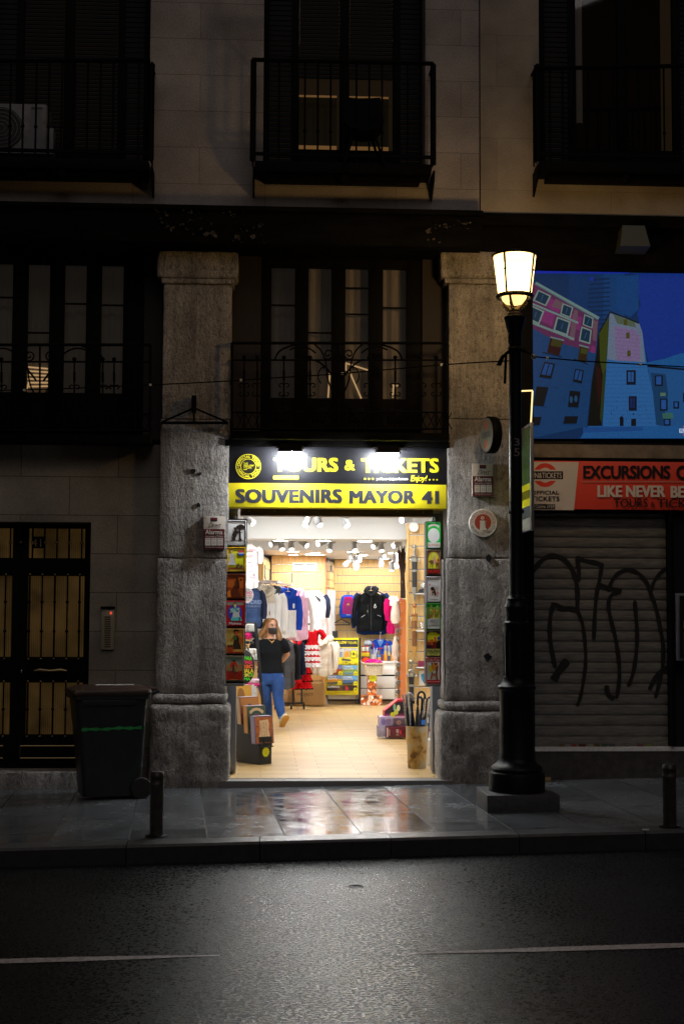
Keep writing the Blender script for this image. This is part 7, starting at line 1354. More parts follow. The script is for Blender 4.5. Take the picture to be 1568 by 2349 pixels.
b.build('ball', t); b = MB(); b.tube([q + Vector((.02, 0, .09)), q + Vector((.03, 0, .14)), q + Vector((.05, 0, .15))], .007, m_blk, 6); b.build('neck', t)
b = MB(); a = RB(960, 1516, 975, 1528.5, YRP - .18); b.box((a[0], YRP - .18, s3.z + .001), (a[2], YRP - .05, a[3]), mat('dark_red_box', (.20, .012, .045), .4), .003); o = b.build('gift_box'); tag(o, 'dark red gift box on the lowest shelf of the sword wall', 'box')
t = thing('poster', 'white card with a blue feather picture low on the sword wall', 'poster', P(968, 1572, YRP - .05)); b = MB(); slab(b, 961, 1539, 976, 1572, YRP - .05, YRP - .02, m_wht); b.build('card', t); cv = Canvas(faceY(YRP - .05), (0, -1, 0)); cv.poly('#3a9ad8', S(964, 1548, 974, 1543, 975, 1558, 972, 1568, 967, 1560)); cv.mb.build('print', t, norm=False)
# bundle of arrows
t = thing('arrow_bundle', 'bundle of dark feathered arrows standing in front of the back wall', 'arrows', P(918, 1370, 5.4)); rnd = random.Random(5); m_fe = mat('brown_feather', (.05, .022, .012), .8, var=(40, .5)); b = MB(); b2 = MB()
for k in range(16):
    x0 = 911 + 17 * rnd.random(); y0 = 1252 + 34 * rnd.random(); x1 = 918 + 12 * rnd.random(); A = P(x0, y0, 5.3 + .2 * rnd.random()); B = P(x1, 1372, 5.4 + .1 * rnd.random()); b.tube([A, B], .007, m_fe, 5)
    for s in range(3):
        q = 2 * PI * s / 3; e = Vector((math.cos(q), math.sin(q), 0)) * .022; p = A.lerp(B, .08); p3 = A.lerp(B, .36); b2.prism([p, p.lerp(p3, .2) + e, p3 + e * .7, p3], (.001, .001, 0), m_fe)
b.build('shafts', t); b2.build('feathers', t)
# orange hook stand with bagged key rings
YOS = 5.2; os_ = thing('hook_stand', 'tall orange notched stand hung with bagged silver trinkets', 'display stand', P(922, 1640, YOS)); m_or = mat('orange_lacquer', (.90, .235, .012), .4); b = MB(); pts = []
yy = 1376
while yy < 1612: pts += [(916.5, yy), (911.5, yy + 7), (910.5, yy + 13), (917, yy + 17)]; yy += 21.3
q = [P(x, y, YOS) for x, y in pts] + [P(930, 1614, YOS + .18), P(930, 1376, YOS + .18)]
b.prism(q, (.05, .10, 0), m_or); b.build('board', os_); b = MB(); a = RB(913, 1614, 932, 1660, YOS); b.box((a[0], YOS, .002), (a[2], YOS + .25, a[3]), m_blk); b.build('base', os_)
m_poly = glassm('polythene', (.94, .94, .95), .22, .12)
for k in range(12):
    y = 1379 + k * 20; c = P(910.5 + (k % 2) * 1.5, y + 8, YOS - .03); t = thing('trinket_bag', ['highest', 'second highest', 'third highest', 'fourth highest', 'fifth highest', 'sixth highest', 'sixth lowest', 'fifth lowest', 'fourth lowest', 'third lowest', 'second lowest', 'lowest'][k] + ' bagged silver trinket on the orange hook stand', 'trinket', c, 'bagged trinkets on the orange stand')
    b = MB(); b.tube([c + Vector((.07, .05, .03)), c + Vector((0, 0, .035))], .004, m_chr, 5); b.build('hook', t)
    b = MB(); st_ = len(b.v); b.sphere(c, .026, mat('bright_silver', (.6, .6, .6), .25, metal=.9, bump=(60, .8, .01)), 8, 6, 1, .7, 1.1); b.sphere(c + Vector((-.012, -.01, -.04)), .013, m_brz, 8, 6); roughen(b, .008, 50, st_); b.build('trinket', t)
    b = MB(); b.prism([c + Vector(p) for p in ((-.035, -.022, .05), (.03, -.022, .05), (.035, -.025, -.06), (-.04, -.025, -.065))], (0, .045, 0), m_poly); b.build('bag', t)
t = thing('gift_bag', 'pale plastic bag of cream goods hanging at the top of the orange stand', 'bag', P(905, 1432, YOS - .05)); c = P(906, 1405, YOS - .1); b = MB(); b.loft([[c + Vector((W * math.cos(q), .04 * math.sin(q), z)) for q in [2 * PI * k / 14 for k in range(14)]] for z, W in ((-.15, .045), (-.1, .065), (.0, .06), (.1, .04), (.16, .012))], mat('cream_plastic', (.66, .50, .40), .3, var=(12, .2))); b.build('bag', t)
t = thing('gift_bag', 'second pale plastic bag lower down beside the orange stand', 'bag', P(904, 1510, YOS)); c = P(906, 1486, YOS - .1); b = MB(); b.loft([[c + Vector((W * math.cos(q), .035 * math.sin(q), z)) for q in [2 * PI * k / 14 for k in range(14)]] for z, W in ((-.16, .03), (-.1, .045), (.05, .04), (.16, .012))], mat('cream_plastic', (.66, .50, .40), .3, var=(12, .2))); b.build('bag', t)
# red display box and clear boxes
t = thing('display_box', 'red slanted display box with a yellow flower picture', 'display box', P(903, 1647, 4.6)); YX = 4.6; q = lambda x, y: P(x, y, YX); b = MB(); b.prism([q(881, 1630), q(912, 1605), q(928, 1605), q(928, 1647), q(881, 1647)], (0, .28, 0), mat('glossy_red_card', (.55, .01, .04), .3)); b.build('box', t)
cv = Canvas(faceY(YX), (0, -1, 0), step=.001); cv.poly('#1c1420', S(882, 1632, 911, 1609, 927, 1609, 927, 1646, 882, 1646)); cv.poly('#7a1c50', S(882, 1637, 927, 1637, 927, 1642, 882, 1642)); cv.poly('#d0a0b8', S(882, 1642, 927, 1642, 927, 1647, 882, 1647)); cv.ell('#d8d020', 900, 1640, 5.5, 6.5); cv.ell('#c8c850', 908, 1633, 5, 7); cv.ell('#7aa890', 904, 1622, 3, 8); cv.ell('#d8d8a0', 913, 1624, 4, 7); cv.mb.build('print', t, norm=False)
def cbox(x0, y0, x1, y1, Y, D, h, label, deco=None):
    t = thing('souvenir_box', label, 'box', P((x0 + x1) / 2, y1, Y), 'souvenir boxes stacked by the umbrella bin'); b = MB(); a = RB(x0, y0, x1, y1, Y); b.box((a[0], Y, max(.002, a[1])), (a[2], Y + D, a[3]), mat('boxed_%s' % h[1:], h, .25, var=(16, .3)), .004); b.build('box', t)
    if deco: cv = Canvas(lambda u, v: P(x0 + (x1 - x0) * u, y0 + (y1 - y0) * v, Y), (0, -1, 0), step=.001); deco(cv); cv.mb.build('print', t, norm=False)
cbox(865.5, 1665.5, 884, 1690, 4.45, .2, '#8a8298', 'small grey lilac box at the bottom of the souvenir stack'); cbox(884.6, 1668, 932, 1692.6, 4.40, .3, '#5a1a2a', 'dark red box with white lettering at the bottom of the souvenir stack', lambda c: [c.rect('#c8b8b8', .04, .06, .10, .94), c.rect('#d8c8c8', .16, .2, .18, .8), c.text('#d8d0d0', 'OLE', .50, .2, .62, .5, .03), c.text('#c0b0b0', 'MADRID', .50, .6, .62, .78, .0), c.ell('#c02038', .70, .48, .05, .2)])
cbox(869.5, 1644, 901, 1665, 4.5, .25, '#9a8aa8', 'lilac clear box on the left of the souvenir stack', lambda c: [c.ell('#6a5a98', .3, .5, .16, .3), c.ell('#7a6a8a', .65, .5, .2, .3)]); cbox(902, 1648, 932, 1667.4, 4.5, .25, '#5a4a58', 'dark clear box on the right of the souvenir stack', lambda c: [c.ell('#8a6a60', .4, .5, .2, .3)])
b = MB(); a = RB(979, 1697, 992, 1753, 1.2); b.box((a[0], 1.2, .002), (a[2] + .2, 1.5, a[3]), m_wht, .004); o = b.build('carton'); tag(o, 'white carton on the floor behind the umbrella bin', 'box')
b = MB(); slab(b, 980, 1650, 996, 1690, 1.35, 1.5, mat('goods_pale_grey', (.62, .62, .64), .4), .004); cv = Canvas(faceY(1.35), (0, -1, 0), b); cv.poly('#c84a20', S(981, 1676, 987, 1670, 988, 1680)); a_ = b.build('carton'); tag(a_, 'pale grey carton with an orange mark on top of the white carton', 'box')
# umbrella bin and umbrellas
YU_ = .98; ub = thing('umbrella_bin', 'tall tapered metal bin with a worn golden map print holding umbrellas', 'umbrella bin', (P(956, 1715, YU_).x, YU_, 0)); c = Vector((P(956, 1715, YU_).x, YU_, 0))
def rust():
    m = bpy.data.materials.new('worn_map_print'); m.use_nodes = True; n = m.node_tree; b_ = n.nodes['Principled BSDF']; L = n.links.new; tc = n.nodes.new('ShaderNodeTexCoord'); z = n.nodes.new('ShaderNodeTexNoise'); z.inputs['Scale'].default_value = 8; z.inputs['Detail'].default_value = 7; L(tc.outputs['Object'], z.inputs['Vector']); r = n.nodes.new('ShaderNodeValToRGB'); L(z.outputs['Fac'], r.inputs[0]); r.color_ramp.elements[0].position = .36; r.color_ramp.elements[0].color = (.11, .05, .012, 1); r.color_ramp.elements[1].position = .62; r.color_ramp.elements[1].color = (.36, .33, .26, 1); e = r.color_ramp.elements.new(.48); e.color = (.42, .27, .09, 1); L(r.outputs[0], b_.inputs['Base Color']); b_.inputs['Roughness'].default_value = .35; b_.inputs['Metallic'].default_value = .35; return m
b = MB(); b.lathe([(.098, .002), (.100, .012), (.118, .445), (.121, .452), (.115, .452), (.112, .44), (.095, .02)], c, 32, rust()); b.build('bin', ub)
cv = Canvas(lambda u, v: c + Vector((.105 * math.sin(u), -.106 * math.cos(u), v)), (0, -1, 0), step=.001); cv.ring('#a8842e', -.12, .07, .40, .46, 24, .1); cv.ring('#8a6a24', -.12, .07, .26, .30, 24, .1); cv.mb.build('medallion', ub, norm=False)
m_umb = mat('black_umbrella_cloth', (.010, .011, .014), .5, sheen=.2); m_umb2 = mat('navy_umbrella_cloth', (.012, .02, .05), .5); m_hdl = mat('black_glossy_handle', (.012, .013, .018), .18); m_hdl2 = mat('clear_grey_handle', (.35, .34, .38), .12)
for k, (dx, dy, lean, ht, mh, mu, yaw_, lab) in enumerate(((-.09, .0, -.05, .84, m_hdl2, m_umb, .3, 'umbrella with a clear grey handle at the left of the bin'), (-.045, .04, -.02, .80, m_hdl, m_umb, 1.2, 'black umbrella standing behind the clear handled one'), (.0, -.03, .01, .86, m_hdl, m_umb, 0.0, 'black umbrella with the highest curved handle in the bin'), (.04, .05, .04, .80, m_hdl, m_umb2, 2.2, 'navy umbrella at the back of the bin'), (.07, -.02, .07, .80, m_hdl, m_umb, .5, 'black umbrella in a clear sleeve right of the highest one'), (.095, .02, .10, .79, m_hdl, m_umb2, .2, 'navy umbrella leaning to the right edge of the bin'))):
    foot = c + Vector((dx * .55, dy * .6, .03)); top = c + Vector((dx + lean * .5, dy, ht - .09)); t = thing('umbrella', lab, 'umbrella', foot, 'umbrellas in the tall bin'); d = (top - foot).normalized(); L_ = (top - foot).length
    b = MB(); b.tube([foot, foot + d * L_ * .25, foot + d * L_ * .6, foot + d * L_ * .80, foot + d * L_ * .86], [.010, .026, .030, .018, .010], mu, 10)
    b.build('canopy', t); b = MB(); b.tube([foot + d * L_ * .84, top], .007, m_chr, 6); b.build('shaft', t)
    e = Vector((math.cos(yaw_), math.sin(yaw_), 0)); b = MB(); r_ = .038; b.tube([top - d * .10, top] + [top + e * r_ * (1 - math.cos(q)) + d * r_ * 1.25 * math.sin(q) for q in [PI * i / 10 for i in range(1, 11)]] + [top + e * r_ * 2 - d * .03], .0125, mh, 10); b.build('handle', t)
    if k in (4, 0):
        b = MB(); b.tube([foot + d * L_ * .45, foot + d * L_ * .9, top + d * .04], [.034, .04, .045], m_poly, 10, caps=False); b.build('sleeve', t)
    if k == 2: b = MB(); p = foot + d * L_ * .66; b.box(p + Vector((.035, -.03, -.05)), p + Vector((.075, -.027, .0)), hexm('#3a7ad8', .4, 'tagc')); b.build('label', t)
    if k == 5: b = MB(); p = foot + d * L_ * .72; b.box(p + Vector((-.03, -.034, -.03)), p + Vector((.005, -.031, .03)), m_wht); b.build('label', t)
# ------------------------------------------------------------------ left front: hat rack, book stand, bag
YH = 3.3; g = lambda x, y, Y=YH: P(x, y, Y)
hr = thing('display_rack', 'black metal rack of knitted hats just inside the door at the left', 'display rack', P(590, 1640, YH))
b = MB()
for (xa, ya), (xb, yb), Y in (((584.5, 1429), (603, 1625), YH), ((556, 1429), (560, 1640), YH), ((588, 1432), (603, 1620), YH + .35), ((560, 1432), (566, 1620), YH + .35)): b.prism([g(xa - 2.2, ya, Y), g(xa + 2.2, ya, Y), g(xb + 3, yb, Y), g(xb - 3, yb, Y)], (0, .03, 0), m_blk)
b.tube([g(556, 1429), g(584.5, 1429)], .012, m_blk, 6); b.build('frame', hr)
for y, xe in ((1449, 587), (1514, 592), (1576, 597)): b = MB(); a = g(558, y); c = g(xe, y); b.box((a.x, YH, a.z - .012), (c.x, YH + .36, a.z), m_blk, .002); b.build('shelf', hr)
m_knit = mat('white_knit', (.74, .72, .68), .95, bump=(55, .9, .012), stretch=(.6, .6, 3)); m_pk = mat('hot_pink_wool', (.62, .01, .16), .95, bump=(60, 1, .02)); 
def hat(x0, x1, y1, Y, H, m, lab, pom=None, dz=0):
    a, c = P(x0, y1, Y), P(x1, y1, Y); W = (c.x - a.x) / 2; ctr = (a + c) / 2 + Vector((0, 0, dz)); t = thing('knitted_hat', lab, 'hat', ctr, 'knitted hats on the front rack'); b = MB()
    b.loft([[ctr + Vector((W * k * math.cos(q) * (1 + .04 * math.sin(7 * q)), .09 * k * math.sin(q), z)) for q in [2 * PI * i / 20 for i in range(20)]] for z, k in ((.002, .95), (.02, 1.02), (H * .42, 1.0), (H * .46, .95), (H * .5, 1.0), (H * .85, .94), (H, .7))], m); b.build('knit', t)
    if pom:
        b = MB(); p = ctr + Vector((pom[0], -.09, pom[1])); st_ = len(b.v); b.sphere(p, .046, m_pk, 16, 10); rnd = random.Random(3)
        b.v[st_:] = [p + (v - p) * rnd.uniform(.8, 1.22) for v in b.v[st_:]]; b.smooth = [False] * len(b.smooth); b.build('pompom', t)
hat(563, 587, 1449, YH + .12, .10, m_knit, 'white ribbed hat on the top shelf of the front rack', (-.03, -.05)); hat(563, 591, 1514, YH + .1, .075, m_knit, 'lower white ribbed hat on the middle shelf of the front rack'); hat(562, 589, 1514, YH + .1, .065, m_knit, 'upper white ribbed hat on the middle shelf of the front rack', None, .077)
hat(562, 597, 1576, YH + .08, .05, m_pk, 'hot pink folded hat on the lowest shelf of the front rack'); hat(564, 596, 1576, YH + .1, .05, mat('pale_pink_knit', (.72, .5, .58), .95, bump=(55, .9, .012)), 'pale pink and white folded hat above the hot pink one', None, .052)
t = thing('sunglasses_card', 'sunglasses hanging below the pink pompom on the front rack', 'sunglasses', g(573, 1480)); b = MB()
for x in (568, 577): p = g(x, 1474); b.tube([p + Vector((.022 * math.cos(2 * PI * i / 12), -.01, .016 * math.sin(2 * PI * i / 12))) for i in range(13)], .005, m_blk, 5); b.sphere(p + Vector((0, -.01, 0)), .020, m_hdl, 10, 6, 1, .2, .75)
b.build('frame', t)
t = thing('round_bag', 'round black bag covered in bright graffiti letters beside the left tin board', 'bag', P(568, 1568, 2.3)); c = P(560, 1530, 2.3); r = 39 / SC(2.3); W = r * .62
b = MB(); b.lathe([(.001, -.045), (r * .8, -.04), (r, -.02), (r, .02), (r * .8, .04), (.001, .045)], (0, 0, 0), 30, mat('black_bag_cloth', (.012, .012, .012), .7)); b.v = [Vector((c.x + v.x * .62, c.y + v.z, c.z + v.y)) for v in b.v]; b.build('bag', t)
cv = Canvas(lambda u, v: c + Vector((u * W, -.046 + .02 * max(0, abs(u) + abs(v) - 1.0), -v * r)), (0, -1, 0)); 
for tx, x0, y0, x1, y1, h in (('MALA', .05, -.62, .7, -.42, '#58e020'), ('MAD', -.1, -.38, .72, -.2, '#e81a5a'), ('2IIC', -.1, -.14, .8, .06, '#f06a1c'), ('MALA', -.2, .1, .88, .32, '#e8d81a'), ('2IIC', -.1, .36, .62, .54, '#f0ec60'), ('$', .64, .34, .84, .56, '#38d030'), ('MA', 0, .6, .6, .76, '#4ae028')): cv.text(h, tx, x0, y0, x1, y1, .05)
cv.mb.build('lettering', t, norm=False); b = MB(); b.tube([c + Vector((-.05, 0, r * .98)), c + Vector((-.03, 0, r * 1.25)), c + Vector((.03, 0, r * 1.25)), c + Vector((.05, 0, r * .98))], .008, m_blk, 6); b.build('strap', t)
t = thing('hand_fan', 'round printed souvenir fan hanging in front of the navy sweatshirt', 'fan', P(568, 1383, 3.0)); c = P(563, 1365, 3.0); r = 18.5 / SC(3.0); b = MB(); b.prism([c + Vector((r * math.cos(2 * PI * i / 28), 0, r * math.sin(2 * PI * i / 28))) for i in range(28)], (0, .006, 0), WHT); b.tube([c + Vector((0, .003, r)), c + Vector((0, .003, r + .12))], .005, m_chr, 5); b.build('disc', t)
cv = Canvas(lambda u, v: c + Vector((u * r, 0, -v * r)), (0, -1, 0))
for tx, x0, y0, x1, y1, h in (('I LOVE', -.2, -.72, .5, -.55, '#3a9a8a'), ('MAD', -.1, -.5, .8, -.1, '#c82a6a'), ('NO THEFT', -.5, .0, .9, .18, '#d83a3a'), ('TO MADRID', -.5, .25, .85, .42, '#2a6a8a'), ('HOLA', -.2, .5, .6, .68, '#c86a3a')): cv.text(h, tx, x0, y0, x1, y1, .03)
cv.mb.build('print', t, norm=False)
# brochures
m_pap = mat('printed_paper', (.66, .66, .68), .5, var=(20, .25))
for k, (x0, x1, y0, y1, Y, lab) in enumerate(((566, 583, 1570, 1600, 2.6, 'back bundle of white brochures behind the book stand'), (560, 588, 1574, 1606, 2.4, 'front bundle of white brochures behind the book stand'))): b = MB(); b.prism([P(x0, y0 + 3, Y), P(x1, y0, Y), P(x1 + 3, y1, Y), P(x0 + 1, y1, Y)], (0, .03, 0), m_pap); o = b.build('brochures'); tag(o, lab, 'brochures', 'brochures behind the book stand')
b = MB(); b.prism([P(x, y, 2.0) for x, y in S(545, 1571, 556, 1571, 563, 1592, 556, 1592, 545, 1600)], (0, .04, 0), m_pk); o = b.build('fan_case'); tag(o, 'hot pink folded fan beside the grey door jamb', 'fan')
# black stepped stand of thick books
Ld = Vector((-.57, .82, 0)); Fd = Vector((.80, .60, 0)); c0 = P(594, 1750.6, 1.33); c0.z = 0
bs = thing('book_stand', 'black stepped stand of thick bound books just inside the door', 'display stand', c0 + Ld * .25 + Fd * .09); up_ = Vector((0, 0, 1)); m_sb = mat('matt_black_board', (.006, .0055, .005), .55)
b = MB(); pr = [(0, 0), (0, .30), (.14, .30), (.14, .42), (.28, .42), (.28, .54), (.42, .54), (.42, .62), (.56, .62), (.56, 0)]
b.prism([c0 + Ld * s + up_ * z + up_ * .002 for s, z in pr], Fd * .17, m_sb); b.build('case', bs)
def book(s, z, h1, h2, lab, art):
    t = thing('book', lab, 'book', c0 + Ld * s + Fd * .08 + up_ * z, 'thick bound books in the black stand'); o_ = c0 + Ld * s + up_ * z - Fd * .045
    n = -Ld; Wb, Hb, Tb = .25, .30, .085; tilt = Vector((0, 0, 1)) + Ld * .12
    q = lambda u, v, w_: o_ + Fd * (Wb * u) + tilt * (Hb * v) + Ld * (Tb * w_)
    b = MB(); b.add([q(*p) for p in ((0, 0, 0), (1, 0, 0), (1, 0, 1), (0, 0, 1), (0, 1, 0), (1, 1, 0), (1, 1, 1), (0, 1, 1))], [(0, 3, 2, 1), (4, 5, 6, 7), (0, 1, 5, 4), (1, 2, 6, 5), (2, 3, 7, 6), (3, 0, 4, 7)], hexm(h1, .35, 'bookc')); b.build('cover', t)
    b = MB(); b.add([q(*p) for p in ((-.004, .02, .12), (-.004, .98, .12), (-.004, .98, .88), (-.004, .02, .88))], [(0, 1, 2, 3)], hexm(h2, .6, 'bookp')); b.add([q(*p) for p in ((.03, 1.003, .1), (.97, 1.003, .1), (.97, 1.003, .9), (.03, 1.003, .9))], [(0, 1, 2, 3)], hexm('#b8b0c0', .5, 'bookp')); b.build('pages', t, norm=False)
    cv = Canvas(lambda u, v: q(u, 1 - v, 0), -Ld, step=.0008); art(cv); cv.mb.build('cover_print', t, norm=False)
def bk1(c):
    c.rect('#a85a1c', .04, .03, .96, .97); random.seed(2)
    for _ in range(50): c.ell(random.choice(['#6a3410', '#c8782a', '#7a4a6a', '#d8923a']), random.uniform(.06, .94), random.uniform(.05, .95), .05, .03, n=8, same=True)
    c.poly('#d8b890', [(.25, .16), (.75, .13), (.78, .3), (.74, .5), (.8, .75), (.7, .88), (.3, .9), (.22, .7), (.28, .45)])
    for i, tx in enumerate(('QUIJOTE', 'DE LA', 'MANCHA')): c.k += 1; vs, fs, _ = text_mesh(tx, .0); x = .62 - i * .14; c.mb.add([c.fn(x - .08 * b_ + .04, .24 + .55 * a_) + c.n * (c.k * c.step) for a_, b_ in vs], fs, hexm('#8a5a34'))
def bk2(c): c.rect('#3a4a34', .03, .03, .97, .97); c.poly('#c8a878', [(.1, .2), (.3, .1), (.5, .07), (.7, .1), (.9, .2), (.85, .3), (.5, .18), (.15, .3)]); c.ell('#1c4034', .5, .55, .4, .38); c.ell('#7a2430', .5, .5, .2, .22); c.rect('#c8a878', .1, .85, .9, .92)
def bk3(c): c.rect('#8a4a2a', .03, .03, .97, .97); c.poly('#a86a2a', [(.03, .03), (.97, .03), (.97, .4), (.03, .3)]); c.ell('#5a3a4a', .5, .35, .14, .1); c.poly('#5a2418', [(.03, .6), (.97, .5), (.97, .97), (.03, .97)])
def bk4(c): c.rect('#c8922a', .03, .03, .97, .97); c.ell('#8a5a14', .4, .4, .2, .3)
book(.42, .545, '#b8801c', '#c89a30', 'yellow book at the very back of the black stand', bk4); book(.285, .42, '#7a4a30', '#a88a68', 'brown book third from the front of the black stand', bk3); book(.145, .33, '#6a5030', '#b07a34', 'green and orange book second from the front of the black stand', bk2); book(-.0, .225, '#6a4a6a', '#8a8494', 'orange ornamental book at the front of the black stand', bk1)
b = MB()
for u in (.03, .135): b.box((0, 0, 0), (0, 0, 0)) if False else b.prism([c0 + Fd * u - Ld * .035 + up_ * .19, c0 + Fd * (u + .014) - Ld * .035 + up_ * .19, c0 + Fd * (u + .014) - Ld * .035 + up_ * .30, c0 + Fd * u - Ld * .035 + up_ * .30], -Ld * .006, m_sb)
b.prism([c0 - Ld * .04 + up_ * .19, c0 + Fd * .17 - Ld * .04 + up_ * .19, c0 + Fd * .17 + up_ * .19, c0 + up_ * .19], up_ * .01, m_sb); b.build('book_holder', bs)
cv_ = MB(); cc = c0 + Fd * .088 + up_ * .135 - Ld * .006
cv_.prism([cc + Fd * (.052 * (1 if i % 2 == 0 else .76) * math.cos(PI * i / 14)) + up_ * (.058 * (1 if i % 2 == 0 else .76) * math.sin(PI * i / 14)) for i in range(28)], Ld * .003, hexm('#e6f010', .5, 'card')); t = thing('price_burst', 'yellow star shaped price card on the front of the black book stand', 'price tag', cc); cv_.build('card', t)
cv = Canvas(lambda u, v: cc + Fd * (u * .05) - up_ * (v * .05), -Ld, step=.0008); cv.text('#8a8a14', '1-11,95', -.5, -.35, .5, -.02, 0); cv.text('#8a8a14', '2-20', -.3, .1, .35, .42, 0); cv.mb.build('lettering', t, norm=False)
# ------------------------------------------------------------------ the woman
YWm = 6.0; wp = lambda x, y, d=0.0: P(x, y, YWm) + Vector((0, d, 0))
pw = thing('person', 'woman with long fair hair in black T-shirt, jeans and black mask walking inside', 'person', Vector((wp(630, 1668).x, YWm, 0)))
m_skin = mat('skin', (.50, .255, .155), .5, spec=.4); m_hair = mat('dark_blond_hair', (.20, .088, .022), .45, var=(60, .45), stretch=(6, 6, .5), bump=(120, .5, .004)); m_tee = cloth('black_tee_cotton', (.0045, .0055, .007)); m_jean = mat('blue_denim', (.006, .042, .17), .85, var=(7, .35), bump=(150, .3, .002), stretch=(1, 1, .5)); m_mask = mat('black_mask_fabric', (.012, .012, .013), .6); m_sole = mat('gum_rubber_sole', (.50, .27, .05), .6); m_sock = mat('grey_sock_shoe', (.42, .40, .30), .8)
def fuse(mb, vox, name, parent, m, smooth_it=4):
    me = bpy.data.meshes.new('x'); me.from_pydata(mb.v, [], mb.f); bm = bmesh.new(); bm.from_mesh(me); bmesh.ops.recalc_face_normals(bm, faces=bm.faces); bm.to_mesh(me); bm.free()
    o = bpy.data.objects.new('x', me); C.objects.link(o); md = o.modifiers.new('r', 'REMESH'); md.mode = 'VOXEL'; md.voxel_size = vox; sm = o.modifiers.new('s', 'SMOOTH'); sm.factor = .5; sm.iterations = smooth_it
    dg = bpy.context.evaluated_depsgraph_get(); dg.update(); ev = o.evaluated_get(dg); m2 = ev.to_mesh(); vs = [v.co.copy() for v in m2.vertices]; fs = [tuple(p.vertices) for p in m2.polygons]; ev.to_mesh_clear(); bpy.data.objects.remove(o)
    r = MB(); r.add(vs, fs, m, True); return r.build(name, parent)
def limb(mb, pts, rs, n=14): mb.tube(pts, rs, m_skin, n)
def tors(mb, secs, n=24):
    mb.loft([[c_ + Vector((a_ * math.cos(2 * PI * k / n), b_ * math.sin(2 * PI * k / n) * (1 if math.sin(2 * PI * k / n) < 0 else .85), 0)) for k in range(n)] for c_, a_, b_ in secs], m_skin)
hc = wp(621, 1437.5); hy = math.radians(32); fdir = Vector((math.sin(hy), -math.cos(hy), -.04)).normalized(); rdir = Vector((math.cos(hy), math.sin(hy), 0)); udir = rdir.cross(fdir) * -1
if udir.z < 0: udir = -udir
HP = lambda r_, f_, u_: hc + rdir * r_ + fdir * f_ + udir * u_
bd = MB()
def hring(u_, a_, bf, bb, off=0): return [HP(a_ * math.cos(q), off + (bf if math.sin(q) > 0 else bb) * math.sin(q), u_) for q in [2 * PI * k / 20 for k in range(20)]]
bd.loft([hring(-.112, .020, .030, .02, .055), hring(-.104, .036, .045, .03, .04), hring(-.085, .052, .070, .045, .015), hring(-.05, .064, .088, .07), hring(-.01, .072, .092, .09), hring(.04, .075, .092, .098), hring(.08, .066, .078, .088), hring(.105, .045, .05, .06), hring(.116, .015, .02, .02)], m_skin)
bd.loft([[HP(x, .085 + f_, u_) for x, f_ in ((-w_, 0), (0, d_), (w_, 0), (0, -.03))] for u_, w_, d_ in ((-.045, .016, .018), (-.032, .018, .030), (.0, .010, .018), (.02, .008, .006))], m_skin)   # nose
for s in (-1, 1): bd.sphere(HP(s * .076, -.008, -.008), .024, m_skin, 10, 8, .45, .7, 1.2)                                        # ears
nk = wp(620.5, 1461); bd.tube([HP(0, -.02, -.06), nk, wp(619, 1470, .01)], [.052, .050, .065], m_skin, 14)
tors(bd, [(wp(619, 1464), .07, .06), (wp(618, 1470), .15, .085), (wp(618, 1490), .17, .11), (wp(619, 1512), .145, .10), (wp(620, 1532), .16, .10), (wp(620, 1550), .175, .115)])
shL, shR = wp(588, 1474), wp(649, 1474)
elL, elR = wp(577, 1505, .06), wp(659, 1502, .08); wrL, wrR = wp(590, 1527, .16), wp(643, 1521, .17)
limb(bd, [shL, (shL + elL) / 2, elL, (elL + wrL) / 2, wrL], [.055, .048, .040, .038, .026]); limb(bd, [shR, (shR + elR) / 2, elR, (elR + wrR) / 2, wrR], [.055, .048, .040, .038, .026])
for wr, dx in ((wrL, 1), (wrR, -1)):             # hands clasped behind the back: palm, four fingers, thumb
    pd = Vector((dx * .9, .1, -.35)).normalized(); pm = wr + pd * .045; bd.tube([wr, pm, wr + pd * .085], [.024, .036, .034], m_skin, 10, ry=[.018, .018, .016])
    sd = Vector((.2, -.1, .95)).cross(pd).normalized()
    for k in range(4): f0 = wr + pd * .08 + Vector((0, 0, .03 - .02 * k)); l_ = (.062, .072, .066, .05)[k]; bd.tube([f0, f0 + pd * l_ * .55, f0 + pd * l_ + sd * .02], [.0095, .009, .0075], m_skin, 8)
    bd.tube([wr + pd * .03 + Vector((0, 0, .03)), wr + pd * .055 + Vector((0, 0, .058)), wr + pd * .085 + Vector((0, 0, .068))], [.012, .010, .008], m_skin, 8)
hpL, hpR = wp(604, 1552), wp(636, 1552); knL, knR = wp(611, 1604, .02), wp(637.5, 1601, -.10); anL, anR = wp(618, 1654, .18), wp(646.5, 1648, -.20)
limb(bd, [hpL, (hpL + knL) / 2, knL, knL.lerp(anL, .4), anL], [.095, .080, .058, .055, .036]); limb(bd, [hpR, (hpR + knR) / 2, knR, knR.lerp(anR, .4), anR], [.095, .080, .058, .055, .036])
body = fuse(bd, .0085, 'body', pw, m_skin)
tee = MB(); tors(tee, [(wp(619.5, 1465), .085, .075), (wp(619, 1468.5), .14, .095), (wp(618, 1474), .185, .11), (wp(618, 1488), .188, .128), (wp(618.5, 1497), .185, .140), (wp(619.5, 1512), .168, .118), (wp(620, 1526), .176, .122), (wp(620, 1541), .19, .132), (wp(620, 1544), .188, .130)])
tee.tube([wp(594, 1471), wp(588, 1475), wp(583, 1484, .02), wp(578, 1497, .045)], [.07, .078, .073, .066], m_tee, 14); tee.tube([wp(643, 1471), wp(648, 1475), wp(653, 1484, .025), wp(657.5, 1495, .055)], [.07, .078, .073, .066], m_tee, 14)
st_ = 0; roughen(tee, .006, 14); fuse(tee, .010, 't_shirt', pw, m_tee, 3)
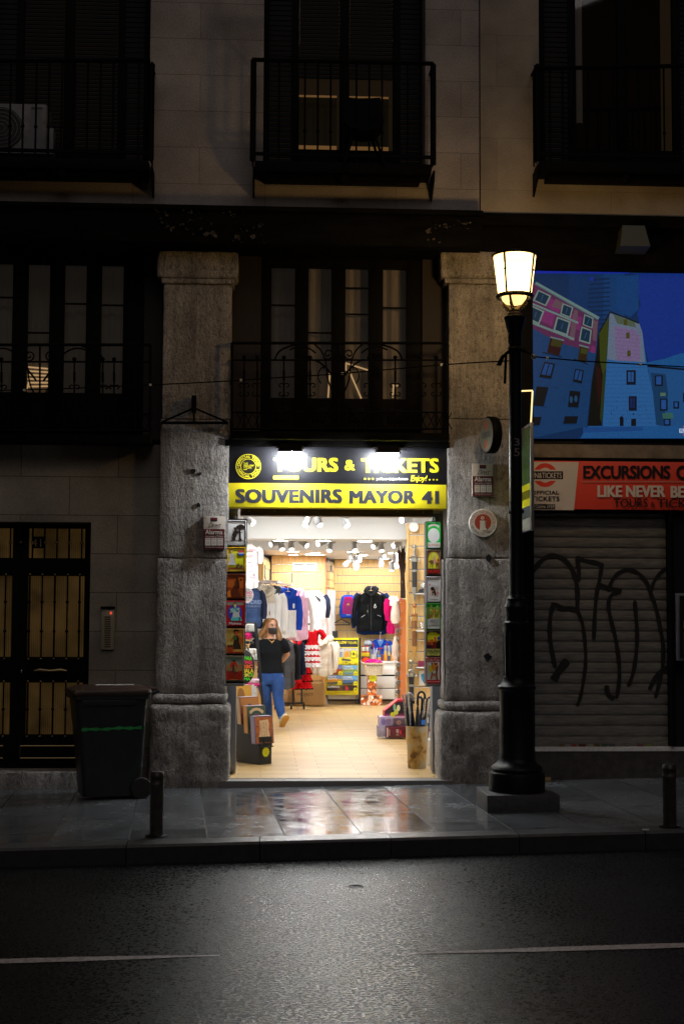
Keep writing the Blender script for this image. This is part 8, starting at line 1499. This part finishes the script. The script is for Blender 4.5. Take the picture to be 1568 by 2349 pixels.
jn = MB(); tors(jn, [(wp(620, 1534), .168, .115), (wp(620, 1548), .185, .128), (wp(620, 1560), .188, .130), (wp(620, 1570), .165, .11)]); jn.tube([hpL + Vector((0, 0, -.02)), hpL.lerp(knL, .35), hpL.lerp(knL, .7), knL, knL.lerp(anL, .35), knL.lerp(anL, .75), anL + Vector((0, 0, .03))], [.105, .104, .086, .073, .070, .057, .051], m_jean, 16)
jn.tube([hpR + Vector((0, 0, -.02)), hpR.lerp(knR, .35), hpR.lerp(knR, .7), knR, knR.lerp(anR, .35), knR.lerp(anR, .75), anR + Vector((0, 0, .025))], [.105, .104, .088, .075, .072, .057, .051], m_jean, 16); roughen(jn, .005, 16, 0, 2.2); fuse(jn, .010, 'jeans', pw, m_jean, 3)
def shoe(an, toe_dir, pitch, nm):
    t_ = toe_dir.normalized(); s_d = Vector((t_.y, -t_.x, 0)).normalized(); cp, sp_ = math.cos(pitch), math.sin(pitch); fwd = t_ * cp + Vector((0, 0, sp_)); upv = -t_ * sp_ + Vector((0, 0, cp)); o_ = an - upv * .055
    q = lambda f_, s2, u_: o_ + fwd * f_ + s_d * s2 + upv * u_
    def ring(f_, w_, u0, u1): return [q(f_, -w_, u0), q(f_, -w_ * 1.05, (u0 + u1) * .5), q(f_, -w_ * .6, u1), q(f_, w_ * .6, u1), q(f_, w_ * 1.05, (u0 + u1) * .5), q(f_, w_, u0)]
    b = MB(); b.loft([ring(-.07, .026, 0, .05), ring(-.05, .034, 0, .08), ring(.0, .036, 0, .095), ring(.06, .042, 0, .07), ring(.12, .046, 0, .055), ring(.165, .036, 0, .045), ring(.185, .018, .004, .03)], m_sock); so = b.build('shoe', pw)
    b = MB(); b.loft([ring(-.078, .03, -.024, .0), ring(-.055, .038, -.024, .0), ring(.0, .040, -.020, .0), ring(.06, .046, -.022, .0), ring(.12, .050, -.022, .0), ring(.17, .040, -.020, .002), ring(.195, .02, -.012, .006)], m_sole); b.build('sole', so)
anR2 = anR.copy(); shoe(anR2, Vector((.35, -1, 0)), math.radians(38), 'shoe'); anL.z = max(anL.z, .085); shoe(anL, Vector((-.05, -1, 0)), math.radians(-6), 'shoe')
cuff = MB(); cuff.tube([anR + Vector((0, 0, .005)), anR + Vector((0, 0, .045))], .052, mat('pale_denim_cuff', (.12, .2, .36), .85), 14); cuff.build('jeans_cuff', pw)
hair = MB()
hair.loft([[HP(a_ * math.cos(q), off + b_ * math.sin(q), u_) for q in [2 * PI * k / 22 for k in range(22)]] for u_, a_, b_, off in ((.128, .018, .03, -.01), (.118, .055, .075, -.012), (.095, .076, .085, -.032), (.06, .086, .075, -.055), (.02, .092, .075, -.065), (-.04, .095, .066, -.072), (-.10, .098, .060, -.074), (-.16, .11, .05, -.07), (-.22, .10, .03, -.065))], m_hair)
# parted fringe sweeping to both sides, and a long lock falling over the shoulder at the right
hair.tube([HP(.0, .030, .118), HP(-.055, .045, .090), HP(-.088, .015, .03), HP(-.108, .01, -.03), HP(-.140, -.015, -.09), HP(-.185, -.02, -.15)], [.016, .018, .020, .032, .044, .018], m_hair, 10)
hair.tube([HP(.0, .030, .118), HP(.055, .045, .090), HP(.088, .015, .03), HP(.108, .02, -.05), HP(.118, .03, -.12), HP(.125, .045, -.19), HP(.085, .06, -.265)], [.016, .018, .022, .036, .048, .052, .018], m_hair, 10)
fuse(hair, .008, 'hair', pw, m_hair, 2)
mk = MB(); N1, N2 = 12, 8; rows = []
for j in range(N2 + 1):
    v = j / N2; u_ = -.005 - .105 * v; row = []
    for i in range(N1 + 1):
        a_ = -1.25 + 2.5 * i / N1; k = math.cos(a_); wv = .076 * (1 - .35 * v * v); df = .103 + .022 * math.exp(-((v - .25) / .3) ** 2) * k * k - .03 * max(0, v - .6); row.append(HP(wv * math.sin(a_) * 1.02, df * (k ** .8) + .006, u_ - .012 * abs(math.sin(a_)) * (1 - 2 * v)))
    rows.append(row)
mk.add([p for r_ in rows for p in r_], [(j * (N1 + 1) + i, j * (N1 + 1) + i + 1, (j + 1) * (N1 + 1) + i + 1, (j + 1) * (N1 + 1) + i) for j in range(N2) for i in range(N1)], m_mask, True)
for s in (-1, 1): mk.tube([HP(s * .072, .04, -.02), HP(s * .080, .0, -.002), HP(s * .078, -.02, -.01)], .0025, m_mask, 5)
mk.build('face_mask', pw, norm=False)
ey = MB()
for s in (-1, 1): ey.sphere(HP(s * .032, .082, .018), .0125, mat('eye_white', (.7, .68, .66), .3), 10, 8, 1.1, .6, .6); ey.sphere(HP(s * .032 + .002, .090, .018), .007, mat('dark_iris', (.02, .012, .008), .2), 8, 6)
ey.build('eyes', pw)
br_ = MB()
for s in (-1, 1): br_.tube([HP(s * .014, .092, .036), HP(s * .034, .090, .044), HP(s * .054, .074, .036)], [.003, .004, .002], mat('brown_eyebrow', (.10, .05, .02), .7), 6); br_.tube([HP(s * .020, .092, .024), HP(s * .033, .093, .028), HP(s * .046, .084, .023)], .0025, mat('dark_iris', (.02, .012, .008), .2), 5)
br_.build('eyebrows', pw)
nl = MB(); nl.tube([wp(613, 1463.5, -.085), wp(619, 1469.5, -.108), wp(623.5, 1472.5, -.118), wp(628, 1469, -.105), wp(631, 1463.5, -.08)], .0035, m_brz, 5); nl.sphere(wp(623.5, 1474, -.122), .009, m_brz, 8, 6); nl.build('necklace', pw)
